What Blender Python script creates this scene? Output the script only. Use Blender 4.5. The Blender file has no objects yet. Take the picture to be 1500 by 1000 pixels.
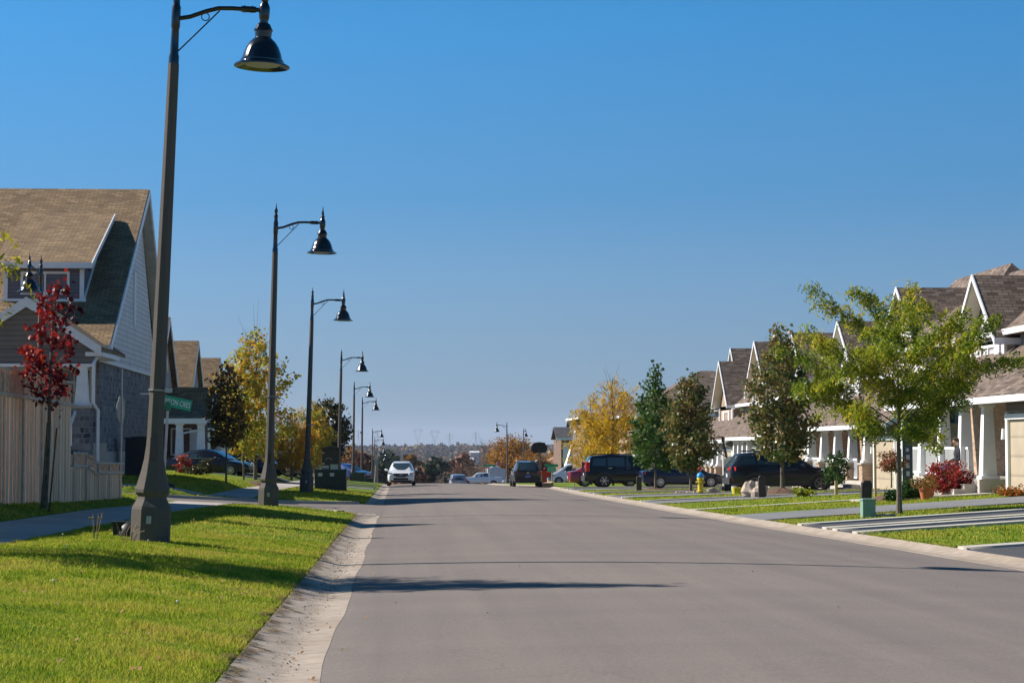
import bpy, math, random
import numpy as np
from mathutils import Vector, Matrix
R = math.radians
scene = bpy.context.scene
COL = scene.collection

# ------------------------------------------------------------------ camera
YAW = math.atan(168/3000); PITCH = math.atan(155/3000)
cd = bpy.data.cameras.new('camera'); cam = bpy.data.objects.new('camera', cd); COL.objects.link(cam)
cd.sensor_width = 36; cd.lens = 72; cd.clip_start = 0.3; cd.clip_end = 60000
cam.location = (0, 0, 1.35)
cam.rotation_euler = (math.pi/2 + PITCH, 0, -YAW)
scene.camera = cam
cd.dof.use_dof = False
CAMR = cam.rotation_euler.to_matrix()

# ------------------------------------------------------------------ sky, sun, exposure
SUN_EL = R(36); SUN_AZ = R(20)            # sun stands to the left, 20 degrees ahead of the camera's left
sdir = Vector((-math.cos(SUN_EL)*math.cos(SUN_AZ), math.cos(SUN_EL)*math.sin(SUN_AZ), math.sin(SUN_EL)))
w = bpy.data.worlds.new('World'); scene.world = w; w.use_nodes = True
nt = w.node_tree; nt.nodes.clear()
out = nt.nodes.new('ShaderNodeOutputWorld'); bg = nt.nodes.new('ShaderNodeBackground')
sky = nt.nodes.new('ShaderNodeTexSky'); sky.sky_type = 'NISHITA'; sky.sun_disc = False
sky.sun_elevation = SUN_EL; sky.sun_rotation = math.atan2(sdir.x, sdir.y)
sky.altitude = 200; sky.air_density = 1.0; sky.dust_density = 0.1; sky.ozone_density = 3.0
bg.inputs[1].default_value = 0.088
hs = nt.nodes.new('ShaderNodeHueSaturation'); hs.inputs['Hue'].default_value = .4945
wt = nt.nodes.new('ShaderNodeTexCoord'); wa = nt.nodes.new('ShaderNodeVectorMath'); wa.operation = 'ADD'; wa.inputs[1].default_value = (0, 0, .12)
wn = nt.nodes.new('ShaderNodeVectorMath'); wn.operation = 'NORMALIZE'
ws = nt.nodes.new('ShaderNodeSeparateXYZ'); nt.links.new(wt.outputs['Generated'], ws.inputs[0])
for sock, stops in (('Saturation', [(0, .43), (.05, .52), (.12, .66), (.2, .69), (1, .69)]), ('Value', [(0, .21), (.04, .29), (.08, .36), (.2, .5), (.3, .48), (.6, .27), (1, .24)])):   # clear autumn air: duller at the horizon, deep overhead
    cr_ = nt.nodes.new('ShaderNodeValToRGB'); e_ = cr_.color_ramp.elements
    while len(e_) < len(stops): e_.new(.5)
    for k_, (p_, v_) in enumerate(stops): e_[k_].position = p_; e_[k_].color = (v_, v_, v_, 1)
    m2_ = nt.nodes.new('ShaderNodeMath'); m2_.operation = 'MULTIPLY'; m2_.inputs[1].default_value = 2
    nt.links.new(ws.outputs[2], cr_.inputs[0]); nt.links.new(cr_.outputs[0], m2_.inputs[0]); nt.links.new(m2_.outputs[0], hs.inputs[sock])
nt.links.new(wt.outputs['Generated'], wa.inputs[0]); nt.links.new(wa.outputs[0], wn.inputs[0]); nt.links.new(wn.outputs[0], sky.inputs[0])
nt.links.new(sky.outputs[0], hs.inputs['Color']); nt.links.new(hs.outputs[0], bg.inputs[0]); nt.links.new(bg.outputs[0], out.inputs[0])
sl = bpy.data.lights.new('sun', 'SUN'); so = bpy.data.objects.new('sun', sl); COL.objects.link(so)
sl.energy = 5.0; sl.angle = R(0.53); sl.color = (1.0, 0.945, 0.87)
so.rotation_euler = sdir.to_track_quat('Z', 'Y').to_euler()
scene.view_settings.view_transform = 'Standard'; scene.view_settings.look = 'None'
scene.view_settings.exposure = 0.72; scene.view_settings.gamma = 1
scene.render.engine = 'CYCLES'
scene.render.resolution_x = 1024; scene.render.resolution_y = 682
scene.cycles.volume_bounces = 0

# ------------------------------------------------------------------ surveying helpers
def ray(px, py):
    v = CAMR @ Vector(((px-750)/3000, (500-py)/3000, -1)); return v
def at(px, py, D):
    v = ray(px, py); t = D/v.y; return Vector((v.x*t, D, 1.35+v.z*t))
def X(px, D, py=690): return at(px, py, D).x
def Z(py, D, px=582): return at(px, py, D).z

# ------------------------------------------------------------------ materials
MATS = {}
def nd(t, kind, **kw):
    n = t.nodes.new(kind)
    for k, v in kw.items(): setattr(n, k, v)
    return n
def base_mat(name, rough=0.6, metal=0.0, spec=0.5):
    m = bpy.data.materials.new(name); m.use_nodes = True
    b = m.node_tree.nodes['Principled BSDF']
    b.inputs['Roughness'].default_value = rough; b.inputs['Metallic'].default_value = metal
    b.inputs['Specular IOR Level'].default_value = spec
    return m, m.node_tree, b
def plain(name, col, rough=0.6, metal=0.0, spec=0.5, var=0.12, scale=3.0, bump=0.0, coat=0.0):
    """solid colour with a little mottling so nothing is perfectly even"""
    if name in MATS: return MATS[name]
    m, t, b = base_mat(name, rough, metal, spec)
    tc = nd(t, 'ShaderNodeTexCoord'); n = nd(t, 'ShaderNodeTexNoise'); n.inputs['Scale'].default_value = scale
    n.inputs['Detail'].default_value = 6
    r = nd(t, 'ShaderNodeValToRGB')
    r.color_ramp.elements[0].position = .3; r.color_ramp.elements[1].position = .7
    r.color_ramp.elements[0].color = tuple(c*(1-var) for c in col)+(1,)
    r.color_ramp.elements[1].color = tuple(min(1, c*(1+var)) for c in col)+(1,)
    t.links.new(tc.outputs['Object'], n.inputs['Vector']); t.links.new(n.outputs[0], r.inputs[0])
    t.links.new(r.outputs[0], b.inputs['Base Color'])
    if bump:
        bp = nd(t, 'ShaderNodeBump'); bp.inputs['Strength'].default_value = bump; bp.inputs['Distance'].default_value = .02
        t.links.new(n.outputs[0], bp.inputs['Height']); t.links.new(bp.outputs[0], b.inputs['Normal'])
    if coat: b.inputs['Coat Weight'].default_value = coat; b.inputs['Coat Roughness'].default_value = .05
    MATS[name] = m; return m
def ramp(t, stops):
    r = nd(t, 'ShaderNodeValToRGB'); e = r.color_ramp.elements
    while len(e) < len(stops): e.new(.5)
    for k, (p, c) in enumerate(stops): e[k].position = p; e[k].color = tuple(c)+(1,)
    return r
def brickish(name, cols, mortar, bw, bh, msize, rough=.85, bump=.5, offset=.5, squash=1.0, sqf=2, noise_warp=0.0):
    """courses drawn with a brick texture in metres on the mesh's UVs, colours picked per unit"""
    if name in MATS: return MATS[name]
    m, t, b = base_mat(name, rough, 0, .3)
    uv = nd(t, 'ShaderNodeUVMap')
    br = nd(t, 'ShaderNodeTexBrick'); br.offset = offset; br.squash = squash; br.squash_frequency = sqf
    br.inputs['Scale'].default_value = 1; br.inputs['Brick Width'].default_value = bw; br.inputs['Row Height'].default_value = bh
    br.inputs['Mortar Size'].default_value = msize; br.inputs['Mortar Smooth'].default_value = .2; br.inputs['Bias'].default_value = 0
    br.inputs['Color1'].default_value = (0, 0, 0, 1); br.inputs['Color2'].default_value = (1, 1, 1, 1); br.inputs['Mortar'].default_value = (.5, .5, .5, 1)
    src = uv.outputs[0]
    if noise_warp:
        nz = nd(t, 'ShaderNodeTexNoise'); nz.inputs['Scale'].default_value = 3
        mx = nd(t, 'ShaderNodeMixRGB'); mx.blend_type = 'ADD'; mx.inputs[0].default_value = noise_warp
        t.links.new(src, nz.inputs['Vector']); t.links.new(src, mx.inputs[1]); t.links.new(nz.outputs['Color'], mx.inputs[2]); src = mx.outputs[0]
    t.links.new(src, br.inputs['Vector'])
    r = ramp(t, [(i/max(1, len(cols)-1), c) for i, c in enumerate(cols)])
    t.links.new(br.outputs['Color'], r.inputs[0])
    n = nd(t, 'ShaderNodeTexNoise'); n.inputs['Scale'].default_value = .9; n.inputs['Detail'].default_value = 8
    t.links.new(uv.outputs[0], n.inputs['Vector'])
    r2 = ramp(t, [(.3, (.78, .78, .78)), (.7, (1.15, 1.12, 1.1))]); t.links.new(n.outputs[0], r2.inputs[0])
    mul = nd(t, 'ShaderNodeMixRGB'); mul.blend_type = 'MULTIPLY'; mul.inputs[0].default_value = 1
    t.links.new(r.outputs[0], mul.inputs[1]); t.links.new(r2.outputs[0], mul.inputs[2])
    mm = nd(t, 'ShaderNodeMixRGB'); mm.inputs[2].default_value = tuple(mortar)+(1,)
    t.links.new(br.outputs['Fac'], mm.inputs[0]); t.links.new(mul.outputs[0], mm.inputs[1])
    t.links.new(mm.outputs[0], b.inputs['Base Color'])
    bp = nd(t, 'ShaderNodeBump'); bp.inputs['Strength'].default_value = bump; bp.inputs['Distance'].default_value = .02; bp.invert = True
    t.links.new(br.outputs['Fac'], bp.inputs['Height']); t.links.new(bp.outputs[0], b.inputs['Normal'])
    MATS[name] = m; return m
def siding(name, col, pitch=.13, vertical=False, rough=.55, depth=.02, dark=.45):
    """lapped boards: a saw-tooth in the UV's v (or u) gives each board its lip"""
    if name in MATS: return MATS[name]
    m, t, b = base_mat(name, rough, 0, .4)
    uv = nd(t, 'ShaderNodeUVMap'); s = nd(t, 'ShaderNodeSeparateXYZ'); t.links.new(uv.outputs[0], s.inputs[0])
    dv = nd(t, 'ShaderNodeMath', operation='DIVIDE'); dv.inputs[1].default_value = pitch
    t.links.new(s.outputs[0 if vertical else 1], dv.inputs[0])
    fr = nd(t, 'ShaderNodeMath', operation='FRACT'); t.links.new(dv.outputs[0], fr.inputs[0])
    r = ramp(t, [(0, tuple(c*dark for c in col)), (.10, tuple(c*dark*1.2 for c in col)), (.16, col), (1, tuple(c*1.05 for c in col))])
    t.links.new(fr.outputs[0], r.inputs[0])
    n = nd(t, 'ShaderNodeTexNoise'); n.inputs['Scale'].default_value = 1.3; n.inputs['Detail'].default_value = 6
    t.links.new(uv.outputs[0], n.inputs['Vector'])
    r2 = ramp(t, [(.3, (.88,)*3), (.7, (1.06,)*3)]); t.links.new(n.outputs[0], r2.inputs[0])
    mul = nd(t, 'ShaderNodeMixRGB'); mul.blend_type = 'MULTIPLY'; mul.inputs[0].default_value = 1
    t.links.new(r.outputs[0], mul.inputs[1]); t.links.new(r2.outputs[0], mul.inputs[2]); t.links.new(mul.outputs[0], b.inputs['Base Color'])
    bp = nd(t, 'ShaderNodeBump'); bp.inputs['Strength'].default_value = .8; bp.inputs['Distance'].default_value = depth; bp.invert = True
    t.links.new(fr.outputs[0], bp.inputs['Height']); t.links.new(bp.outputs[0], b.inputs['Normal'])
    MATS[name] = m; return m
def leafmat(name, cols, trans=.35, rough=.5, clump=0.5, spec=.22):
    """leaves: colour drawn per leaf and per clump of the crown, light passes through"""
    if name in MATS: return MATS[name]
    m, t, b = base_mat(name, rough, 0, spec)
    g = nd(t, 'ShaderNodeNewGeometry'); tc = nd(t, 'ShaderNodeTexCoord')
    n = nd(t, 'ShaderNodeTexNoise'); n.inputs['Scale'].default_value = clump; n.inputs['Detail'].default_value = 3
    t.links.new(tc.outputs['Object'], n.inputs['Vector'])
    mr = nd(t, 'ShaderNodeMapRange'); mr.inputs[1].default_value = .3; mr.inputs[2].default_value = .7
    t.links.new(n.outputs[0], mr.inputs[0])
    mx = nd(t, 'ShaderNodeMix'); mx.inputs[0].default_value = .5
    t.links.new(g.outputs['Random Per Island'], mx.inputs[2]); t.links.new(mr.outputs[0], mx.inputs[3])
    r = ramp(t, [(i/max(1, len(cols)-1)*.8+.1, c) for i, c in enumerate(cols)])
    t.links.new(mx.outputs[0], r.inputs[0]); t.links.new(r.outputs[0], b.inputs['Base Color'])
    tr = nd(t, 'ShaderNodeBsdfTranslucent'); t.links.new(r.outputs[0], tr.inputs[0])
    ms = nd(t, 'ShaderNodeMixShader'); ms.inputs[0].default_value = trans
    o = t.nodes['Material Output']
    t.links.new(b.outputs[0], ms.inputs[1]); t.links.new(tr.outputs[0], ms.inputs[2]); t.links.new(ms.outputs[0], o.inputs[0])
    MATS[name] = m; return m
def glass(name='window_glass', col=(.03, .04, .05), rough=.04):
    if name in MATS: return MATS[name]
    m, t, b = base_mat(name, rough, 0, .8); b.inputs['Base Color'].default_value = tuple(col)+(1,)
    MATS[name] = m; return m
def ground_noise(name, stops, scale, scale2, stops2, rough=.9, bump=.3, bscale=60, bdist=.01):
    if name in MATS: return MATS[name]
    m, t, b = base_mat(name, rough, 0, .25)
    tc = nd(t, 'ShaderNodeTexCoord')
    n = nd(t, 'ShaderNodeTexNoise'); n.inputs['Scale'].default_value = scale; n.inputs['Detail'].default_value = 10; n.inputs['Roughness'].default_value = .65
    n2 = nd(t, 'ShaderNodeTexNoise'); n2.inputs['Scale'].default_value = scale2; n2.inputs['Detail'].default_value = 4
    n3 = nd(t, 'ShaderNodeTexNoise'); n3.inputs['Scale'].default_value = bscale; n3.inputs['Detail'].default_value = 4
    for q in (n, n2, n3): t.links.new(tc.outputs['Object'], q.inputs['Vector'])
    r = ramp(t, stops); r2 = ramp(t, stops2)
    t.links.new(n.outputs[0], r.inputs[0]); t.links.new(n2.outputs[0], r2.inputs[0])
    mul = nd(t, 'ShaderNodeMixRGB'); mul.blend_type = 'MULTIPLY'; mul.inputs[0].default_value = 1
    t.links.new(r.outputs[0], mul.inputs[1]); t.links.new(r2.outputs[0], mul.inputs[2]); t.links.new(mul.outputs[0], b.inputs['Base Color'])
    bp = nd(t, 'ShaderNodeBump'); bp.inputs['Strength'].default_value = bump; bp.inputs['Distance'].default_value = bdist
    t.links.new(n3.outputs[0], bp.inputs['Height']); t.links.new(bp.outputs[0], b.inputs['Normal'])
    MATS[name] = m; return m

def asphalt():
    m, t, b = base_mat('asphalt', .85, 0, .25); tc = nd(t, 'ShaderNodeTexCoord')
    def nz(sc, det=6, rg=.6, mp=None):
        q = nd(t, 'ShaderNodeTexNoise'); q.inputs['Scale'].default_value = sc; q.inputs['Detail'].default_value = det; q.inputs['Roughness'].default_value = rg
        if mp:
            k = nd(t, 'ShaderNodeMapping'); k.inputs['Scale'].default_value = mp; t.links.new(tc.outputs['Object'], k.inputs[0]); t.links.new(k.outputs[0], q.inputs['Vector'])
        else: t.links.new(tc.outputs['Object'], q.inputs['Vector'])
        return q
    col = ramp(t, [(.25, (.11, .093, .08)), (.5, (.178, .15, .129)), (.72, (.26, .22, .19))]); t.links.new(nz(38, 10, .8).outputs[0], col.inputs[0]); cur = col.outputs[0]
    for q, lo, hi, a, c in ((nz(.12), .35, .65, (.93, .93, .95), (1.05, 1.04, 1.03)), (nz(1.0, 5, .6, (1.6, .035, 1)), .35, .65, (.9, .9, .91), (1.07, 1.07, 1.07)), (nz(1.0, 5, .6, (.05, .8, 1)), .35, .68, (.95, .95, .95), (1.05, 1.05, 1.05)), (nz(.55, 3), .24, .33, (.8, .8, .8), (1, 1, 1))):
        r_ = ramp(t, [(lo, a), (hi, c)]); t.links.new(q.outputs[0], r_.inputs[0])
        mu = nd(t, 'ShaderNodeMixRGB'); mu.blend_type = 'MULTIPLY'; mu.inputs[0].default_value = 1; t.links.new(cur, mu.inputs[1]); t.links.new(r_.outputs[0], mu.inputs[2]); cur = mu.outputs[0]
    # fine cracks: only inside a few worn areas
    v = nd(t, 'ShaderNodeTexVoronoi', feature='DISTANCE_TO_EDGE'); v.inputs['Scale'].default_value = .38; wn_ = nz(2.5, 6)
    mx = nd(t, 'ShaderNodeMixRGB'); mx.blend_type = 'ADD'; mx.inputs[0].default_value = .35; t.links.new(tc.outputs['Object'], mx.inputs[1]); t.links.new(wn_.outputs['Color'], mx.inputs[2]); t.links.new(mx.outputs[0], v.inputs['Vector'])
    lt = nd(t, 'ShaderNodeMath', operation='LESS_THAN'); lt.inputs[1].default_value = .0035; t.links.new(v.outputs['Distance'], lt.inputs[0])
    ar = ramp(t, [(.5, (0, 0, 0)), (.56, (1, 1, 1))]); t.links.new(nz(.11, 3).outputs[0], ar.inputs[0])
    pr = nd(t, 'ShaderNodeMath', operation='MULTIPLY'); t.links.new(lt.outputs[0], pr.inputs[0]); t.links.new(ar.outputs[0], pr.inputs[1])
    p2 = nd(t, 'ShaderNodeMath', operation='MULTIPLY'); p2.inputs[1].default_value = .18; t.links.new(pr.outputs[0], p2.inputs[0])
    fin = nd(t, 'ShaderNodeMixRGB'); fin.inputs[2].default_value = (.05, .045, .04, 1); t.links.new(p2.outputs[0], fin.inputs[0]); t.links.new(cur, fin.inputs[1]); t.links.new(fin.outputs[0], b.inputs['Base Color'])
    bp = nd(t, 'ShaderNodeBump'); bp.inputs['Strength'].default_value = .5; bp.inputs['Distance'].default_value = .004; t.links.new(nz(130, 4).outputs[0], bp.inputs['Height']); t.links.new(bp.outputs[0], b.inputs['Normal'])
    MATS['asphalt'] = m; return m
M_ASPH = asphalt()
M_DRIVE = ground_noise('driveway_asphalt', [(.25, (.05, .05, .055)), (.75, (.085, .085, .09))], 40, .5, [(.3, (.85,)*3), (.7, (1.1,)*3)], .85, .5, 110, .006)
M_DRIVE2 = ground_noise('worn_driveway_asphalt', [(.25, (.15, .15, .155)), (.75, (.22, .22, .225))], 40, .5, [(.3, (.85,)*3), (.7, (1.1,)*3)], .85, .5, 110, .006)
M_CONC = ground_noise('concrete', [(.2, (.34, .3, .25)), (.5, (.44, .39, .33)), (.8, (.5, .46, .4))], 9, .8, [(.3, (.8,)*3), (.7, (1.1, 1.08, 1.05))], .85, .4, 90, .004)
M_CONCW = ground_noise('pale_concrete', [(.2, (.38, .35, .3)), (.8, (.54, .5, .44))], 12, .8, [(.3, (.85,)*3), (.7, (1.08,)*3)], .85, .4, 90, .004)
M_WALK = ground_noise('sidewalk_concrete', [(.2, (.36, .31, .27)), (.8, (.5, .44, .39))], 10, .6, [(.3, (.82,)*3), (.7, (1.08,)*3)], .85, .4, 90, .004)
M_SOIL = ground_noise('lawn_soil', [(.25, (.07, .115, .012)), (.5, (.115, .17, .02)), (.75, (.16, .2, .03))], 7, .35,
                      [(.3, (.75, .85, .8)), (.7, (1.12, 1.08, 1.0))], .95, .9, 45, .04)
M_FARLAND = M_SOIL
M_MULCH = plain('mulch', (.11, .06, .035), .95, var=.5, scale=25, bump=.8)
M_BLADE = leafmat('grass_blades', [(.09, .17, .01), (.19, .28, .018), (.33, .38, .03), (.5, .43, .07), (.42, .3, .07)], .42, .7, .9, .08)
M_BLACKM = plain('black_painted_metal', (.012, .012, .014), .22, .3, .6, .1, 8, coat=.6)
M_POLE = plain('exposed_aggregate_concrete', (.125, .108, .094), .85, 0, .2, .16, 60, .4)
M_WHITE = plain('white_trim', (.78, .78, .78), .5, var=.05)
M_WOOD = None
M_GLASS = glass()
M_TRUNK = plain('bark', (.13, .105, .08), .9, var=.4, scale=14, bump=.8)
M_TRUNKD = plain('dark_bark', (.05, .04, .033), .9, var=.4, scale=14, bump=.8)
M_STEEL = plain('galvanised_steel', (.42, .42, .43), .45, .6, .5, .12, 10)
M_ROOFL = brickish('tan_shingles', [(.17, .11, .06), (.27, .18, .095), (.2, .13, .07), (.34, .235, .13), (.24, .16, .085)], (.09, .06, .035), .34, .15, .013, .95, .6)
M_ROOFR = brickish('grey_brown_shingles', [(.075, .055, .042), (.19, .14, .11), (.12, .09, .07), (.26, .2, .165), (.15, .11, .085)], (.05, .037, .03), .34, .145, .012, .95, .6)
M_ROOFD = brickish('dark_grey_shingles', [(.05, .05, .055), (.09, .09, .095), (.07, .07, .075)], (.03, .03, .03), .33, .145, .012, .95, .4)
M_STONE = brickish('ashlar_stone', [(.05, .055, .065), (.22, .22, .24), (.12, .125, .14), (.3, .3, .31), (.09, .09, .1)], (.24, .24, .26), .31, .19, .018, .9, .9, .5, .55, 2, .12)
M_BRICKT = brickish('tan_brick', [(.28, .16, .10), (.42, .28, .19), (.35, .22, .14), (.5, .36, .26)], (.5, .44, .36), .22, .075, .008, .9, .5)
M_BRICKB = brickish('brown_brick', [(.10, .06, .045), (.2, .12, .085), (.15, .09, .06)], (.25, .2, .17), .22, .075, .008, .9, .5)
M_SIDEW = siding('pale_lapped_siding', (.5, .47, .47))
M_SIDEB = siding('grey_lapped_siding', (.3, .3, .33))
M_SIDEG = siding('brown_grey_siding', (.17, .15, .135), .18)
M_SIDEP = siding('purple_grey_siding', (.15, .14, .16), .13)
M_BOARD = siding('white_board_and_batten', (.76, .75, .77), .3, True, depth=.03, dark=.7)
M_GARAGE = siding('tan_garage_panels', (.4, .33, .24), .53, dark=.7)
M_GARAGEW = siding('white_garage_panels', (.7, .7, .7), .53, dark=.7)
M_SOFFIT = siding('cream_soffit', (.62, .58, .48), .1, True, dark=.8)

# ------------------------------------------------------------------ mesh building
class MB:
    def __init__(s): s.v = []; s.f = []
    def add(s, vs, fs):
        o = len(s.v); s.v += [tuple(p) for p in vs]; s.f += [tuple(i+o for i in f) for f in fs]; return s
    def box(s, x0, x1, y0, y1, z0, z1):
        return s.add([(x0,y0,z0),(x1,y0,z0),(x1,y1,z0),(x0,y1,z0),(x0,y0,z1),(x1,y0,z1),(x1,y1,z1),(x0,y1,z1)],
                     [(0,3,2,1),(4,5,6,7),(0,1,5,4),(1,2,6,5),(2,3,7,6),(3,0,4,7)])
    def obox(s, c, size, rot=(0, 0, 0)):
        from mathutils import Euler
        m = Euler(rot).to_matrix(); a, b, d = [q/2 for q in size]
        vs = [m @ Vector(p) + Vector(c) for p in [(-a,-b,-d),(a,-b,-d),(a,b,-d),(-a,b,-d),(-a,-b,d),(a,-b,d),(a,b,d),(-a,b,d)]]
        return s.add(vs, [(0,3,2,1),(4,5,6,7),(0,1,5,4),(1,2,6,5),(2,3,7,6),(3,0,4,7)])
    def frus(s, c, s0, s1, z0, z1):
        a, b = s0[0]/2, s0[1]/2; d, e = s1[0]/2, s1[1]/2; x, y = c
        return s.add([(x-a,y-b,z0),(x+a,y-b,z0),(x+a,y+b,z0),(x-a,y+b,z0),(x-d,y-e,z1),(x+d,y-e,z1),(x+d,y+e,z1),(x-d,y+e,z1)],
                     [(0,3,2,1),(4,5,6,7),(0,1,5,4),(1,2,6,5),(2,3,7,6),(3,0,4,7)])
    def tube(s, pts, rad, n=8, caps=True):
        pts = [Vector(p) for p in pts]
        if not hasattr(rad, '__len__'): rad = [rad]*len(pts)
        o = len(s.v); up = None
        for i, p in enumerate(pts):
            d = (pts[min(i+1, len(pts)-1)] - pts[max(i-1, 0)])
            d = d.normalized() if d.length > 1e-9 else Vector((0, 0, 1))
            if up is None: up = Vector((1, 0, 0)) if abs(d.x) < .9 else Vector((0, 1, 0))
            u = (up - d*up.dot(d)).normalized(); up = u; v = d.cross(u)
            for k in range(n):
                a = 2*math.pi*k/n; q = p + (u*math.cos(a)+v*math.sin(a))*rad[i]; s.v.append(tuple(q))
        for i in range(len(pts)-1):
            for k in range(n):
                a = o+i*n+k; b = o+i*n+(k+1) % n; s.f.append((a, b, b+n, a+n))
        if caps:
            s.f.append(tuple(o+k for k in range(n))[::-1]); s.f.append(tuple(o+(len(pts)-1)*n+k for k in range(n)))
        return s
    def lathe(s, prof, n=16, c=(0, 0, 0), rot=0):
        o = len(s.v)
        for r, z in prof:
            for k in range(n):
                a = 2*math.pi*k/n+rot; s.v.append((c[0]+r*math.cos(a), c[1]+r*math.sin(a), c[2]+z))
        for i in range(len(prof)-1):
            for k in range(n):
                a = o+i*n+k; b = o+i*n+(k+1) % n; s.f.append((a, b, b+n, a+n))
        s.f.append(tuple(o+k for k in range(n))[::-1]); s.f.append(tuple(o+(len(prof)-1)*n+k for k in range(n)))
        return s
    def poly(s, pts, n, d):
        """flat polygon pts extruded by vector d"""
        m = len(pts); d = Vector(d); vs = [Vector(p) for p in pts]; vs += [p+d for p in vs]
        fs = [tuple(range(m))[::-1], tuple(range(m, 2*m))]+[(i, (i+1) % m, m+(i+1) % m, m+i) for i in range(m)]
        return s.add(vs, fs)
    def disc(s, c, r, axis='y', n=20, th=.01, r2=0):
        vs = []; 
        for k in range(n):
            a = 2*math.pi*k/n; q = (r*math.cos(a), r*math.sin(a))
            vs.append({'y': (c[0]+q[0], c[1], c[2]+q[1]), 'x': (c[0], c[1]+q[0], c[2]+q[1]), 'z': (c[0]+q[0], c[1]+q[1], c[2])}[axis])
        return s.poly(vs, n, {'y': (0, th, 0), 'x': (th, 0, 0), 'z': (0, 0, th)}[axis])
    def blob(s, c, r, seed=0, n=8, amp=.2, sc=(1, 1, 1)):
        rnd = random.Random(seed); o = len(s.v); ph = [rnd.uniform(0, 6.28) for _ in range(6)]
        rows = n//2+1
        for i in range(rows+1):
            th = math.pi*i/rows
            for k in range(n):
                a = 2*math.pi*k/n
                d = 1+amp*(math.sin(2*a+ph[0]+th)+.6*math.sin(3*a+ph[1]+2*th)+.5*math.sin(5*th+ph[2]+a))*math.sin(th)+rnd.uniform(-.25, .25)*amp*math.sin(th)
                s.v.append((c[0]+sc[0]*r*d*math.sin(th)*math.cos(a), c[1]+sc[1]*r*d*math.sin(th)*math.sin(a), c[2]+sc[2]*r*d*math.cos(th)))
        for i in range(rows):
            for k in range(n):
                a = o+i*n+k; b = o+i*n+(k+1) % n; s.f.append((a, a+n, b+n, b))
        return s
    def build(s, name, mat, parent=None, origin=(0, 0, 0), smooth=False, uv=True, bevel=0, label=None):
        me = bpy.data.meshes.new(name); ox = Vector(origin)
        me.from_pydata([tuple(Vector(p)-ox) for p in s.v], [], s.f); me.update()
        if uv: auto_uv(me)
        if mat: me.materials.append(mat)
        if smooth:
            for p in me.polygons: p.use_smooth = True
            try: me.set_sharp_from_angle(angle=R(35))
            except Exception: pass
        o = bpy.data.objects.new(name, me); COL.objects.link(o)
        if parent: o.parent = parent
        if bevel:
            md = o.modifiers.new('bevel', 'BEVEL'); md.width = bevel; md.segments = 2; md.limit_method = 'ANGLE'; md.angle_limit = R(40)
        if label: o['label'] = label
        return o
def auto_uv(me):
    n = len(me.loops)
    if not n: return
    uvl = me.uv_layers.new(name='UVMap'); data = np.zeros((n, 2))
    zz = Vector((0, 0, 1))
    for p in me.polygons:
        nn = p.normal
        if abs(nn.z) > .985: t, v = Vector((1, 0, 0)), Vector((0, 1, 0))
        else: t = zz.cross(nn).normalized(); v = nn.cross(t)
        if t.x < -.3 or (abs(t.x) <= .3 and t.y < 0): t = -t
        for li in p.loop_indices:
            co = me.vertices[me.loops[li].vertex_index].co; data[li] = (co.dot(t), co.dot(v))
    uvl.data.foreach_set('uv', data.ravel())
def np_mesh(name, V, F, mat, parent=None, loc=None, smooth=False):
    """V (n,3), F (m,k) numpy"""
    me = bpy.data.meshes.new(name); m, k = F.shape
    me.vertices.add(len(V)); me.vertices.foreach_set('co', V.astype(np.float32).ravel())
    me.loops.add(m*k); me.loops.foreach_set('vertex_index', F.astype(np.int32).ravel())
    me.polygons.add(m); me.polygons.foreach_set('loop_start', np.arange(m, dtype=np.int32)*k)
    me.polygons.foreach_set('loop_total', np.full(m, k, dtype=np.int32))
    if smooth: me.polygons.foreach_set('use_smooth', np.ones(m, dtype=bool))
    me.update(calc_edges=True); me.materials.append(mat)
    o = bpy.data.objects.new(name, me); COL.objects.link(o)
    if parent: o.parent = parent
    if loc is not None: o.location = loc
    return o
def tag(o, label=None, cat=None, group=None, kind=None):
    if label: o['label'] = label
    if cat: o['category'] = cat
    if group: o['group'] = group
    if kind: o['kind'] = kind
    return o
def thing(name, label, cat, loc=(0, 0, 0), rz=0, group=None):
    o = bpy.data.objects.new(name, None); COL.objects.link(o); o.location = loc; o.rotation_euler = (0, 0, rz)
    o.empty_display_size = .2
    return tag(o, label, cat, group)
def kids(o): return [c for c in bpy.data.objects if c.parent == o]
def copy_tree(o, parent=None, keep=None):
    c = o.copy(); COL.objects.link(c); c.parent = parent
    for ch in kids(o): copy_tree(ch, c)
    return c
def struct(o): o['kind'] = 'structure'; return o
def text_mesh(name, txt, size, mat, parent, loc, rot, ext=.004, align='CENTER'):
    cu = bpy.data.curves.new(name, 'FONT'); cu.body = txt; cu.size = size; cu.extrude = ext; cu.align_x = align; cu.align_y = 'CENTER'
    t = bpy.data.objects.new(name+'_tmp', cu); COL.objects.link(t)
    me = bpy.data.meshes.new_from_object(t.evaluated_get(bpy.context.evaluated_depsgraph_get())); bpy.data.objects.remove(t)
    me.materials.clear(); me.materials.append(mat)
    o = bpy.data.objects.new(name, me); COL.objects.link(o); o.parent = parent; o.location = loc; o.rotation_euler = rot
    return o

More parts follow.
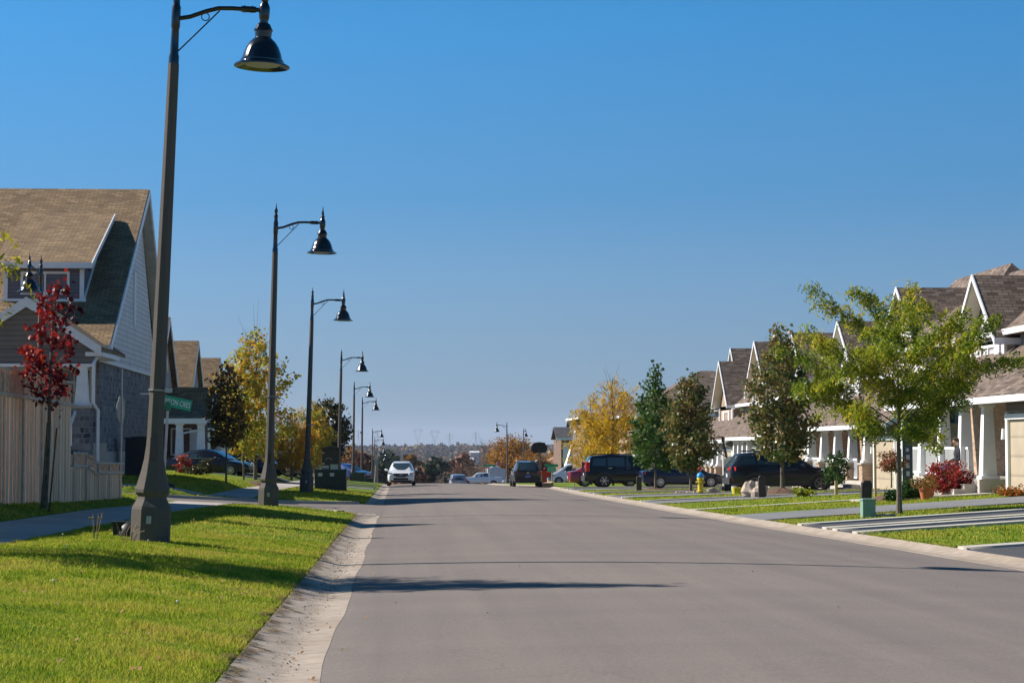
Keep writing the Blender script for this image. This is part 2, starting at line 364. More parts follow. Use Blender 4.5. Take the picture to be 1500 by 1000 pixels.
# ------------------------------------------------------------------ terrain
_zy = [-60, 0, 140, 170, 200, 240, 262, 288, 312, 346, 385, 500, 700, 1000, 1500, 2400, 3400, 4200, 5200, 12000]
_zz = [.56, 0, -1.30, -1.68, -2.4, -3.35, -3.8, -4.25, -5.4, -6.7, -8.1, -16, -30, -43, -46, -36, -20, -8, -7, -7]
def zr(y):
    y = np.asarray(y, float); s = 0
    for d in (-6, -3, 0, 3, 6): s = s + np.interp(y+d, _zy, _zz)
    return s/5
_ry = [-60, 60, 99, 130, 140, 147, 153, 400, 12000]; _rx = [8.1, 8.1, 8.6, 9.4, 9.6, 8.2, 7.3, 7.6, 7.6]
def xR(y): return np.interp(y, _ry, _rx)
XL = -.52; XG = -1.08
SS0, SS1 = 57.5, 66.5                 # the side street on the left
def ss_far(x):                        # far kerb of the side street, opens out to the road
    d = np.clip((x+8.6)/7.5, 0, 1); return SS1+7.6*(1-np.sqrt(1-d*d))
def ss_near(x):
    d = np.clip((x+3.6)/2.5, 0, 1); return SS0-2.2*(1-np.sqrt(1-d*d))
def in_side(x, y): return (x < XG+.02) & (y > ss_near(x)) & (y < ss_far(x))
def g(x, y):
    x = np.asarray(x, float); y = np.asarray(y, float); z0 = zr(y)
    far = np.clip((y-66)/8, 0, 1)*np.clip((420-y)/150, 0, 1)
    L1 = np.interp(-x, [1.08, 3.55, 5.1, 6.6, 7.0, 7.5, 12, 40], [.075, .30, .35, .42, .53, .62, .7, 1.2])
    L2 = np.interp(-x, [1.08, 3.55, 5.1, 6.6, 7.4, 9.0, 12, 40], [.075, .28, .33, .42, .7, .92, 1.15, 1.6])
    left = L1*(1-far)+L2*far
    st = np.interp(-x, [1.08, 3.5, 6, 10, 20, 40], [.03, .13, .28, .5, .8, 1.1])
    left = np.where(in_side(x, y), np.minimum(st, left-.05), left)
    m_ = np.clip((y-55.6)/1.2, 0, 1)*np.clip((75-y)/1.5, 0, 1)
    s = np.interp(y, [56, 88, 120, 200], [1, .42, .22, .15])
    xr = xR(y)
    right = .07+np.maximum(0, x-xr-.7)*.063*s
    right = np.minimum(right, 1.6)
    hw = (xr-XL)/2; cx = (xr+XL)/2
    crown = .085*(1-np.clip((x-cx)/hw, -1, 1)**2)
    gl = np.interp(-x, [.52, .74, .79, 1.08], [0, -.015, -.012, .055])*(1-m_)+.03*m_*np.clip((-x-.52)/.56, 0, 1)
    gr = np.interp(x-xr, [0, .3, .36, .62], [0, -.02, -.01, .07])
    mid = np.where(x < XL, gl, np.where(x > xr, gr, crown))
    prof = np.where(x < XG, left, np.where(x > xr+.62, right, mid))
    k = np.clip((y-350)/250, 0, 1)
    z = z0+prof*(1-k)
    hill = np.clip((y-1200)/1500, 0, 1)
    z = z+hill*(7*np.sin(x/410+1.1)*np.sin(y/900)+4*np.sin(x/170+y/600))*np.clip((4200-y)/1500, .25, 1)
    return z
def G(x, y): return float(g(x, y))

REG = []     # (test(x, y)) regions where a paved sheet lies: ground is dropped beneath them
def sheet(name, ys, x0f, x1f, nx, mat, off=.004, skirt=.12, extra=None, parent=None):
    ys = np.array(ys, float); t = np.linspace(0, 1, nx+1)
    a = np.array([float(x0f(y)) if callable(x0f) else x0f for y in ys]); b = np.array([float(x1f(y)) if callable(x1f) else x1f for y in ys])
    xx = a[:, None]*(1-t)+b[:, None]*t; yy = np.repeat(ys[:, None], nx+1, 1)
    if extra is not None: xx = xx+extra(xx, yy)
    zz = g(xx, yy)+off
    V = np.stack([xx, yy, zz], -1).reshape(-1, 3); n = nx+1; ny = len(ys)
    F = []
    for i in range(ny-1):
        for j in range(nx): F.append((i*n+j, i*n+j+1, (i+1)*n+j+1, (i+1)*n+j))
    ring = [j for j in range(n)]+[i*n+n-1 for i in range(1, ny)]+[(ny-1)*n+j for j in range(n-2, -1, -1)]+[i*n for i in range(ny-2, 0, -1)]
    base = len(V); m = len(ring); V = np.vstack([V, V[ring]-np.array([0, 0, skirt]), V[ring]])
    for k in range(m): F.append((base+m+k, base+k, base+(k+1) % m, base+m+(k+1) % m))
    return np_mesh(name, V, np.array(F), mat, parent)
# ------------------------------------------------------------------ ground, roads, pavements
def fr(a, b, s): return list(np.arange(a, b, s))+[b]
YS_ROAD = fr(-40, 140, 1.0)+fr(141, 165, 1.0)+fr(168, 420, 4)
road = struct(sheet('road', YS_ROAD, XL, xR, 20, M_ASPH)); REG.append(lambda x, y: (x > XL-.3) & (x < xR(y)+.15) & (y < 420))
rs = np.random.RandomState(5)
def jag(y): return 0
YL1 = fr(-40, 58.2, .6); YL2 = fr(73.0, 420, 1.2)
# gutter and rolled kerb: dirty apron of concrete, with joints
def gutter_mat():
    m, t, b = base_mat('gutter_concrete', .85, 0, .3)
    tc = nd(t, 'ShaderNodeTexCoord'); s = nd(t, 'ShaderNodeSeparateXYZ'); t.links.new(tc.outputs['Object'], s.inputs[0])
    n = nd(t, 'ShaderNodeTexNoise'); n.inputs['Scale'].default_value = 6; n.inputs['Detail'].default_value = 10; t.links.new(tc.outputs['Object'], n.inputs['Vector'])
    n2 = nd(t, 'ShaderNodeTexNoise'); n2.inputs['Scale'].default_value = 1.1; n2.inputs['Detail'].default_value = 8; t.links.new(tc.outputs['Object'], n2.inputs['Vector'])
    r = ramp(t, [(.2, (.27, .22, .17)), (.5, (.35, .29, .235)), (.8, (.42, .36, .3))]); t.links.new(n.outputs[0], r.inputs[0])
    r2 = ramp(t, [(.36, (.85, .81, .76)), (.5, (.96, .94, .91)), (.62, (1.05, 1.03, 1.0))]); t.links.new(n2.outputs[0], r2.inputs[0])
    mul = nd(t, 'ShaderNodeMixRGB'); mul.blend_type = 'MULTIPLY'; mul.inputs[0].default_value = .8
    t.links.new(r.outputs[0], mul.inputs[1]); t.links.new(r2.outputs[0], mul.inputs[2])
    jd = nd(t, 'ShaderNodeMath', operation='DIVIDE'); jd.inputs[1].default_value = 3.0; t.links.new(s.outputs[1], jd.inputs[0])
    jf = nd(t, 'ShaderNodeMath', operation='FRACT'); t.links.new(jd.outputs[0], jf.inputs[0])
    jc = nd(t, 'ShaderNodeMath', operation='LESS_THAN'); jc.inputs[1].default_value = .006; t.links.new(jf.outputs[0], jc.inputs[0])
    mx = nd(t, 'ShaderNodeMixRGB'); mx.inputs[2].default_value = (.08, .07, .06, 1); t.links.new(jc.outputs[0], mx.inputs[0]); t.links.new(mul.outputs[0], mx.inputs[1])
    # grit lying in the flow line
    gr = ramp(t, [(.52, (0, 0, 0)), (.62, (1, 1, 1))]); n4 = nd(t, 'ShaderNodeTexNoise'); n4.inputs['Scale'].default_value = 18; n4.inputs['Detail'].default_value = 10; n4.inputs['Roughness'].default_value = .8
    t.links.new(tc.outputs['Object'], n4.inputs['Vector']); t.links.new(n4.outputs[0], gr.inputs[0])
    xx = nd(t, 'ShaderNodeMath', operation='ADD'); xx.inputs[1].default_value = .77; t.links.new(s.outputs[0], xx.inputs[0])
    ab = nd(t, 'ShaderNodeMath', operation='ABSOLUTE'); t.links.new(xx.outputs[0], ab.inputs[0])
    mr = nd(t, 'ShaderNodeMapRange'); mr.inputs[1].default_value = .03; mr.inputs[2].default_value = .16; mr.inputs[3].default_value = .9; mr.inputs[4].default_value = 0
    t.links.new(ab.outputs[0], mr.inputs[0])
    pr = nd(t, 'ShaderNodeMath', operation='MULTIPLY'); t.links.new(gr.outputs[0], pr.inputs[0]); t.links.new(mr.outputs[0], pr.inputs[1])
    m2 = nd(t, 'ShaderNodeMixRGB'); m2.inputs[2].default_value = (.1, .085, .07, 1); t.links.new(pr.outputs[0], m2.inputs[0]); t.links.new(mx.outputs[0], m2.inputs[1])
    t.links.new(m2.outputs[0], b.inputs['Base Color'])
    bp = nd(t, 'ShaderNodeBump'); bp.inputs['Strength'].default_value = .25; bp.inputs['Distance'].default_value = .003
    t.links.new(n4.outputs[0], bp.inputs['Height']); t.links.new(bp.outputs[0], b.inputs['Normal'])
    return m
M_GUT = gutter_mat()
def edge_in(y): return XL+.03+.02*math.sin(y*.7)+.006*math.sin(y*2.1)
def gut_left(y):
    # the kerb turns into the side street before and after its mouth
    return XG-.0
struct(sheet('gutter', YL1, gut_left, edge_in, 8, M_GUT, .0062))
struct(sheet('gutter', YL2, gut_left, edge_in, 8, M_GUT, .0062))
struct(sheet('gutter', fr(-40, 300, 1.2), lambda y: xR(y)-.03-.02*math.sin(y*1.3), lambda y: xR(y)+.62, 7, M_GUT, .009))
REG.append(lambda x, y: (x > XG+.01) & (x < XL+.2) & (y < 420))
REG.append(lambda x, y: (x > xR(y)-.2) & (x < xR(y)+.60) & (y < 300))
# side street: strips across x, y from near to far kerb
def ystrip(name, xs, y0f, y1f, ny, mat, off=.004, skirt=.12):
    xs = np.array(xs, float); t = np.linspace(0, 1, ny+1)
    a = np.array([float(y0f(x)) if callable(y0f) else y0f for x in xs]); b = np.array([float(y1f(x)) if callable(y1f) else y1f for x in xs])
    yy = a[:, None]*(1-t)+b[:, None]*t; xx = np.repeat(xs[:, None], ny+1, 1); zz = g(xx, yy)+off
    V = np.stack([xx, yy, zz], -1).reshape(-1, 3); n = ny+1; nx = len(xs); F = []
    for i in range(nx-1):
        for j in range(ny): F.append((i*n+j, (i+1)*n+j, (i+1)*n+j+1, i*n+j+1))
    ring = [j for j in range(n)]+[i*n+n-1 for i in range(1, nx)]+[(nx-1)*n+j for j in range(n-2, -1, -1)]+[i*n for i in range(nx-2, 0, -1)]
    base = len(V); m = len(ring); V = np.vstack([V, V[ring]-np.array([0, 0, skirt]), V[ring]])
    for k in range(m): F.append((base+m+k, base+m+(k+1) % m, base+(k+1) % m, base+k))
    return np_mesh(name, V, np.array(F), mat)
xs_s = fr(-45, -9, 1.5)+fr(-8.8, XL+.1, .2)
struct(ystrip('side_street', xs_s, lambda x: ss_near(min(x, XG))+.02, lambda x: ss_far(min(x, XG))-.02, 14, M_ASPH, .006))
REG.append(lambda x, y: (x < XL) & (x > -46) & (y > ss_near(np.minimum(x, XG))-.15) & (y < ss_far(np.minimum(x, XG))+.15))
# kerb returns round the side street corners
def kerb_path(name, pts, w, h, mat, lay=.0):
    pts = [Vector((p[0], p[1], 0)) for p in pts]; V = []; F = []
    for i, p in enumerate(pts):
        d = (pts[min(i+1, len(pts)-1)]-pts[max(i-1, 0)]).normalized(); nrm = Vector((-d.y, d.x, 0))
        for q, dz in ((-w/2, -.1), (-w/2, h*.2), (-w*.2, h), (w/2, h), (w/2, -.1)):
            c = p+nrm*q; V.append((c.x, c.y, G(c.x, c.y)*.0+zbase(c.x, c.y)+dz+lay))
    for i in range(len(pts)-1):
        for k in range(4): a = i*5+k; F.append((a, a+1, a+6, a+5))
    return np_mesh(name, np.array(V), np.array(F), mat)
def zbase(x, y):
    # road-level height next to the side street
    return float(zr(y)+np.interp(-x, [1.15, 3.5, 6, 10, 20, 40], [.03, .13, .28, .5, .8, 1.1]))
c1 = [(-40+i*1.5, SS1) for i in range(21)]+[(-8.6+7.5*math.sin(a), SS1+7.6*(1-math.cos(a))) for a in np.linspace(0, math.pi/2*.8, 14)]
struct(kerb_path('kerb', c1[::-1], .35, .10, M_CONC))
c2 = [(-40+i*1.5, SS0) for i in range(25)]+[(-3.6+2.5*math.sin(a), SS0-2.2*(1-math.cos(a))) for a in np.linspace(0, math.pi/2*.6, 10)]
struct(kerb_path('kerb', c2, .35, .10, M_CONC))
# sidewalks (joints come as separate slabs' gaps in the material)
def walk_mat(axis, nm):
    m = M_WALK.copy(); m.name = nm; t = m.node_tree; b = t.nodes['Principled BSDF']
    src = b.inputs['Base Color'].links[0].from_socket
    tc = nd(t, 'ShaderNodeTexCoord'); s = nd(t, 'ShaderNodeSeparateXYZ'); t.links.new(tc.outputs['Object'], s.inputs[0])
    d = nd(t, 'ShaderNodeMath', operation='DIVIDE'); d.inputs[1].default_value = 1.5; t.links.new(s.outputs[axis], d.inputs[0])
    f = nd(t, 'ShaderNodeMath', operation='FRACT'); t.links.new(d.outputs[0], f.inputs[0])
    c = nd(t, 'ShaderNodeMath', operation='LESS_THAN'); c.inputs[1].default_value = .015; t.links.new(f.outputs[0], c.inputs[0])
    mx = nd(t, 'ShaderNodeMixRGB'); mx.inputs[2].default_value = (.12, .1, .09, 1); t.links.new(c.outputs[0], mx.inputs[0]); t.links.new(src, mx.inputs[1]); t.links.new(mx.outputs[0], b.inputs['Base Color'])
    return m
M_WALKY = walk_mat(1, 'sidewalk_slabs_along'); M_WALKX = walk_mat(0, 'sidewalk_slabs_across')
def wshift(y): return np.interp(y, [45, 56], [0, .55])
struct(sheet('sidewalk', fr(-40, 57.2, .8), lambda y: -6.6+wshift(y), lambda y: -5.1+wshift(y), 4, M_WALKY, .012))
REG.append(lambda x, y: (x > -6.65+wshift(y)) & (x < -5.05+wshift(y)) & (y < 57.3))
def wshift2(y): return np.interp(y, [68, 84], [.35, 0])
struct(sheet('sidewalk', fr(68.0, 300, 1.0), lambda y: -6.6+wshift2(y), lambda y: -5.1+wshift2(y), 4, M_WALKY, .012))
REG.append(lambda x, y: (x > -6.65+wshift2(y)) & (x < -5.05+wshift2(y)) & (y > 67.5) & (y < 300))
struct(ystrip('sidewalk', fr(-40, -6.3, .8), 68.0, 69.4, 3, M_WALKX, .014)); REG.append(lambda x, y: (x > -40) & (x < -6.3) & (y > 67.95) & (y < 69.45))
# driveways on the right: asphalt between pale concrete borders
def drive(y0, y1, x1, mat, near=True, far=True, bw=.5):
    x0 = float(xR((y0+y1)/2))+.6
    xs = fr(x0, x1, .8)
    struct(ystrip('driveway', xs, y0, y1, 4, mat, .014))
    REG.append(lambda x, y, a=y0-bw, b=y1+bw, c=x1, d=x0: (x > d-.1) & (x < c+.1) & (y > a-.02) & (y < b+.02))
    if near: struct(ystrip('driveway_border', xs, y0-bw, y0+.01, 1, M_CONCW, .05, .25))
    if far: struct(ystrip('driveway_border', xs, y1-.01, y1+bw, 1, M_CONCW, .05, .25))
struct(ystrip('cross_street', fr(7.9, 60, 2), 232, 312, 20, M_ASPH, .006)); REG.append(lambda x, y: (x > 7.5) & (x < 60.5) & (y > 231.5) & (y < 312.5))
struct(ystrip('driveway', fr(11, 34, 2), 198, 214, 5, M_DRIVE2, .012)); REG.append(lambda x, y: (x > 10.8) & (x < 34.2) & (y > 197.5) & (y < 214.5))
drive(26.8, 31.0, 17, M_DRIVE)
drive(38.9, 40.2, 17, M_DRIVE)
drive(41.7, 43.8, 17, M_DRIVE)
drive(48.7, 53.2, 17, M_DRIVE2, False, False)
drive(60.2, 60.9, 17, M_CONCW, False, False)
drive(70.0, 74.2, 19.5, M_DRIVE2, False, True)
drive(82.5, 88.0, 20, M_DRIVE2, True, True)
drive(96, 99, 19.5, M_DRIVE, True, True)
drive(108, 114, 19, M_DRIVE2, True, True)
drive(117.5, 122.5, 19, M_DRIVE, True, True)
def drivel(y0, y1, mat):
    for a, b in ((-5.0, -1.3), (-16, -6.7)):
        struct(ystrip('driveway', fr(a, b, .8), y0, y1, 3, mat, .016)); REG.append(lambda x, y, c=a, d=b: (x > c-.05) & (x < d+.05) & (y > y0-.05) & (y < y1+.05))
drivel(112, 117.5, M_DRIVE2); drivel(124, 129, M_DRIVE); drivel(146, 151, M_DRIVE)
# ground
xs = sorted(set([round(v, 3) for v in fr(-3200, -400, 200)+fr(-350, -60, 30)+fr(-50, -20, 3)+fr(-19, -12, 1)+fr(-11.6, -1.4, .2)+[-1.2, -1.14, -1.08, -1.04]+fr(-1, 7, 1)+fr(7.2, 11.6, .2)+fr(12, 20, .5)+fr(21, 50, 3)+fr(60, 350, 30)+fr(400, 3200, 100)]))
ys = sorted(set([round(v, 3) for v in fr(-60, -5, 5)+fr(-4, 25, 1)+fr(25.5, 76, .25)+fr(76.5, 130, .5)+fr(131, 300, 2)+fr(306, 600, 12)+fr(620, 1600, 40)+fr(1700, 5000, 100)+fr(5500, 12000, 1000)]))
xs = np.array(xs); ys = np.array(ys); GX, GY = np.meshgrid(xs, ys); GZ = g(GX, GY)
mask = np.zeros_like(GX, bool)
for f in REG: mask |= f(GX, GY)
GZ = np.where(mask, GZ-.09, GZ)
n = len(xs); ii, jj = np.meshgrid(np.arange(len(ys)-1), np.arange(n-1), indexing='ij'); a = (ii*n+jj).ravel()
F = np.stack([a, a+1, a+n+1, a+n], 1)
def ground_mat():
    m, t, b = base_mat('lawn_ground', .95, 0, .15)
    tc = nd(t, 'ShaderNodeTexCoord'); P = tc.outputs['Object']
    def noise(sc, det, rg=.6):
        q = nd(t, 'ShaderNodeTexNoise'); q.inputs['Scale'].default_value = sc; q.inputs['Detail'].default_value = det; q.inputs['Roughness'].default_value = rg; t.links.new(P, q.inputs['Vector']); return q
    n1 = noise(30, 6, .7); n2 = noise(.5, 5); n3 = noise(.004, 6)
    r1 = ramp(t, [(.25, (.07, .12, .01)), (.5, (.15, .21, .018)), (.75, (.24, .28, .035))]); t.links.new(n1.outputs[0], r1.inputs[0])
    r2 = ramp(t, [(.3, (.8, .92, .8)), (.7, (1.2, 1.08, 1.15))]); t.links.new(n2.outputs[0], r2.inputs[0])
    mul = nd(t, 'ShaderNodeMixRGB'); mul.blend_type = 'MULTIPLY'; mul.inputs[0].default_value = 1; t.links.new(r1.outputs[0], mul.inputs[1]); t.links.new(r2.outputs[0], mul.inputs[2])
    rf = ramp(t, [(.35, (.10, .075, .03)), (.45, (.15, .13, .05)), (.55, (.08, .09, .03)), (.65, (.2, .17, .09))]); t.links.new(n3.outputs[0], rf.inputs[0])
    s = nd(t, 'ShaderNodeSeparateXYZ'); t.links.new(P, s.inputs[0])
    mr = nd(t, 'ShaderNodeMapRange'); mr.inputs[1].default_value = 330; mr.inputs[2].default_value = 520; t.links.new(s.outputs[1], mr.inputs[0])
    mx = nd(t, 'ShaderNodeMixRGB'); t.links.new(mr.outputs[0], mx.inputs[0]); t.links.new(mul.outputs[0], mx.inputs[1]); t.links.new(rf.outputs[0], mx.inputs[2])
    # beyond the lots the land is roofs, paving and dry fields rather than lawn
    ax_ = nd(t, 'ShaderNodeMath', operation='ABSOLUTE'); t.links.new(s.outputs[0], ax_.inputs[0])
    m1 = nd(t, 'ShaderNodeMapRange'); m1.inputs[1].default_value = 24; m1.inputs[2].default_value = 34; t.links.new(ax_.outputs[0], m1.inputs[0])
    m2 = nd(t, 'ShaderNodeMapRange'); m2.inputs[1].default_value = -3; m2.inputs[2].default_value = -12; t.links.new(s.outputs[1], m2.inputs[0])
    mm_ = nd(t, 'ShaderNodeMath', operation='MAXIMUM'); t.links.new(m1.outputs[0], mm_.inputs[0]); t.links.new(m2.outputs[0], mm_.inputs[1])
    mx2 = nd(t, 'ShaderNodeMixRGB'); mx2.inputs[2].default_value = (.2, .17, .14, 1); t.links.new(mm_.outputs[0], mx2.inputs[0]); t.links.new(mx.outputs[0], mx2.inputs[1])
    t.links.new(mx2.outputs[0], b.inputs['Base Color'])
    bp = nd(t, 'ShaderNodeBump'); bp.inputs['Strength'].default_value = .9; bp.inputs['Distance'].default_value = .05
    t.links.new(n1.outputs[0], bp.inputs['Height']); t.links.new(bp.outputs[0], b.inputs['Normal']); return m
ground = np_mesh('ground', np.stack([GX, GY, GZ], -1).reshape(-1, 3), F, ground_mat(), smooth=True); struct(ground)

# tar seams and patches are worn into the road sheet: long dark seam strips
M_TAR = plain('crack_sealer', (.035, .033, .033), .5, var=.3, scale=20)
# ------------------------------------------------------------------ grass
def blades(name, n, area, hmin, hmax, wd, seed, reject=None, label=None):
    r = np.random.RandomState(seed)
    x, y = area(r, n)
    keep = np.ones(len(x), bool)
    for f in REG: keep &= ~f(x, y)
    if reject is not None: keep &= ~reject(x, y)
    x, y = x[keep], y[keep]; n = len(x); z = g(x, y)-.005
    patch = .75+.35*np.sin(x*2.1+np.sin(y*1.3)*2)*np.sin(y*1.7+x)+.2*np.sin(x*7+y*5)
    h = (hmin+(hmax-hmin)*r.rand(n)**1.6)*np.clip(patch, .5, 1.3); a = r.rand(n)*6.283; w_ = wd*(.6+.8*r.rand(n))
    lean = h*(.2+.7*r.rand(n)); la = r.rand(n)*6.283
    dx, dy = np.cos(a)*w_/2, np.sin(a)*w_/2
    b0 = np.stack([x-dx, y-dy, z], 1); b1 = np.stack([x+dx, y+dy, z], 1)
    mx, my = x+np.cos(la)*lean*.35, y+np.sin(la)*lean*.35
    m0 = np.stack([mx-dx*.7, my-dy*.7, z+h*.6], 1); m1 = np.stack([mx+dx*.7, my+dy*.7, z+h*.6], 1)
    tp = np.stack([x+np.cos(la)*lean, y+np.sin(la)*lean, z+h], 1)
    V = np.stack([b0, b1, m1, m0, tp], 1).reshape(-1, 3); i = np.arange(n)*5
    # quads as (b0,b1,m1,m0) and the tip as a degenerate-free triangle pair stored as quads
    F1 = np.stack([i, i+1, i+2], 1); F2 = np.stack([i, i+2, i+3], 1); F3 = np.stack([i+3, i+2, i+4], 1)
    o = np_mesh(name, V, np.vstack([F1, F2, F3]), M_BLADE)
    return tag(o, label, 'grass', kind='stuff')
def rect(x0, x1, y0, y1, p=1.0):
    def f(r, n):
        yy = y0+(y1-y0)*r.rand(n)**p; return x0+(x1-x0)*r.rand(n), yy
    return f
edge = lambda x, y: x > (-1.07+.06*np.sin(y*3.1)+.05*np.sin(y*7.7)+.04*np.sin(y*17))
blades('grass', 190000, rect(-5.1, -.97, 8.5, 19), .02, .065, .0065, 1, edge, 'sunlit mown grass of the near left verge')
blades('grass', 130000, rect(-5.1, -.97, 19, 34), .022, .07, .010, 2, edge, 'mown grass round the nearest lamp post')
blades('grass', 50000, rect(-7.6, -.97, 34, 57), .025, .07, .016, 3, edge, 'shaded verge grass between fence and side street')
blades('grass', 60000, rect(8.7, 17, 31.3, 60), .03, .08, .02, 4, None, 'lawns between the near right driveways')
blades('grass', 50000, rect(-14, -1.1, 66, 100), .04, .09, .03, 6, None, 'lawn sloping up beyond the side street')
blades('grass', 30000, rect(8.7, 19, 60, 110), .04, .08, .03, 7, None, 'strips of lawn beside the parked dark cars')
# overhanging dead edge grass
r = np.random.RandomState(9)
M_DRY = leafmat('dry_grass', [(.12, .06, .02), (.25, .14, .05), (.2, .2, .03)], .3, .7, 2)
n = 9000; y = 8.5+48*r.rand(n); x = -1.07+.06*np.sin(y*3.1)+.05*np.sin(y*7.7)+.04*np.sin(y*17)+(r.rand(n)-.6)*.1
z = g(x, y)+.01; L = .03+.07*r.rand(n); a = (r.rand(n)-.5)*2.2
V = np.stack([np.stack([x, y-.006, z+.004], 1), np.stack([x, y+.006, z+.004], 1), np.stack([x+np.cos(a)*L, y+np.sin(a)*L, np.maximum(z-.015+.03*r.rand(n), g(x+np.cos(a)*L, y)+.013)], 1)], 1).reshape(-1, 3)
o = np_mesh('dry_grass', V, (np.arange(n)*3)[:, None]+np.array([0, 1, 2]), M_DRY); tag(o, 'dry brown grass creeping over the left kerb edge', 'grass', kind='stuff')
n = 4000; y = 25+100*r.rand(n); x = xR(y)+.66+(r.rand(n)-.5)*.1; z = g(x, y)+.01; L = .04+.08*r.rand(n); a = math.pi+(r.rand(n)-.5)*2.2
kp = np.ones(n, bool)
for f in REG[1:]: kp &= ~f(x+.3, y)
x, y, z, L, a = x[kp], y[kp], z[kp], L[kp], a[kp]; n = len(x)
V = np.stack([np.stack([x, y-.012, z+.004], 1), np.stack([x, y+.012, z+.004], 1), np.stack([x+np.cos(a)*L, y+np.sin(a)*L, z+.03], 1)], 1).reshape(-1, 3)
o = np_mesh('dry_grass', V, (np.arange(n)*3)[:, None]+np.array([0, 1, 2]), M_DRY); tag(o, 'dry brown grass along the right kerb edge', 'grass', kind='stuff')
# grit and small stones in the gutter and on the road
M_GRIT = plain('grit', (.16, .13, .1), .9, var=.6, scale=9)
mb = MB(); rr = random.Random(4)
for i in range(500):
    y = rr.uniform(9, 40); x = rr.gauss(-.78, .09) if rr.random() < .85 else rr.uniform(-.5, 7.5)
    s = rr.uniform(.003, .008)*(1.3 if y > 22 else 1)
    mb.blob((x, y, G(x, y)+.01+s*.3), s, i, 5, .3, (1, 1.2, .6))
tag(mb.build('gravel', M_GRIT, uv=False), 'loose grit scattered in the gutter and over the asphalt', 'grit', kind='stuff')
M_LEAFLIT = leafmat('fallen_leaves', [(.22, .05, .025), (.34, .16, .05), (.18, .1, .04), (.3, .2, .08)], .2, .6, 5)
r = np.random.RandomState(12); n = 150; y = 12+58*r.rand(n)**1.2; x = np.where(r.rand(n) < .6, -4.8+3.6*r.rand(n), -.9+.7*r.rand(n)); z = g(x, y)+.05*(x < -1.15)+.02
s = .010+.010*r.rand(n); a = r.rand(n)*6.28
V = np.stack([np.stack([x+np.cos(a+k*1.57)*s, y+np.sin(a+k*1.57)*s, z+.012*np.sin(k*2+a)], 1) for k in range(4)], 1).reshape(-1, 3)
o = np_mesh('leaf_litter', V, (np.arange(n)*4)[:, None]+np.array([0, 1, 2, 3]), M_LEAFLIT); tag(o, 'fallen red and orange leaves scattered on the left verge', 'fallen leaves', kind='stuff')

# ------------------------------------------------------------------ street lamps
def make_lamp(label, group):
    t = thing('street_lamp', label, 'street lamp', group=group); R8 = math.pi/8
    mb = MB(); k = 1.02
    prof = [(.285*k, -.15), (.285*k, .42), (.275*k, .46), (.215*k, .56), (.205*k, .60), (.245*k, .655), (.25*k, .70), (.225*k, .78), (.18*k, .95), (.145*k, 1.12), (.125*k, 1.3), (.117*k, 1.45), (.08*k, 6.8)]
    mb.lathe(prof, 8, rot=R8); p = mb.build('pole', M_POLE, t, bevel=.006)
    MB().obox((.0, -.134, 1.23), (.1, .012, .42)).build('handhole_cover', M_BLACKM, t)
    MB().obox((-.0, -.288, .28), (.07, .012, .11)).build('ground_plate', M_STEEL, t)
    mb = MB(); mb.lathe([(.075, 6.78), (.075, 6.9), (.062, 6.95), (.055, 7.3), (.066, 7.33), (.066, 7.62), (.05, 7.66), (.05, 7.76), (.062, 7.79), (.03, 7.84), (.045, 7.9), (.05, 7.94), (.02, 8.0), (.004, 8.14)], 14)
    mb.build('mast_top', M_BLACKM, t, smooth=True)
    mb = MB(); mb.tube([(.05, 0, 7.46), (.2, 0, 7.49), (.42, 0, 7.58), (.6, 0, 7.635), (.8, 0, 7.645), (1.02, 0, 7.64), (1.2, 0, 7.64)], .032, 10)
    mb.tube([(.93, 0, 7.643), (1.14, 0, 7.641)], .046, 10); mb.tube([(.97, 0, 7.643), (.985, 0, 7.643)], .056, 10); mb.tube([(1.08, 0, 7.643), (1.095, 0, 7.643)], .056, 10)
    arm = mb.build('arm', M_BLACKM, t, smooth=True)
    mb = MB(); mb.tube([(.05, 0, 6.98), (.62, 0, 7.6)], .011, 6)
    mb.tube([(.42+.055*math.cos(a), 0, 7.5+.055*math.sin(a)) for a in np.linspace(0, 6.283, 15)], .008, 5, False)
    mb.build('brace', M_BLACKM, t)
    mb = MB(); c = (1.26, 0, 0)
    mb.lathe([(.06, 7.38), (.075, 7.42), (.06, 7.48), (.075, 7.52), (.08, 7.6), (.08, 7.68), (.06, 7.73), (.045, 7.76), (.058, 7.8), (.03, 7.85), (.04, 7.9), (.018, 7.97), (.004, 8.1)], 14, c)
    mb.build('lamp_stem', M_BLACKM, t, smooth=True)
    mb = MB(); mb.lathe([(.04, 7.46), (.09, 7.44), (.125, 7.37), (.14, 7.345), (.125, 7.33), (.118, 7.24), (.15, 7.21), (.19, 7.17), (.235, 7.10), (.27, 7.01), (.29, 6.93), (.315, 6.905), (.315, 6.885), (.345, 6.865), (.4, 6.835), (.402, 6.815), (.34, 6.825), (.26, 6.86)], 28, c)
    sh = mb.build('lamp_shade', M_BLACKM, t, smooth=True)
    MB().lathe([(.26, 6.858), (.24, 6.84), (.02, 6.835)], 24, c).build('lens', plain('lamp_lens', (.42, .42, .33), .35, var=.05), sh, smooth=True)
    return t
lab = ['nearest and tallest lamp post on the left verge, its top cut off',
       'second lamp post on the left, beside the mouth of the side street',
       'third lamp post on the left, in front of the large dark green utility box',
       'fourth lamp post on the left, just behind the mailbox kiosk',
       'fifth lamp post on the left, standing beside the small green utility box',
       'sixth lamp post on the left, seen right of the small green utility box',
       'seventh lamp post on the left, first one rising from behind the crest',
       'eighth lamp post on the left, second one beyond the crest',
       'ninth lamp post on the left, third one beyond the crest',
       'lowest and farthest lamp post of the left row, beyond the crest']
GL = 'lamp posts along the street'
lamp0 = make_lamp(lab[0], GL)
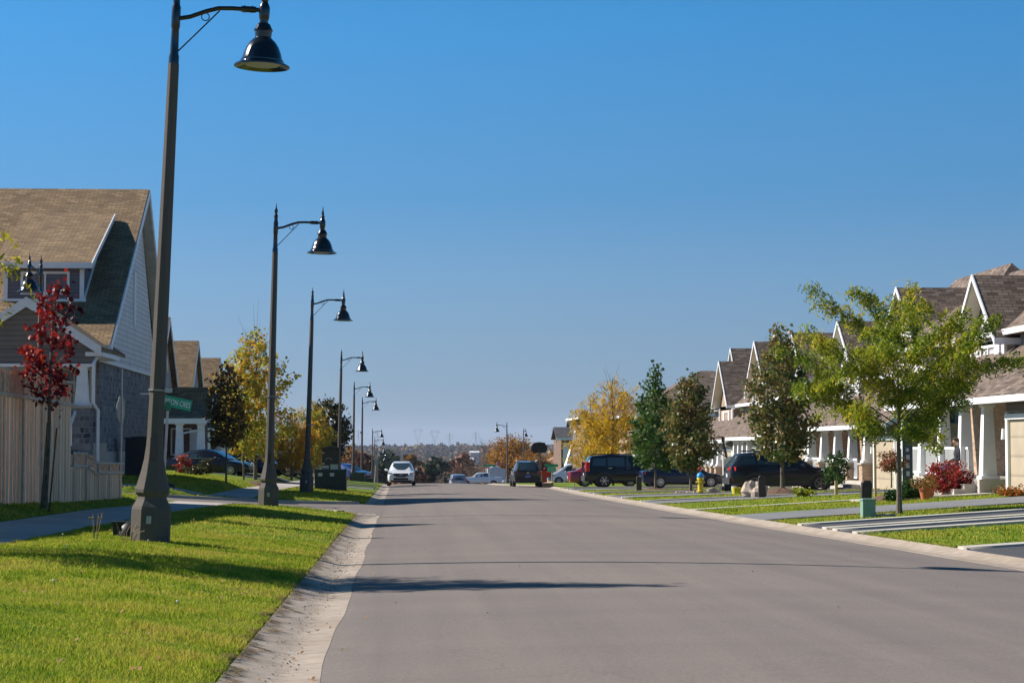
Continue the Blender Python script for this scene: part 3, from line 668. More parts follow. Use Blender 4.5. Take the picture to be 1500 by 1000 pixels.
L = [(220, 29.4, 2.3, 789), (393, 55.5, 1.2, 739), (449, 83.2, 1.5, 715), (495.5, 123.5, 1.2, 0), (517, 167, .6, 0), (529.5, 193, .5, 0), (545, 288, .4, 0), (548.5, 312, .3, 0), (551.5, 346, .2, 0), (553.5, 385, .2, 0)]
lamps = []
for i, (px, D, lean, py) in enumerate(L):
    o = lamp0 if i == 0 else copy_tree(lamp0); x = X(px, D, py or 705)
    o.location = (x, D, G(x, D)-.01 if not py else at(px, py, D).z); o.rotation_euler = (R([0, .3, -.2, .1, 0, .2, 0, 0, 0, 0][i]), R(lean), R([0, 2, -2, 1, 0, 1, 0, 0, 0, 0][i])); o['label'] = lab[i]; lamps.append(o)
for (px, D, H0, rz, lb) in ((743, 255, 617, 180, 'lamp post on the right beyond the crest with its arm pointing left'), (767, 292, 626, -80, 'lamp post on the right seen end-on, behind the parked dark SUV')):
    o = copy_tree(lamp0); x = X(px, D, 690); zt = Z(H0, D); o.location = (x, D, zt-8.1); o.rotation_euler = (0, R(.3), R(rz)); o['label'] = lb; lamps.append(o)
o = copy_tree(lamp0); x = X(59, 68, 500); o.location = (x, 68, Z(378, 68)-8.1); o.rotation_euler = (0, 0, R(-97)); o['label'] = 'lamp post on the side street, partly hidden by the red maple'
# little steel bands strapped round the concrete poles
for i, zb in ((0, 2.1), (1, 2.9), (2, 2.55)):
    b = MB().lathe([(.135, zb), (.137, zb+.02)], 8, rot=math.pi/8); b.obox((.16, -.06, zb+.015), (.1, .05, .07)); b.build('strap', M_STEEL, lamps[i])
# black plastic drain stub at the first lamp's foot
d = thing('drain_pipe_cap', 'black plastic pipe cap lying in the grass at the foot of the nearest lamp post', 'pipe cap', (X(188, 30.6, 785), 30.6, G(-4, 30.6)))
m = plain('black_plastic', (.01, .01, .01), .5)
MB().lathe([(.19, 0), (.19, .06), (.16, .16), (.1, .22), (.02, .24)], 16, (.03, 0, 0)).build('dome', m, d, smooth=True); MB().box(-.22, .0, -.06, .1, .0, .2).box(-.24, .02, -.08, .12, .2, .23).build('outlet', m, d)
# dandelions
M_STALK = plain('dry_stalk', (.3, .2, .09), .8); M_FLUFF = plain('seed_head', (.7, .7, .7), .9); M_DANDY = plain('yellow_petals', (.7, .5, .02), .7)
def flower(px, py, D, col, lb, h=.13):
    p = at(px, py, D); z0 = G(p.x, D); t = thing('dandelion', lb, 'dandelion', (p.x, D, z0), group='dandelions in the left verge')
    h = max(.08, p.z-z0); MB().tube([(0, 0, 0), (.012, 0, h*.6), (0, 0, h)], .003, 5).build('stem', M_STALK, t)
    MB().blob((0, 0, h), .012, 1, 8, .1, (1, 1, .8 if col is M_FLUFF else .4)).build('seed_head' if col is M_FLUFF else 'flower', col, t)
flower(217, 794, 27.9, M_FLUFF, 'white dandelion clock right of centre below the nearest lamp post'); flower(92, 782, 28.2, M_FLUFF, 'white dandelion clock on the tallest stalk near the shaded sidewalk')
flower(97, 804, 25.2, M_FLUFF, 'white dandelion clock in the shadow band at left'); flower(208, 804, 25.6, M_DANDY, 'yellow dandelion below the nearest lamp post')
flower(260, 882, 17.4, M_FLUFF, 'white dandelion clock low on the verge near the kerb'); flower(45, 812, 24.3, M_DANDY, 'yellow dandelion at the left edge in shadow'); flower(78, 865, 18.6, M_FLUFF, 'white dandelion clock in open sunlit grass at left')
# dead weed stalks
t = thing('dry_weed', 'tuft of dry weed stalks beside the foot of the nearest lamp post', 'weed', (X(190, 28.8, 790), 28.8, G(-4, 28.8))); mb = MB()
for k in range(9):
    a = rr.uniform(-1, 1); mb.tube([(a*.1, 0, 0), (a*.2, .02, .12), (a*.3+.03*k % .1, 0, rr.uniform(.15, .3))], .004, 4)
mb.build('stalks', M_STALK, t)
t = thing('dry_weed', 'leafy dry weed left of the black pipe cap', 'weed', (X(140, 29.4, 790), 29.4, G(-4.3, 29.4))); mb = MB()
for k in range(6):
    a = rr.uniform(-1, 1); mb.tube([(a*.04, 0, 0), (a*.06, .02, .14), (a*.12, 0, rr.uniform(.2, .38))], .004, 4); mb.blob((a*.12, 0, .3), .018, k, 5, .3)
mb.build('stalks', M_STALK, t)
# ------------------------------------------------------------------ fence
M_CEDAR = None
def cedar():
    m, t, b = base_mat('cedar_boards', .8, 0, .2)
    tc = nd(t, 'ShaderNodeTexCoord'); mp = nd(t, 'ShaderNodeMapping'); mp.inputs['Scale'].default_value = (9, 9, .6); t.links.new(tc.outputs['Object'], mp.inputs[0])
    n = nd(t, 'ShaderNodeTexNoise'); n.inputs['Scale'].default_value = 2; n.inputs['Detail'].default_value = 9; n.inputs['Roughness'].default_value = .7; t.links.new(mp.outputs[0], n.inputs['Vector'])
    g_ = nd(t, 'ShaderNodeNewGeometry')
    r = ramp(t, [(.2, (.6, .35, .21)), (.5, (.9, .59, .39)), (.8, (.97, .73, .52))]); t.links.new(n.outputs[0], r.inputs[0])
    r2 = ramp(t, [(0, (.68, .64, .62)), (.5, (1, .98, .96)), (1, (1.15, 1.12, 1.12))]); t.links.new(g_.outputs['Random Per Island'], r2.inputs[0])
    mul = nd(t, 'ShaderNodeMixRGB'); mul.blend_type = 'MULTIPLY'; mul.inputs[0].default_value = 1; t.links.new(r.outputs[0], mul.inputs[1]); t.links.new(r2.outputs[0], mul.inputs[2]); t.links.new(mul.outputs[0], b.inputs['Base Color'])
    bp = nd(t, 'ShaderNodeBump'); bp.inputs['Strength'].default_value = .4; bp.inputs['Distance'].default_value = .006; t.links.new(n.outputs[0], bp.inputs['Height']); t.links.new(bp.outputs[0], b.inputs['Normal']); return m
M_CEDAR = cedar()
M_CEDARD = plain('brown_top_boards', (.66, .36, .22), .85, var=.35, scale=9)
M_RAIL = plain('weathered_rail', (.68, .52, .4), .8, var=.2, scale=6)
def fence():
    t = thing('wooden_fence', 'tall cedar privacy fence with darker top band, stepping down towards the side street', 'fence', (-7.4, 45, 0))
    O = t.location
    pts = [(-9.0, 27.0), (-7.62, 39.2), (-7.25, 46.0), (-7.08, 53.4)]
    # centre line sampled by arc length
    P = [Vector((a, b, 0)) for a, b in pts]; seg = [(P[i+1]-P[i]).length for i in range(3)]; tot = sum(seg)
    def pt(s):
        for i in range(3):
            if s <= seg[i] or i == 2: return P[i]+(P[i+1]-P[i])*(s/seg[i]), (P[i+1]-P[i]).normalized()
            s -= seg[i]
    s_hi = seg[0]+seg[1]; s_mid = s_hi+3.1
    def top(s):
        q, _ = pt(s); gz = G(q.x, q.y)
        if s < s_hi: return gz+2.62
        if s < s_mid: return gz+1.08
        return gz+.88
    bd = MB(); tps = [MB(), MB(), MB()]; posts = []; rnd = random.Random(3); s = 0
    while s < tot-.05:
        q, d = pt(s); nrm = Vector((d.y, -d.x, 0)); ang = math.atan2(d.y, d.x)
        gz = G(q.x, q.y); T = top(s); band = .5 if s < s_hi else (.3 if s < s_mid else .24)
        off = .012*(int(s/.14) % 2)
        bd.obox((q.x+nrm.x*off, q.y+nrm.y*off, (gz-.05+T-band)/2), (.136, .02, T-band-gz+.05), (0, 0, ang+rnd.uniform(-.01, .01)))
        tps[0 if s < s_hi else 1 if s < s_mid else 2].obox((q.x, q.y, T-band/2), (.136, .018, band-.05), (0, 0, ang)); s += .14
    bd.build('fence_boards', M_CEDAR, t, O, uv=False); [tp.build('top_band', M_CEDARD, t, O, uv=False) for tp in tps]
    s = .0; k = 0
    while s < tot+.1:
        ss = min(s, tot-.03); q, d = pt(ss); nrm = Vector((d.y, -d.x, 0)); ang = math.atan2(d.y, d.x); T = max(top(max(ss-.1, 0)), top(ss)); gz = G(q.x, q.y)
        p = MB().obox((q.x+nrm.x*.035, q.y+nrm.y*.035, (gz+T)/2+.0), (.06, .03, T-gz+.06), (0, 0, ang)).build('fence_post', M_RAIL if k % 1 == 0 else M_CEDARD, t, O, uv=False); k += 1
        e = min(s+1.62, tot); q2, d2 = pt(e); m_ = (q+q2)/2; band = .5 if s < s_hi else (.3 if s < s_mid else .24); l = (q2-q).length
        T1 = top(ss+.02); T2 = top(max(e-.02, 0)) if abs(top(max(e-.02, 0))-T1) < .3 else T1
        if l > .1:
            for dz, th in ((0, .04), (-band, .07)):
                MB().tube([(q.x+nrm.x*.03, q.y+nrm.y*.03, T1+dz), (q2.x+nrm.x*.03, q2.y+nrm.y*.03, T2+dz)], th*.62, 4).build('rail', M_RAIL, t, O, uv=False)
        s += 1.62
fence()

# ------------------------------------------------------------------ trees
def tree(name, label, cat, px, py, D, top_py, bot_py, rad, leaf, trunkmat=None, nleaf=9000, lsize=.09, seed=1, shape='oval', group=None,
         bark_r=.07, locust=False, nb=26, loc=None, H=None, crown_z=None, spread=.16, bare=0, lean=0, jit=(.72, 1.12), droop=0, trunk_u=.7):
    rnd = np.random.RandomState(seed); r2 = random.Random(seed)
    if loc is None:
        p = at(px, py, D); loc = (p.x, D, G(p.x, D) if py is None else max(G(p.x, D)-.05, p.z))
        H = Z(top_py, D, px)-loc[2]; cz = Z(bot_py, D, px)-loc[2]
    else: cz = crown_z
    t = thing(name, label, cat, loc, group=group); tm = trunkmat or M_TRUNK
    def prof(u):
        if shape == 'oval': return math.sin(math.pi*(u*.93+.05)**.75)**.7
        if shape == 'spire': return (min(1, .75+u*1.5) if u < .45 else 1-(u-.45)*1.9 if u < .74 else max(.08, .45-(u-.74)*2.6))
        if shape == 'cone': return (1-u)**1.35*min(1, (u+.03)*8)**.5+.04
        if shape == 'vase': return min(1, .35+1.5*u)*(1-u**4)**.6
        if shape == 'round': return math.sqrt(max(.02, 1-(2*u-.95)**2))
        return 1
    mb = MB(); ch = H-cz
    axis = [Vector((lean*z/H+.05*math.sin(z*1.3+seed)*z/H, .04*math.sin(z*1.7+seed), z)) for z in np.linspace(-.1, H*(.97 if shape != 'vase' else .7), 12)]
    def ax(z): 
        u = min(max(z/axis[-1].z, 0), 1)*11; i = min(int(u), 10); return axis[i].lerp(axis[i+1], u-i)
    mb.tube(axis, [bark_r*(1.25 if i == 0 else 1)*(1-i/12.5)+.008 for i in range(12)], 8)
    twigs = []
    for k in range(nb):
        u = ((k+.5)/nb)**(1.0); a = k*2.399+r2.uniform(-.4, .4)
        rr_ = rad*prof(u)*r2.uniform(*jit)
        z1 = cz+ch*u
        if locust or shape == 'vase': z0 = max(cz*.75, cz+(z1-cz)*.45-.2)
        else: z0 = max(cz*.92, z1-rr_*.55-.1)
        z0 = min(z0, axis[-1].z); p0 = ax(z0); p2 = Vector((p0.x+rr_*math.cos(a), p0.y+rr_*math.sin(a), z1+r2.uniform(-.1, .1)*ch*.3-droop*rr_*(1-u)))
        pm = p0.lerp(p2, .5)+Vector((0, 0, -.08*rr_+(.22*rr_ if (locust or shape == 'vase') else .0)))+Vector((r2.uniform(-.1, .1), r2.uniform(-.1, .1), 0))*rr_
        br = [p0, p0.lerp(pm, .5), pm, pm.lerp(p2, .55), p2]; b0 = bark_r*(.42-.22*u)
        mb.tube(br, [b0, b0*.8, b0*.6, b0*.4, b0*.18+.002], 5)
        twigs.append((pm.lerp(p0, .25), p2, 1.0))
        for j in range(5 if rr_ > .5 else 3):
            f = r2.uniform(.25, .95); q = p0.lerp(p2, f) if f < .5 else pm.lerp(p2, (f-.5)*2)
            ln = rr_*r2.uniform(.25, .55)+.1; b = a+r2.choice((-1, 1))*r2.uniform(.4, 1.3); e = q+Vector((math.cos(b), math.sin(b), r2.uniform(-.25, .75)))*ln
            mb.tube([q, q.lerp(e, .5)+Vector((0, 0, -.03*ln)), e], [b0*.35+.002, b0*.22+.0015, .002], 4); twigs.append((q, e, .8))
    for k in range(bare):
        a = r2.uniform(0, 6.28); z0 = min(cz+ch*r2.uniform(.6, .9), axis[-1].z); p0 = ax(z0); e = p0+Vector((math.cos(a)*.45, math.sin(a)*.45, 1.0))*ch*r2.uniform(.2, .4)
        mb.tube([p0, p0.lerp(e, .5)+Vector((0, 0, -.1)), e], [.012, .008, .003], 4)
    mb.build('trunk', tm, t, smooth=True, uv=False)
    # leaves
    A = np.array([tuple(q[0]) for q in twigs]); B = np.array([tuple(q[1]) for q in twigs]); W = np.array([(q[1]-q[0]).length for q in twigs]); W /= W.sum()
    nl = nleaf//(4 if locust else 1); idx = rnd.choice(len(twigs), nl, p=W); f = rnd.rand(nl)**.8
    # leaves bunch in tufts along each twig
    tuft = np.round(f*6)/6; f = np.clip(tuft+(f-tuft)*.55, 0, 1.03)
    C = A[idx]*(1-f)[:, None]+B[idx]*f[:, None]+rnd.randn(nl, 3)*spread*np.array([1, 1, .8])*rad*.42
    if locust:
        # compound leaves: a drooping stalk with paired strips of leaflets
        m = 4; d = rnd.randn(nl, 3); d[:, 2] = d[:, 2]*.4-.5; d /= np.linalg.norm(d, axis=1)[:, None]
        s = lsize*(.7+.6*rnd.rand(nl)); V = []
        side = np.cross(d, rnd.randn(nl, 3)); side /= np.linalg.norm(side, axis=1)[:, None]
        up = np.cross(d, side)
        for k in range(m):
            c = C+d*(s*(k*.75))[:, None]+np.array([0, 0, -1])*(s*.16*k*k)[:, None]
            sd = side*(1 if k % 2 else -1)+up*.3*rnd.randn(nl)[:, None]
            tip = c+sd*(s*.95)[:, None]+d*(s*.35)[:, None]; wv = d*(s*.27)[:, None]
            V.append(np.stack([c-sd*(s*.7)[:, None]-wv, c-sd*(s*.1)[:, None]-wv*1.3, tip, c-sd*(s*.1)[:, None]+wv*1.3], 1))
        V = np.concatenate(V).reshape(-1, 3); nq = nl*m
    else:
        a = rnd.randn(nl, 3); a /= np.linalg.norm(a, axis=1)[:, None]; b = np.cross(a, rnd.randn(nl, 3)); b /= np.linalg.norm(b, axis=1)[:, None]
        nrm = np.cross(a, b); s = (lsize*(.6+.75*rnd.rand(nl)))[:, None]
        V = np.stack([C-a*s*.55, C+b*s*.5+nrm*s*.12-a*s*.05, C+a*s*.6, C-b*s*.5+nrm*s*.12-a*s*.05], 1).reshape(-1, 3); nq = nl
    V[:, 2] = np.maximum(V[:, 2], .25 if cz > .4 else .02)
    np_mesh('crown', V, np.arange(nq*4).reshape(-1, 4), leaf, t)
    return t
LF_LOC = leafmat('locust_leaves', [(.06, .12, .01), (.13, .20, .015), (.24, .29, .02), (.42, .38, .03), (.55, .4, .03)], .5, .5, .7)
LF_YEL = leafmat('yellow_leaves', [(.4, .38, .03), (.6, .5, .05), (.3, .33, .03)], .45, .5, 1)
LF_RED = leafmat('red_leaves', [(.05, .005, .008), (.15, .01, .012), (.32, .018, .016), (.6, .07, .02)], .35, .45, 1.2)
LF_MIX = leafmat('turning_maple_leaves', [(.10, .17, .02), (.28, .31, .03), (.38, .36, .04), (.5, .38, .04), (.58, .22, .03), (.2, .25, .03)], .45, .5, .7)
LF_DKG = leafmat('dark_maple_leaves', [(.012, .02, .008), (.035, .055, .015), (.06, .07, .018), (.11, .06, .02), (.03, .045, .015)], .25, .35, 1)
LF_DKG2 = leafmat('bronze_green_leaves', [(.03, .06, .015), (.08, .12, .03), (.17, .18, .045), (.26, .15, .05), (.06, .10, .03)], .3, .35, 1)
LF_GRN = leafmat('green_leaves', [(.018, .05, .01), (.035, .09, .015), (.07, .14, .02), (.14, .19, .03)], .35, .4, 1)
LF_AMB = leafmat('amber_leaves', [(.28, .27, .02), (.5, .37, .02), (.66, .42, .03), (.55, .28, .02), (.17, .22, .02)], .45, .5, .7)
LF_ORG = leafmat('orange_amber_leaves', [(.4, .24, .02), (.62, .33, .025), (.7, .4, .03), (.45, .2, .02)], .45, .5, .9)
LF_BRZ = leafmat('dark_bronze_leaves', [(.03, .035, .012), (.1, .06, .02), (.22, .13, .03), (.05, .06, .02)], .3, .5, 1)
LF_SHR = leafmat('burning_bush_leaves', [(.1, .09, .03), (.28, .05, .03), (.42, .03, .04), (.3, .1, .04)], .35, .5, 2)
LF_BOX = leafmat('boxwood_leaves', [(.01, .04, .008), (.03, .08, .015), (.06, .12, .02)], .25, .4, 3)

tree('locust_tree', 'slender yellow-green locust at the left edge of the frame whose branch tips reach into view', 'tree', 0, 0, 0, 0, 0, 2.25, LF_YEL, nleaf=26000, lsize=.055, seed=3, shape='cone', locust=True, nb=40, loc=(-6.8, 25.3, G(-6.8, 25.3)-.05), H=7.3, crown_z=2.3, bark_r=.06)
tree('red_maple', 'small dark red maple tied between two black stakes in front of the cedar fence', 'tree', 65, 737, 41, 412, 585, .55, LF_RED, M_TRUNK, nleaf=900, lsize=.1, seed=7, shape='oval', nb=20, bark_r=.045, spread=.42, lean=.2)
rm = at(65, 737, 41); t = thing('tree_stake', 'black metal stake left of the red maple trunk', 'stake', (X(60, 40.6, 738), 40.6, G(-7.1, 40.6)), group='stakes beside the red maple')
MB().tube([(0, 0, -.1), (.11, 0, 1.66)], .018, 6).build('rod', M_BLACKM, t)
t = thing('tree_stake', 'black metal stake right of the red maple trunk', 'stake', (X(72, 40.6, 738), 40.6, G(-7.0, 40.6)), group='stakes beside the red maple')
MB().tube([(0, 0, -.1), (.13, 0, 1.58)], .018, 6).build('rod', M_BLACKM, t)
tree('locust_tree', 'large green and yellow honey locust on the right lawn behind the green utility pedestal', 'tree', 1317, 745, 46.5, 408, 632, 2.5, LF_LOC, M_TRUNK, nleaf=38000, lsize=.056, seed=31, shape='vase', locust=True, nb=27, bark_r=.055, spread=.085, jit=(.6, 1.12), droop=.12)
tree('maple_tree', 'dark green maple with reddish leaves rising in front of the parked jeep-like car', 'tree', 1146, 716, 78, 482, 668, 1.25, LF_DKG2, M_TRUNK, nleaf=7500, lsize=.12, seed=5, shape='oval', nb=44, bark_r=.075, spread=.32)
tree('maple_tree', 'bronze-green maple with an open top, between the fire hydrant and the dark sedan', 'tree', 1012, 720, 92, 552, 682, 1.02, LF_DKG2, M_TRUNK, nleaf=6500, lsize=.13, seed=15, shape='oval', nb=40, bark_r=.06, spread=.34)
tree('maple_tree', 'bright green maple with a narrow leader in front of the big black SUV', 'tree', 960, 716, 104, 533, 682, 1.2, LF_GRN, M_TRUNK, nleaf=4600, lsize=.14, seed=25, shape='spire', nb=40, bark_r=.055, spread=.3)
tree('locust_tree', 'amber yellow locust spreading above the big black SUV', 'tree', 898, 712, 132, 548, 668, 2.45, LF_AMB, M_TRUNKD, nleaf=10500, lsize=.095, seed=35, shape='oval', locust=True, nb=30, bark_r=.07, spread=.15, bare=8, jit=(.5, 1.15))
tree('locust_tree', 'half-turned yellow locust left of the big black SUV, in front of the brick house', 'tree', 866, 712, 140, 578, 690, 1.6, LF_AMB, M_TRUNKD, nleaf=6000, lsize=.095, seed=36, shape='oval', locust=True, nb=26, bark_r=.06, spread=.2, bare=6)
tree('slender_maple', 'slim dark bronze maple left of the turning green maple', 'tree', 331, 704, 88, 533, 650, .85, LF_BRZ, M_TRUNK, nleaf=2500, lsize=.12, seed=45, shape='oval', nb=34, bark_r=.035, spread=.34)
tree('maple_tree', 'tall maple turning from green to yellow and red, behind the second lamp post', 'tree', 374, 699, 99, 484, 668, 1.75, LF_MIX, M_TRUNK, nleaf=6800, lsize=.125, seed=46, shape='round', nb=36, bark_r=.08, spread=.24, bare=12, jit=(.6, 1.15))
tree('slender_maple', 'thin young maple with orange-tipped leaves left of the tall turning maple', 'tree', 357, 699, 94, 520, 662, .95, LF_MIX, M_TRUNK, nleaf=3200, lsize=.13, seed=47, shape='oval', nb=26, bark_r=.035, spread=.34)
tree('locust_tree', 'low amber locust between the second and third lamp posts', 'tree', 427, 700, 120, 600, 684, 1.5, LF_ORG, M_TRUNK, nleaf=8500, lsize=.09, seed=48, shape='round', locust=True, nb=26, bark_r=.06, spread=.2)
tree('locust_tree', 'greenish amber locust behind the silver minivan', 'tree', 456, 700, 134, 585, 680, 1.35, LF_MIX, M_TRUNK, nleaf=8000, lsize=.095, seed=49, shape='oval', locust=True, nb=30, bark_r=.06, spread=.24)
tree('maple_tree', 'dark round maple behind the mailbox kiosk', 'tree', 482, 702, 138, 585, 672, 1.45, LF_DKG, M_TRUNKD, nleaf=7000, lsize=.15, seed=50, shape='round', nb=38, bark_r=.07, spread=.3)
tree('topiary_tree', 'small round-headed shrub with red tips on a stem beside the jeep-like car', 'tree', 1226, 716, 74, 662, 704, .42, LF_GRN, M_TRUNK, nleaf=1400, lsize=.07, seed=52, shape='oval', nb=14, bark_r=.02, spread=.4)
tree('topiary_tree', 'small weeping standard tree in front of the tan garage door beside the large locust', 'tree', 1306, 709, 62, 661, 686, .38, leafmat('weeping_leaves', [(.08, .12, .02), (.25, .10, .05), (.4, .12, .08)], .3, .5, 3), M_TRUNK, nleaf=1100, lsize=.06, seed=53, shape='round', nb=14, bark_r=.018, spread=.4)
tree('topiary_tree', 'thin sapling with few leaves close to the porch column right of the large locust', 'tree', 1374, 712, 59, 612, 660, .32, LF_LOC, M_TRUNK, nleaf=420, lsize=.07, seed=54, shape='oval', nb=10, bark_r=.015, spread=.5)
# shrubs: many leaves on a fan of stems
def shrub(name, label, px, D, w_px, h_px, leaf, n=1600, ls=.06, seed=1, group=None, dome=True):
    x = X(px, D, 710); z = G(x, D); s = D/3000; return tree(name, label, 'shrub', 0, 0, 0, 0, 0, w_px*s*.5, leaf, M_TRUNKD, nleaf=n, lsize=ls, seed=seed, shape='round', nb=20, loc=(x, D, z), H=h_px*s, crown_z=.08 if dome else h_px*s*.2, bark_r=.02, spread=.34, group=group)
shrub('burning_bush', 'crimson and green burning bush in front of the white porch columns', 1391, 58.5, 58, 50, LF_SHR, 3600, .06, 61, dome=False)
shrub('evergreen_shrub', 'dark green shrub just right of the large locust trunk', 1333, 57, 34, 27, LF_BOX, 2400, .055, 62)
shrub('evergreen_shrub', 'small dark green shrub just left of the large locust trunk', 1309, 56, 22, 18, LF_BOX, 1500, .05, 63)
shrub('hosta_plant', 'yellow-green leafy plant on the lawn below the rear half of the jeep-like car', 1176, 70, 24, 11, LF_LOC, 420, .08, 64)
shrub('flower_bed', 'orange flowers along the wall below the tan garage at the right edge', 1484, 53.8, 44, 9, leafmat('orange_flowers', [(.06, .14, .02), (.6, .12, .02), (.05, .12, .02), (.7, .2, .02)], .2, .6, 6), 1500, .045, 65)
shrub('red_shrub', 'low dark red barberry at the tail of the black sedan on the left', 269, 98, 20, 28, LF_SHR, 700, .09, 66)
shrub('evergreen_shrub', 'low dark shrub in front of the black sedan on the left', 287, 97, 28, 14, LF_DKG, 700, .09, 67)
shrub('evergreen_shrub', 'dark shrub beside the amber locusts at the left', 302, 105, 18, 22, LF_DKG, 500, .1, 68)
# terracotta pots with mums
M_TERRA = plain('terracotta', (.5, .15, .06), .8)
for i, (px, D, lb) in enumerate(((1355, 56, 'front terracotta pot of bronze mums beside the burning bush'), (1361, 57.2, 'rear terracotta pot of bronze mums, half hidden by the front pot'))):
    x = X(px, D, 716); t = thing('flower_pot', lb, 'flower pot', (x, D, G(x, D)), group='terracotta pots')
    MB().lathe([(.11, 0), (.16, .26), (.18, .26), (.18, .32), (.15, .32), (.14, .28)], 18).build('pot', M_TERRA, t, smooth=True)
    q = tree('mums', 'x', 'x', 0, 0, 0, 0, 0, .28, leafmat('bronze_mums', [(.08, .10, .02), (.3, .14, .03), (.35, .2, .05)], .3, .6, 4), M_TRUNKD, nleaf=700, lsize=.04, seed=70+i, shape='round', nb=14, loc=(0, 0, .28), H=.36, crown_z=.03, bark_r=.008, spread=.35)
    # planted in the pot: keep foliage as a part
    cr = kids(q); cr_c = [c for c in cr if c.name.startswith('crown')][0]; st = [c for c in cr if c.name.startswith('trunk')][0]
    for c, nm in ((cr_c, 'foliage'), (st, 'stems')): c.parent = t; c.location = (0, 0, .28); c.name = nm
    bpy.data.objects.remove(q)
# mulch mounds
def mound(px, py, D, r_, lb, mat=M_MULCH, h=.18):
    x = X(px, D, py); mb = MB(); rnd = np.random.RandomState(int(px)); n = 24; V = [(0, 0, h)]
    for k, f in enumerate((.3, .6, .85, 1.05)):
        for j in range(n):
            a = 2*math.pi*j/n; V.append((r_*f*math.cos(a)*(1+.08*rnd.randn()), r_*f*math.sin(a)*(1+.08*rnd.randn()), h*(1-f**1.6)+.02*rnd.randn()-(.05 if k == 3 else 0)))
    F = [(0, 1+j, 1+(j+1) % n) for j in range(n)]
    for k in range(3):
        for j in range(n): a = 1+k*n+j; b = 1+k*n+(j+1) % n; F.append((a, a+n, b+n, b))
    o = MB().add(V, F).build('mulch_mound', mat, smooth=True, uv=False); o.location = (x, D, G(x, D)); return tag(o, lb, 'mulch')
mound(1146, 718, 78, .95, 'brown mulch mound round the trunk of the dark green maple', h=.25); mound(1302, 714, 57, .6, 'brown mulch heap left of the large locust trunk', h=.2)
mound(960, 717, 104, .8, 'mulch ring under the bright green maple', h=.1); mound(372, 702, 99, .9, 'mulch ring under the tall turning maple', h=.15); mound(1012, 722, 92, .9, 'mulch ring under the bronze-green maple', h=.08)

# ------------------------------------------------------------------ house builders
def gable_prism(mb, x0, x1, y0, y1, ze, za, axis='x', yr=None, th=.18):
    """roof of two slopes; ridge runs along `axis`"""
    if axis == 'x':
        yr = (y0+y1)/2 if yr is None else yr
        for (ya, yb) in ((y0, yr), (y1, yr)):
            p = [(x0, ya, ze), (x1, ya, ze), (x1, yb, za), (x0, yb, za)]
            mb.poly(p if ya < yb else p[::-1], 4, (0, 0, -th))
    else:
        xr_ = (x0+x1)/2 if yr is None else yr
        for (xa, xb) in ((x0, xr_), (x1, xr_)):
            p = [(xa, y0, ze), (xb, y0, za), (xb, y1, za), (xa, y1, ze)]
            mb.poly(p if xa < xb else p[::-1], 4, (0, 0, -th))
    return mb
def hip(mb, x0, x1, y0, y1, ze, za, th=.18, ridge='auto'):
    w_, d = x1-x0, y1-y0; m = min(w_, d)/2; cx, cy = (x0+x1)/2, (y0+y1)/2
    a, b = ((x0+m, cy), (x1-m, cy)) if w_ > d else ((cx, y0+m), (cx, y1-m))
    if abs(w_-d) < .3: b = (a[0]+.01, a[1]+.01)
    V = [(x0, y0, ze), (x1, y0, ze), (x1, y1, ze), (x0, y1, ze), (a[0], a[1], za), (b[0], b[1], za)]
    lo = [(x0, y0, ze-th), (x1, y0, ze-th), (x1, y1, ze-th), (x0, y1, ze-th)]
    F = [(0, 1, 5, 4), (1, 2, 5), (2, 3, 4, 5), (3, 0, 4)] if w_ > d else [(0, 1, 4), (1, 2, 5, 4), (2, 3, 5), (3, 0, 4, 5)]
    F += [(6, 9, 8, 7), (0, 6, 7, 1), (1, 7, 8, 2), (2, 8, 9, 3), (3, 9, 6, 0)]
    return mb.add(V+lo, F)
def shed(mb, p0, p1, p2, p3, th=.16): return mb.poly([p0, p1, p2, p3], 4, (0, 0, -th))
def window(house, O, face, a0, a1, z0, z1, pos, mull=1, frame=None, hb=0, trim=.09):
    """face: 'x' (wall of constant x, a runs along y, seen from -x) or 'y' (constant y, a runs along x, seen from -y); sx flips"""
    s = -1 if face in ('x', 'y') else 1; ff = face[-1]; frame = frame or M_WHITE
    def bx(mb, u0, u1, w0, w1, d0, d1):
        d0, d1 = sorted((pos+s*d0, pos+s*d1))
        return mb.box(d0, d1, u0, u1, w0, w1) if ff == 'x' else mb.box(u0, u1, d0, d1, w0, w1)
    mb = MB(); T = trim
    bx(mb, a0-T, a0, z0-T, z1+T, -.02, .06); bx(mb, a1, a1+T, z0-T, z1+T, -.02, .06); bx(mb, a0, a1, z1, z1+T, -.02, .06); bx(mb, a0, a1, z0-T, z0, -.02, .075)
    for k in range(1, mull+1):
        c = a0+(a1-a0)*k/(mull+1); bx(mb, c-.03, c+.03, z0, z1, -.01, .045)
    if hb: 
        for k in range(1, hb+1): c = z0+(z1-z0)*k/(hb+1); bx(mb, a0, a1, c-.02, c+.02, -.012, .04)
    f = mb.build('window', frame, house, O)
    bx(MB(), a0, a1, z0, z1, -.03, .02).build('pane', M_GLASS, f)
    return f
def column(house, O, c, z0, z1, w0, w1, mat=None, pier=None, pz=0, name='porch_column'):
    mb = MB(); mb.frus(c, (w0, w0), (w1, w1), z0+.1, z1-.12); mb.frus(c, (w0+.12, w0+.12), (w0+.12, w0+.12), z0, z0+.1); mb.frus(c, (w1+.12, w1+.12), (w1+.12, w1+.12), z1-.12, z1)
    o = mb.build(name, mat or M_WHITE, house, O, bevel=.008)
    if pier: 
        p = MB().frus(c, (w0+.22, w0+.22), (w0+.22, w0+.22), pz, z0-.08).build('pier', pier, o); MB().frus(c, (w0+.34, w0+.34), (w0+.34, w0+.34), z0-.08, z0).build('pier_cap', M_CONC, o)
        for q in (p,): pass
        for q in kids(o): q.data.transform(Matrix.Translation(-Vector(O)))
    return o
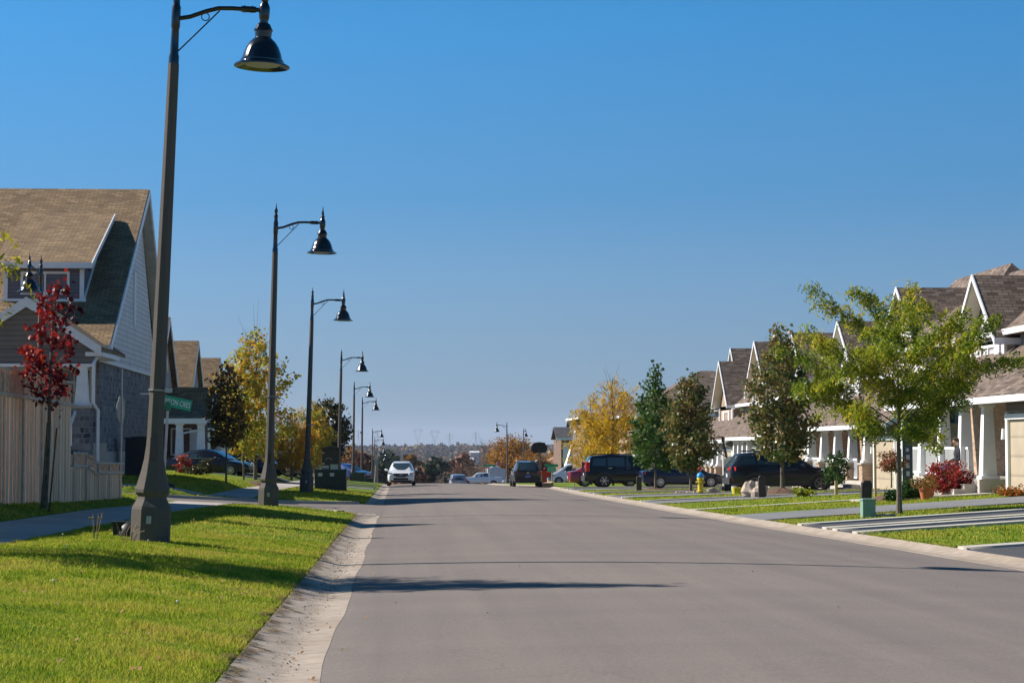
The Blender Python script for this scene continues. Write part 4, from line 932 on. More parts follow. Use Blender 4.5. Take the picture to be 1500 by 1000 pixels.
def spout(house, O, pts, r_=.045, mat=None): return MB().tube(pts, r_, 6).build('downspout', mat or M_WHITE, house, O)

# ---- big corner house on the left
def corner_house():
    gx = -10.6; gz = .25; O = Vector((gx-6, 82, gz)); t = thing('stone_house', 'large house with stone side wall, brown shingle roof and shed dormer beyond the cedar fence', 'house', O)
    yf, yb = 74.0, 90.6; xl = -26
    yr, za, ze = 84.2, 11.9, 4.98
    slopeF = (za-ze)/(yr-73.2)
    # walls
    MB().box(xl, gx, yf, yb-.5, gz-.6, 1.2).build('foundation', plain('parged_concrete', (.4, .38, .36), .9, var=.1, scale=2), t, O)
    mb = MB(); mb.box(xl, gx-.06, yf+.06, yb-.56, 1.2, 4.55); mb.build('stone_wall', M_STONE, t, O)
    # gable wall above the stone
    mb = MB(); x = gx+.02
    mb.poly([(x, yf-.3, 4.5), (x, yb-.6, 4.5), (x, yb-.6, 4.9), (x, yr, za-.25), (x, yf-.3, 5.05)], 5, (-.3, 0, 0)); mb.build('gable_siding', siding('blue_grey_siding', (.62, .64, .68), .2), t, O)
    MB().box(gx-.02, gx+.05, yf-.3, yb-.5, 4.4, 4.52).build('band_board', M_WHITE, t, O)
    mb = MB(); gable_prism(mb, xl-.5, gx+.42, 73.2, 91.2, ze, za, 'x', yr); rf = mb.build('roof', M_ROOFL, t, O)
    # fascias and rakes
    mb = MB(); xe = gx+.43
    for a, b in (((73.2, ze), (yr, za)), ((91.2, ze), (yr, za))): mb.poly([(xe, a[0], a[1]-.32), (xe, b[0], b[1]-.32), (xe, b[0], b[1]-.03), (xe, a[0], a[1]-.03)], 4, (.05, 0, 0))
    mb.build('rake_board', M_WHITE, t, O)
    mb = MB()
    for a, b in (((73.2, ze), (yr, za)), ((91.2, ze), (yr, za))): mb.poly([(gx, a[0], a[1]-.3), (gx, b[0], b[1]-.3), (xe, b[0], b[1]-.3), (xe, a[0], a[1]-.3)], 4, (0, 0, .02))
    mb.build('soffit', plain('grey_soffit', (.42, .41, .38), .7), t, O)
    MB().box(xl-.5, gx+.45, 73.05, 73.2, ze-.18, ze-.02).build('gutter_rail', M_WHITE, t, O)
    # narrow louvre and side window
    MB().box(gx+.02, gx+.08, 82.6, 83.1, 6.2, 8.4).build('louvre', M_WHITE, t, O)
    # recessed front wall with windows (cream frames)
    cream = plain('cream_frame', (.45, .42, .33), .6)
    window(t, O, 'y', -15.2, -12.9, 2.6, 4.1, yf+.06, 3, cream, 1); window(t, O, 'y', -12.1, -11.0, 2.4, 4.1, yf+.06, 1, cream, 1)
    # porch gable
    yp = 70.0; px_, pa, pe = -12.55, 6.42, 4.78; hw = 2.48
    mb = MB(); 
    for s in (-1, 1):
        p = [(px_+s*hw, yp, pe), (px_+s*hw, 76.5, pe), (px_, 76.5, pa), (px_, yp, pa)]; mb.poly(p if s < 0 else p[::-1], 4, (0, 0, -.14))
    mb.build('porch_roof', M_ROOFL, t, O)
    MB().poly([(px_-hw+.25, yp+.12, pe-.12), (px_+hw-.25, yp+.12, pe-.12), (px_, yp+.12, pa-.2)], 3, (0, .2, 0)).box(px_-hw+.25, px_+hw-.2, yp+.12, yp+.32, pe-.6, pe-.1).build('porch_gable', M_SIDEG, t, O)
    mb = MB()
    for s in (-1, 1):
        p = [(px_+s*(hw+.05), yp-.04, pe-.02), (px_, yp-.04, pa+.02), (px_, yp-.04, pa-.32), (px_+s*(hw+.05), yp-.04, pe-.34)]; mb.poly(p if s < 0 else p[::-1], 4, (0, .05, 0))
    mb.build('porch_rake_board', M_WHITE, t, O)
    MB().box(px_-hw-2, px_+hw-.25, yp+.08, yp+.36, pe-.7, pe-.6).build('porch_beam', M_WHITE, t, O)
    MB().box(px_+hw-.5, px_+hw+.1, yp+.1, 74.2, pe-.34, pe-.2).build('eave_return', M_WHITE, t, O)
    column(t, O, (px_+hw-.62, yp+.3), 2.75, pe-.6, .44, .3, None, M_STONE, .2)
    column(t, O, (px_-hw+.5, yp+.3), 2.75, pe-.6, .44, .3, None, M_STONE, .2)
    MB().box(px_-hw-3, px_+hw-.3, yp, yf, .1, 1.5).build('porch_floor', M_CONC, t, O)
    mb = MB(); xr_ = px_+hw-1.05
    mb.tube([(xr_+.1, yp-1.6, 1.4), (xr_+.25, yp, 2.55)], .05, 6); mb.box(xr_-.0, xr_+.09, yp-1.65, yp-1.55, .3, 1.42)
    for k in range(5): mb.box(xr_+.03*k, xr_+.04+.03*k, yp-1.3+.3*k, yp-1.26+.3*k, .6+.2*k, 1.55+.2*k)
    mb.build('stair_rail', M_WHITE, t, O)
    mb = MB(); 
    for k in range(5): mb.box(px_+hw-2.4, px_+hw-1.0, yp-.3*(k+1), yp-.3*k, .1, 1.4-.25*k)
    mb.build('steps', M_CONC, t, O)
    sp = X(136, 69.9, 560)
    spout(t, O, [(gx+.4, 73.1, 4.85), (gx+.1, 72.6, 4.7), (sp+.05, 70.2, 4.35), (sp, 70.05, 4.2), (sp, 70.05, 2.85), (sp+.14, 70.2, 2.6), (sp+.14, 70.2, .5)], .06)
    # shed dormer
    dx0, dx1 = -14.45, -11.55; yd = 76.0; fz = lambda y: ze+(y-73.2)*slopeF
    MB().box(dx0, dx1, yd, yd+4.3, fz(yd)-.3, 7.95).build('dormer_wall', M_SIDEP, t, O)
    shed(MB(), (dx0-.35, yd-.35, 8.1), (dx1+.32, yd-.35, 8.1), (dx1+.32, 81.75, 10.62), (dx0-.35, 81.75, 10.62), .16).build('dormer_roof', M_ROOFL, t, O)
    mb = MB(); mb.box(dx0-.35, dx1+.34, yd-.42, yd-.35, 7.9, 8.12)
    mb.poly([(dx1+.32, yd-.35, 7.9), (dx1+.32, 81.6, 10.36), (dx1+.32, 81.7, 10.6), (dx1+.32, yd-.35, 8.1)], 4, (.04, 0, 0)); 
    mb.box(dx0-.02, dx0+.14, yd-.04, yd, fz(yd)-.1, 7.9); mb.box(dx1-.14, dx1+.02, yd-.04, yd, fz(yd)-.1, 7.9); mb.box(dx0-.1, dx1+.1, yd-.06, yd, fz(yd)-.12, fz(yd)+.06)
    mb.poly([(dx1+.01, yd, fz(yd)), (dx1+.01, yd+4.1, fz(yd+4.1)), (dx1+.01, yd+4.1, fz(yd+4.1)+.16), (dx1+.01, yd, fz(yd)+.18)], 4, (.05, 0, 0))
    mb.build('dormer_trim', M_WHITE, t, O)
    window(t, O, 'y', -13.75, -12.15, 7.05, 7.72, yd, 1)
corner_house()
def ac_unit():
    x = X(206, 79, 690); t = thing('air_conditioner', 'dark air conditioner cabinet against the stone side wall', 'air conditioner', (-9.75, 78.6, G(-9.75, 78.6)))
    m = plain('dark_cabinet', (.03, .032, .036), .5, .3); mb = MB(); mb.box(-.5, .5, -.5, .5, .15, 1.42); mb.box(-.54, .54, -.54, .54, 1.42, 1.48); mb.box(-.56, .56, -.56, .56, 0, .15)
    for k in range(14): mb.box(-.46+k*.07, -.45+k*.07, -.515, -.5, .2, 1.38)
    mb.build('cabinet', m, t)
    MB().tube([(-.3, -.2, 1.5), (.3, -.2, 1.5)], .01, 5).lathe([(.3, 1.48), (.3, 1.51), (.05, 1.53)], 18).build('fan_grille', m, t)
ac_unit()
# house off the left edge whose gable shades the verge
def shade_house():
    O = Vector((-17, 51, .6)); t = thing('brick_house', 'house behind the cedar fence at the left, out of frame, whose gable shades the verge', 'house', O)
    MB().box(-24, -12.2, 46, 56, .2, 5.4).build('wall', M_BRICKT, t, O)
    MB().poly([(-12.3, 46, 5.4), (-12.3, 56, 5.4), (-12.3, 51.2, 9.2)], 3, (-.2, 0, 0)).build('gable_wall', M_SIDEG, t, O)
    gable_prism(MB(), -24.5, -11.9, 45.6, 56.6, 5.3, 9.55, 'x', 51.1).build('roof', M_ROOFL, t, O)
    for a in (47.5, 52.5): window(t, O, '+x', a, a+1.6, 2, 3.5, -12.2, 1)
shade_house()
# ---- row of similar houses further up on the left
def left_house(label, D, px_gable, py_apex, depth=12.5, pitch=.95, s=1):
    xg = X(px_gable, D, py_apex); za = at(px_gable, py_apex, D).z; gz = G(xg+2, D)
    O = Vector((xg-5, D, gz)); t = thing('gabled_house', label, 'house', O, group='gabled houses up the left side'); y0, y1 = D-depth*.46, D+depth*.46; ze = za-depth*.46*pitch*.9
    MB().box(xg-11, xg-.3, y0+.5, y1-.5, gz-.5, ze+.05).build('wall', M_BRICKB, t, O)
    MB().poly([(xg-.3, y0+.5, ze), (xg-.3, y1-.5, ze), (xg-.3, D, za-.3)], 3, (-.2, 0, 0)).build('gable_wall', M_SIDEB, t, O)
    gable_prism(MB(), xg-11.5, xg, y0, y1, ze, za, 'x', D).build('roof', M_ROOFL, t, O)
    mb = MB()
    for a in (y0, y1): mb.poly([(xg, a, ze-.3), (xg, D, za-.3), (xg, D, za-.02), (xg, a, ze-.02)], 4, (.05, 0, 0))
    mb.box(xg-11.5, xg+.05, y0-.1, y0, ze-.2, ze); mb.build('rake_board', M_WHITE, t, O)
    # lower front wing reaching towards the road: gable + porch
    xf = xg+2.7; zl = gz+3.0; yc = D-1.0; wr = 1.9; wh = 2.2
    gable_prism(MB(), xg-1, xf, yc-wh, yc+wh, zl, zl+wr, 'x').build('wing_roof', M_ROOFL, t, O)
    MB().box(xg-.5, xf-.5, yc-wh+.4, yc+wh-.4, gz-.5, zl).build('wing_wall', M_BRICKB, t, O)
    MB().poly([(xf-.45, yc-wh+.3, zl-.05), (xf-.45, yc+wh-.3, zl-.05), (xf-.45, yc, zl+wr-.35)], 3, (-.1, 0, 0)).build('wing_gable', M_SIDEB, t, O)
    mb = MB()
    for a in (yc-wh, yc+wh): mb.poly([(xf, a, zl-.2), (xf, yc, zl+wr-.2), (xf, yc, zl+wr), (xf, a, zl)], 4, (.05, 0, 0))
    mb.box(xg-1, xf+.05, yc-wh-.1, yc-wh, zl-.2, zl); mb.build('wing_rake_board', M_WHITE, t, O)
    # porch lean-to in front
    yp0, yp1 = yc-wh-2.6, yc-wh
    shed(MB(), (xg-1, yp0, zl), (xf, yp0, zl), (xf-.2, yp1, zl+.9), (xg-1, yp1, zl+.9)).build('porch_roof', M_ROOFL, t, O)
    MB().box(xg-1, xf+.05, yp0-.1, yp0, zl-.3, zl-.0).build('porch_beam', M_WHITE, t, O)
    for cx in (xf-.3, xf-1.5, xf-2.9): column(t, O, (cx, yp0+.3), gz+.3, zl-.25, .5, .36)
    MB().box(xg-1, xf, yp0, yp1+.2, gz-.4, gz+.3).build('porch_floor', M_CONC, t, O)
    window(t, O, 'y', xg-4, xg-2.4, gz+1.2, gz+2.6, y0+.5, 1); window(t, O, 'y', xf-2.2, xf-1.2, gz+1, gz+2.4, yc-wh+.4, 0)
    MB().box(xf-1.1, xf-.55, yc-wh+.35, yc-wh+.4, gz+.3, gz+2.4).build('door', M_WHITE, t, O)
    spout(t, O, [(xf, yp0+.05, zl-.1), (xf-.2, yp0+.1, zl-.6), (xf-1.6, yp0+.1, zl-.9)], .05)
    return t
left_house('nearest gabled brown roof showing right behind the nearest lamp pole', 122, 249, 464)
left_house('second gabled house on the left, its roof peak highest right of the lamp pole', 152, 291, 499)
left_house('third gabled house on the left, partly hidden by the slim bronze maple', 172, 323, 524)
left_house('farthest gabled house on the left, hidden behind the turning maple', 196, 346, 548)

# ---- right row
def gable_front(t, O, X0, X1, yc, hw, ze, za, wall, zw, rake=True, soff=True, over=.5):
    gable_prism(MB(), X0-over, X1, yc-hw, yc+hw, ze, za, 'x').build('gable_roof', M_ROOFR, t, O)
    MB().poly([(X0, yc-hw+.35, ze-.1), (X0, yc+hw-.35, ze-.1), (X0, yc, za-.45)], 3, (.2, 0, 0)).build('gable_wall', wall, t, O)
    mb = MB(); x = X0-over-.05
    for a in (yc-hw, yc+hw): mb.poly([(x, a, ze-.15), (x, yc, za-.15), (x, yc, za+.03), (x, a, ze+.03)], 4, (.05, 0, 0))
    mb.box(x, X1, yc-hw-.1, yc-hw, ze-.2, ze+.0); mb.box(x, X0+.3, yc+hw-.35, yc+hw+.02, ze-.26, ze-.2); mb.build('rake_board', M_WHITE, t, O)
    mb = MB()
    for a in (yc-hw, yc+hw): mb.poly([(X0, a, ze-.2), (X0, yc, za-.2), (x+.05, yc, za-.2), (x+.05, a, ze-.2)], 4, (0, 0, .015))
    mb.build('soffit', M_SOFFIT, t, O)
    MB().box(X0, X1, yc-hw+.4, yc+hw-.4, zw, ze).build('wing_wall', wall, t, O)
def town(label, y0, y1, gab, garage, porch, hipz, upper=M_SIDEB, hipy=None, ze=None, cols=4, wall=M_BRICKT, gdoor=M_GARAGE, Xf=17.0, gw=M_SIDEW, piers=False, Xu=19.3):
    hx = Xu+7.1
    hy0, hy1 = hipy or (y0-.3, y1+.3)
    gz = G(Xf, (y0+y1)/2); O = Vector((Xf+6, (y0+y1)/2, gz)); t = thing('townhouse', label, 'house', O, group='townhouses along the right side')
    zl = gz+2.75; zt = zl+1.75; ze = ze or gz+5.0
    MB().box(Xf, Xu+6, garage[0]-.9, garage[1]+.35, gz-.8, zl).build('garage_wall', wall, t, O)
    MB().box(Xf+2.2, Xu+6, y0, y1, gz-.8, zl).build('wall', wall, t, O)
    MB().box(Xu, hx-.5, max(y0+.2, hy0+.4), y1-.2, zl, ze).build('upper_wall', upper, t, O)
    # lower roof, lean-to against the upper floor
    shed(MB(), (Xf-.55, y1, zl), (Xf-.55, y0-.3, zl), (Xu, y0-.3, zt), (Xu, y1, zt), .16).build('lower_roof', M_ROOFR, t, O)
    MB().box(Xf-.67, Xf-.55, y0-.3, y1, zl-.2, zl-.02).poly([(Xf-.6, y0-.36, zl-.22), (Xu, y0-.36, zt-.22), (Xu, y0-.36, zt), (Xf-.6, y0-.36, zl)], 4, (0, .06, 0)).build('eaves_gutter', M_WHITE, t, O)
    MB().box(Xf-.03, Xf+.0, garage[0]-.9, garage[1]+.35, gz+2.35, zl-.15).build('fascia_boards', M_BOARD if gdoor is M_GARAGEW else M_SIDEG, t, O)
    # garage door with deep trim
    gd = MB().box(Xf-.02, Xf+.05, garage[0], garage[1], gz-.05, gz+2.1).build('garage_door', gdoor, t, O)
    mb = MB(); mb.box(Xf-.1, Xf-.0, garage[0]-.16, garage[0], gz-.1, gz+2.3); mb.box(Xf-.1, Xf, garage[1], garage[1]+.2, gz-.1, gz+2.3); mb.box(Xf-.12, Xf, garage[0]-.16, garage[1]+.2, gz+2.1, gz+2.25); mb.build('garage_trim', M_WHITE, t, O)
    MB().frus((Xf-.12, garage[1]+.28), (.12, .12), (.08, .08), gz+1.55, gz+1.85).build('wall_lamp', M_WHITE, t, O)
    # porch
    pz = gz+.42
    MB().box(Xf-.5, Xf+2.3, porch[0], porch[1], gz-.5, pz).build('porch_floor', M_CONCW, t, O)
    mb = MB(); mb.box(Xf-.85, Xf-.5, porch[0]+.3, porch[0]+2.0, gz-.4, gz+.28); mb.box(Xf-1.15, Xf-.85, porch[0]+.3, porch[0]+2.0, gz-.4, gz+.14); mb.build('steps', M_CONCW, t, O)
    for k in range(cols):
        cy = porch[0]+.35+(porch[1]-porch[0]-.7)*k/(cols-1); column(t, O, (Xf-.15, cy), pz+(.75 if piers else .0), zl-.15, .42, .27, None, M_BRICKT if piers else None, pz-.1)
    mb = MB()
    a, b = porch[0]+2.2, porch[1]-.4; mb.box(Xf-.2, Xf-.14, a, b, pz+.85, pz+.92); mb.box(Xf-.2, Xf-.14, a, b, pz+.08, pz+.13)
    k = a
    while k < b: mb.box(Xf-.19, Xf-.16, k, k+.035, pz+.1, pz+.88); k += .13
    mb.build('railing', M_WHITE, t, O)
    dr = MB().box(Xf+2.12, Xf+2.2, porch[0]+.8, porch[0]+1.8, pz, pz+2.1).build('door', plain('front_door', (.25, .23, .2), .5), t, O)
    window(t, O, 'x', porch[0]+2.6, porch[0]+4.2, pz+.7, pz+2.0, Xf+2.2, 1)
    # roofs
    hip(MB(), Xu-.4, hx, hy0, hy1, ze, hipz).build('main_roof', M_ROOFR, t, O)
    MB().box(Xu-.5, Xu-.4, hy0, hy1, ze-.18, ze).box(Xu-.5, hx, hy0-.1, hy0, ze-.18, ze).build('upper_gutter', M_WHITE, t, O)
    for (yc, hw, ge, ga, Xg) in gab:
        gable_front(t, O, Xg+.4, Xg+5.4, yc, hw, ge, ga, gw, zl)
        f = window(t, O, 'x', yc-.75, yc+.75, zl+.65, min(zl+1.9, ge-.2), Xg+.4, 1)
        for s in (-1, 1): MB().box(Xg+.33, Xg+.4, *sorted((yc+s*.86, yc+s*1.3)), zl+.55, min(zl+2.0, ge-.1)).build('shutter', M_BOARD, t, O)
        MB().box(Xg+.3, Xg+.4, yc-hw+.38, yc-hw+.62, zl, ge-.1).box(Xg+.3, Xg+.4, yc+hw-.62, yc+hw-.38, zl, ge-.1).build('corner_board', M_WHITE, t, O)
    spout(t, O, [(Xf-.6, garage[0]-.5, zl-.1), (Xf-.5, garage[0]-.55, zl-.35), (Xf-.12, garage[0]-.6, zl-.5), (Xf-.12, garage[0]-.6, gz)], .05)
    return t
GA = lambda px, py, Xg, D: (D, Z(py, D, px))
def gy(px, Xg):   # where along the street a feature at this height stands on the plane x = Xg
    lo, hi = 30., 300.
    for _ in range(50):
        m = (lo+hi)/2
        if X(px, m, 450) < Xg: lo = m
        else: hi = m
    return m
def gspec(px, py, hw, drop, Xg=19.0): D = gy(px, Xg); return (D, hw, Z(py, D, px)-drop, Z(py, D, px), Xg)
D1 = gy(1430, 18.6); 
town('nearest townhouse on the right, with white tapered porch columns and a tan garage door', gy(1476, 17)-7.6, D1+3.2, [gspec(1430, 403, 2.35, 2.15, 18.6)], (gy(1476, 17)-5, gy(1476, 17)-.15), (gy(1460, 17)+.2, D1+2.6), Z(399, 74.3, 1490), cols=5, hipy=(gy(1476, 17)-2.5, 78))
XF, XU, XG2 = 19.5, 21.8, 21.0
ga = gy(1316, XF)
town('second townhouse on the right, behind the large locust, with brick porch piers', ga+.2, 95.5, [gspec(1317, 421, 3.0, 2.5, XG2)], (ga+.6, ga+3.9), (ga+4.4, 95.3), Z(409, 90.7, 1415), cols=5, gw=M_BOARD, piers=True, upper=siding('blue_shade_siding', (.3, .3, .33)), Xf=XF, Xu=XU, hipy=(ga, 94.5))
town('third townhouse on the right, its white gable rising behind the dark green maple', 96.2, 107.0, [gspec(1230, 470, 3.0, 2.5, XG2)], (97, 99.8), (100.2, 106.8), Z(462, 103, 1250), gw=M_BOARD, piers=True, Xf=XF, Xu=XU)
town('fourth townhouse on the right, mostly hidden behind the dark green maple', 107.6, 117.0, [gspec(1162, 487, 2.8, 2.5, XG2)], (108.4, 111.2), (111.6, 116.8), Z(480, 114, 1200), gw=M_BOARD, Xf=XF, Xu=XU)
town('fifth townhouse on the right, with the broad cream-soffited gable above the parked navy crossover', 117.6, 128.5, [gspec(1107, 500, 3.4, 3.0, XG2)], (118.4, 121.4), (121.8, 128), Z(497, 128, 1112), gw=M_BRICKT, piers=True, Xf=XF, Xu=XU)
town('sixth townhouse on the right, with two stepped gables above the basketball hoop', 129, 140, [gspec(1072, 510, 3.2, 3.1, 22.4), gspec(1055, 529, 3.1, 2.9, 20.9)], (129.6, 132.4), (133, 139.6), Z(512, 140, 1072), gw=M_BRICKT, piers=True, gdoor=M_GARAGEW, Xf=XF, Xu=XU)
# hip-roofed houses further on
def hip_house(name, label, x0, x1, y0, y1, ze, za, wall, roof, win=(), gz=None, group=None):
    gz = G(x0, (y0+y1)/2) if gz is None else gz; O = Vector(((x0+x1)/2, (y0+y1)/2, gz)); t = thing(name, label, 'house', O, group=group)
    MB().box(x0, x1, y0, y1, gz-1, ze).build('wall', wall, t, O)
    hip(MB(), x0-.5, x1+.5, y0-.5, y1+.5, ze, za).build('roof', roof, t, O)
    MB().box(x0-.6, x1+.6, y0-.6, y0-.5, ze-.2, ze).box(x0-.6, x0-.5, y0-.5, y1+.5, ze-.2, ze).build('eaves_gutter', M_WHITE, t, O)
    for (fc, a0, a1, z0, z1) in win: window(t, O, fc, a0, a1, gz+z0, gz+z1, y0 if fc == 'y' else x0, 1)
    for c in ((x0, y0),): MB().box(c[0]-.04, c[0]+.2, c[1]-.04, c[1]+.1, gz, ze).build('corner_board', M_WHITE, t, O)
    return t
D = 158; xa = X(978, D, 543)
hip_house('hip_roofed_house', 'brick house with a tall pyramid roof behind the green and bronze maples', X(918, D), X(918, D)+12.5, 152, 163.5, Z(606, 152), Z(543, D, 978), M_BRICKT, M_ROOFR, [('y', 19.2, 20.8, 3.3, 4.7), ('y', 23, 24.6, 3.3, 4.7), ('y', 19.2, 20.8, .9, 2.3), ('x', 154, 155.6, 3.3, 4.7)])
hip_house('hip_roofed_house', 'pale-trimmed house with a low hip roof behind the amber locusts', X(850, 182), X(850, 182)+11, 178, 190, Z(610, 178), Z(587, 184), M_BRICKB, M_ROOFR, [('y', 17.4, 18.6, 3.2, 4.6), ('y', 20.4, 22, 3.2, 4.6), ('y', 17.4, 18.6, .8, 2.2), ('x', 181, 182.6, 3.2, 4.6), ('x', 186, 187.6, 3.2, 4.6)])
def brick_site():
    D = 225; xl = X(822, D, 650); gz = G(xl, D)-.4; O = Vector((xl+5, D+5, gz)); t = thing('brick_house', 'dark-roofed brick house with white shutters being finished behind the white van', 'house', O)
    ze, za = Z(641, D), Z(613, D+4)
    MB().box(xl, xl+10, D, D+11, gz-1, ze).build('wall', M_BRICKB, t, O)
    gable_prism(MB(), xl+1.2, xl+11, D-.5, D+11.5, ze, za, 'x').build('roof', M_ROOFD, t, O); gable_prism(MB(), xl-.6, xl+4, D+1-1.5, D+7, ze, Z(625, D+3), 'x').build('front_gable_roof', M_ROOFD, t, O)
    MB().box(xl-.6, xl+11, D-.62, D-.5, ze-.25, ze).build('eaves_gutter', M_WHITE, t, O)
    for a in (.2, 2.3): MB().box(xl+a, xl+a+.9, D-.08, D, ze-2.9, ze-.5).build('shutter', M_WHITE, t, O)
    window(t, O, 'y', xl+1.2, xl+2.2, ze-2.8, ze-.6, D, 0); window(t, O, 'y', xl+5, xl+6.4, ze-2.6, ze-.8, D, 1)
    shed(MB(), (xl+1.5, D-2, gz+3.0), (xl+8, D-2, gz+3.0), (xl+8, D, gz+3.9), (xl+1.5, D, gz+3.9)).build('porch_roof', M_ROOFR, t, O)
    M_PY = plain('raw_plywood', (.7, .48, .26), .8)
    for a in (1.8, 4.2, 6.6): column(t, O, (xl+a, D-1.7), gz, gz+2.8, .5, .5, M_PY)
brick_site()
t = thing('ladder_boom', 'pale lifting boom leaning against the dark-roofed brick house', 'boom', (X(822, 219), 219, G(17, 219)))
p1 = at(838, 652, 222)-Vector(t.location); MB().tube([(0, 0, .3), tuple(p1)], [.24, .14], 4).build('boom_arm', M_STEEL, t); MB().obox((0, 0, .2), (.9, .9, .5)).build('base', M_STEEL, t)
hip_house('low_roofed_house', 'low house with a pale brown roof far right of the basketball hoop', X(800, 330), X(800, 330)+9, 330, 340, Z(678, 330), Z(659, 335), M_BRICKB, plain('rusty_roof', (.28, .15, .08), .9, var=.2), gz=Z(700, 330))
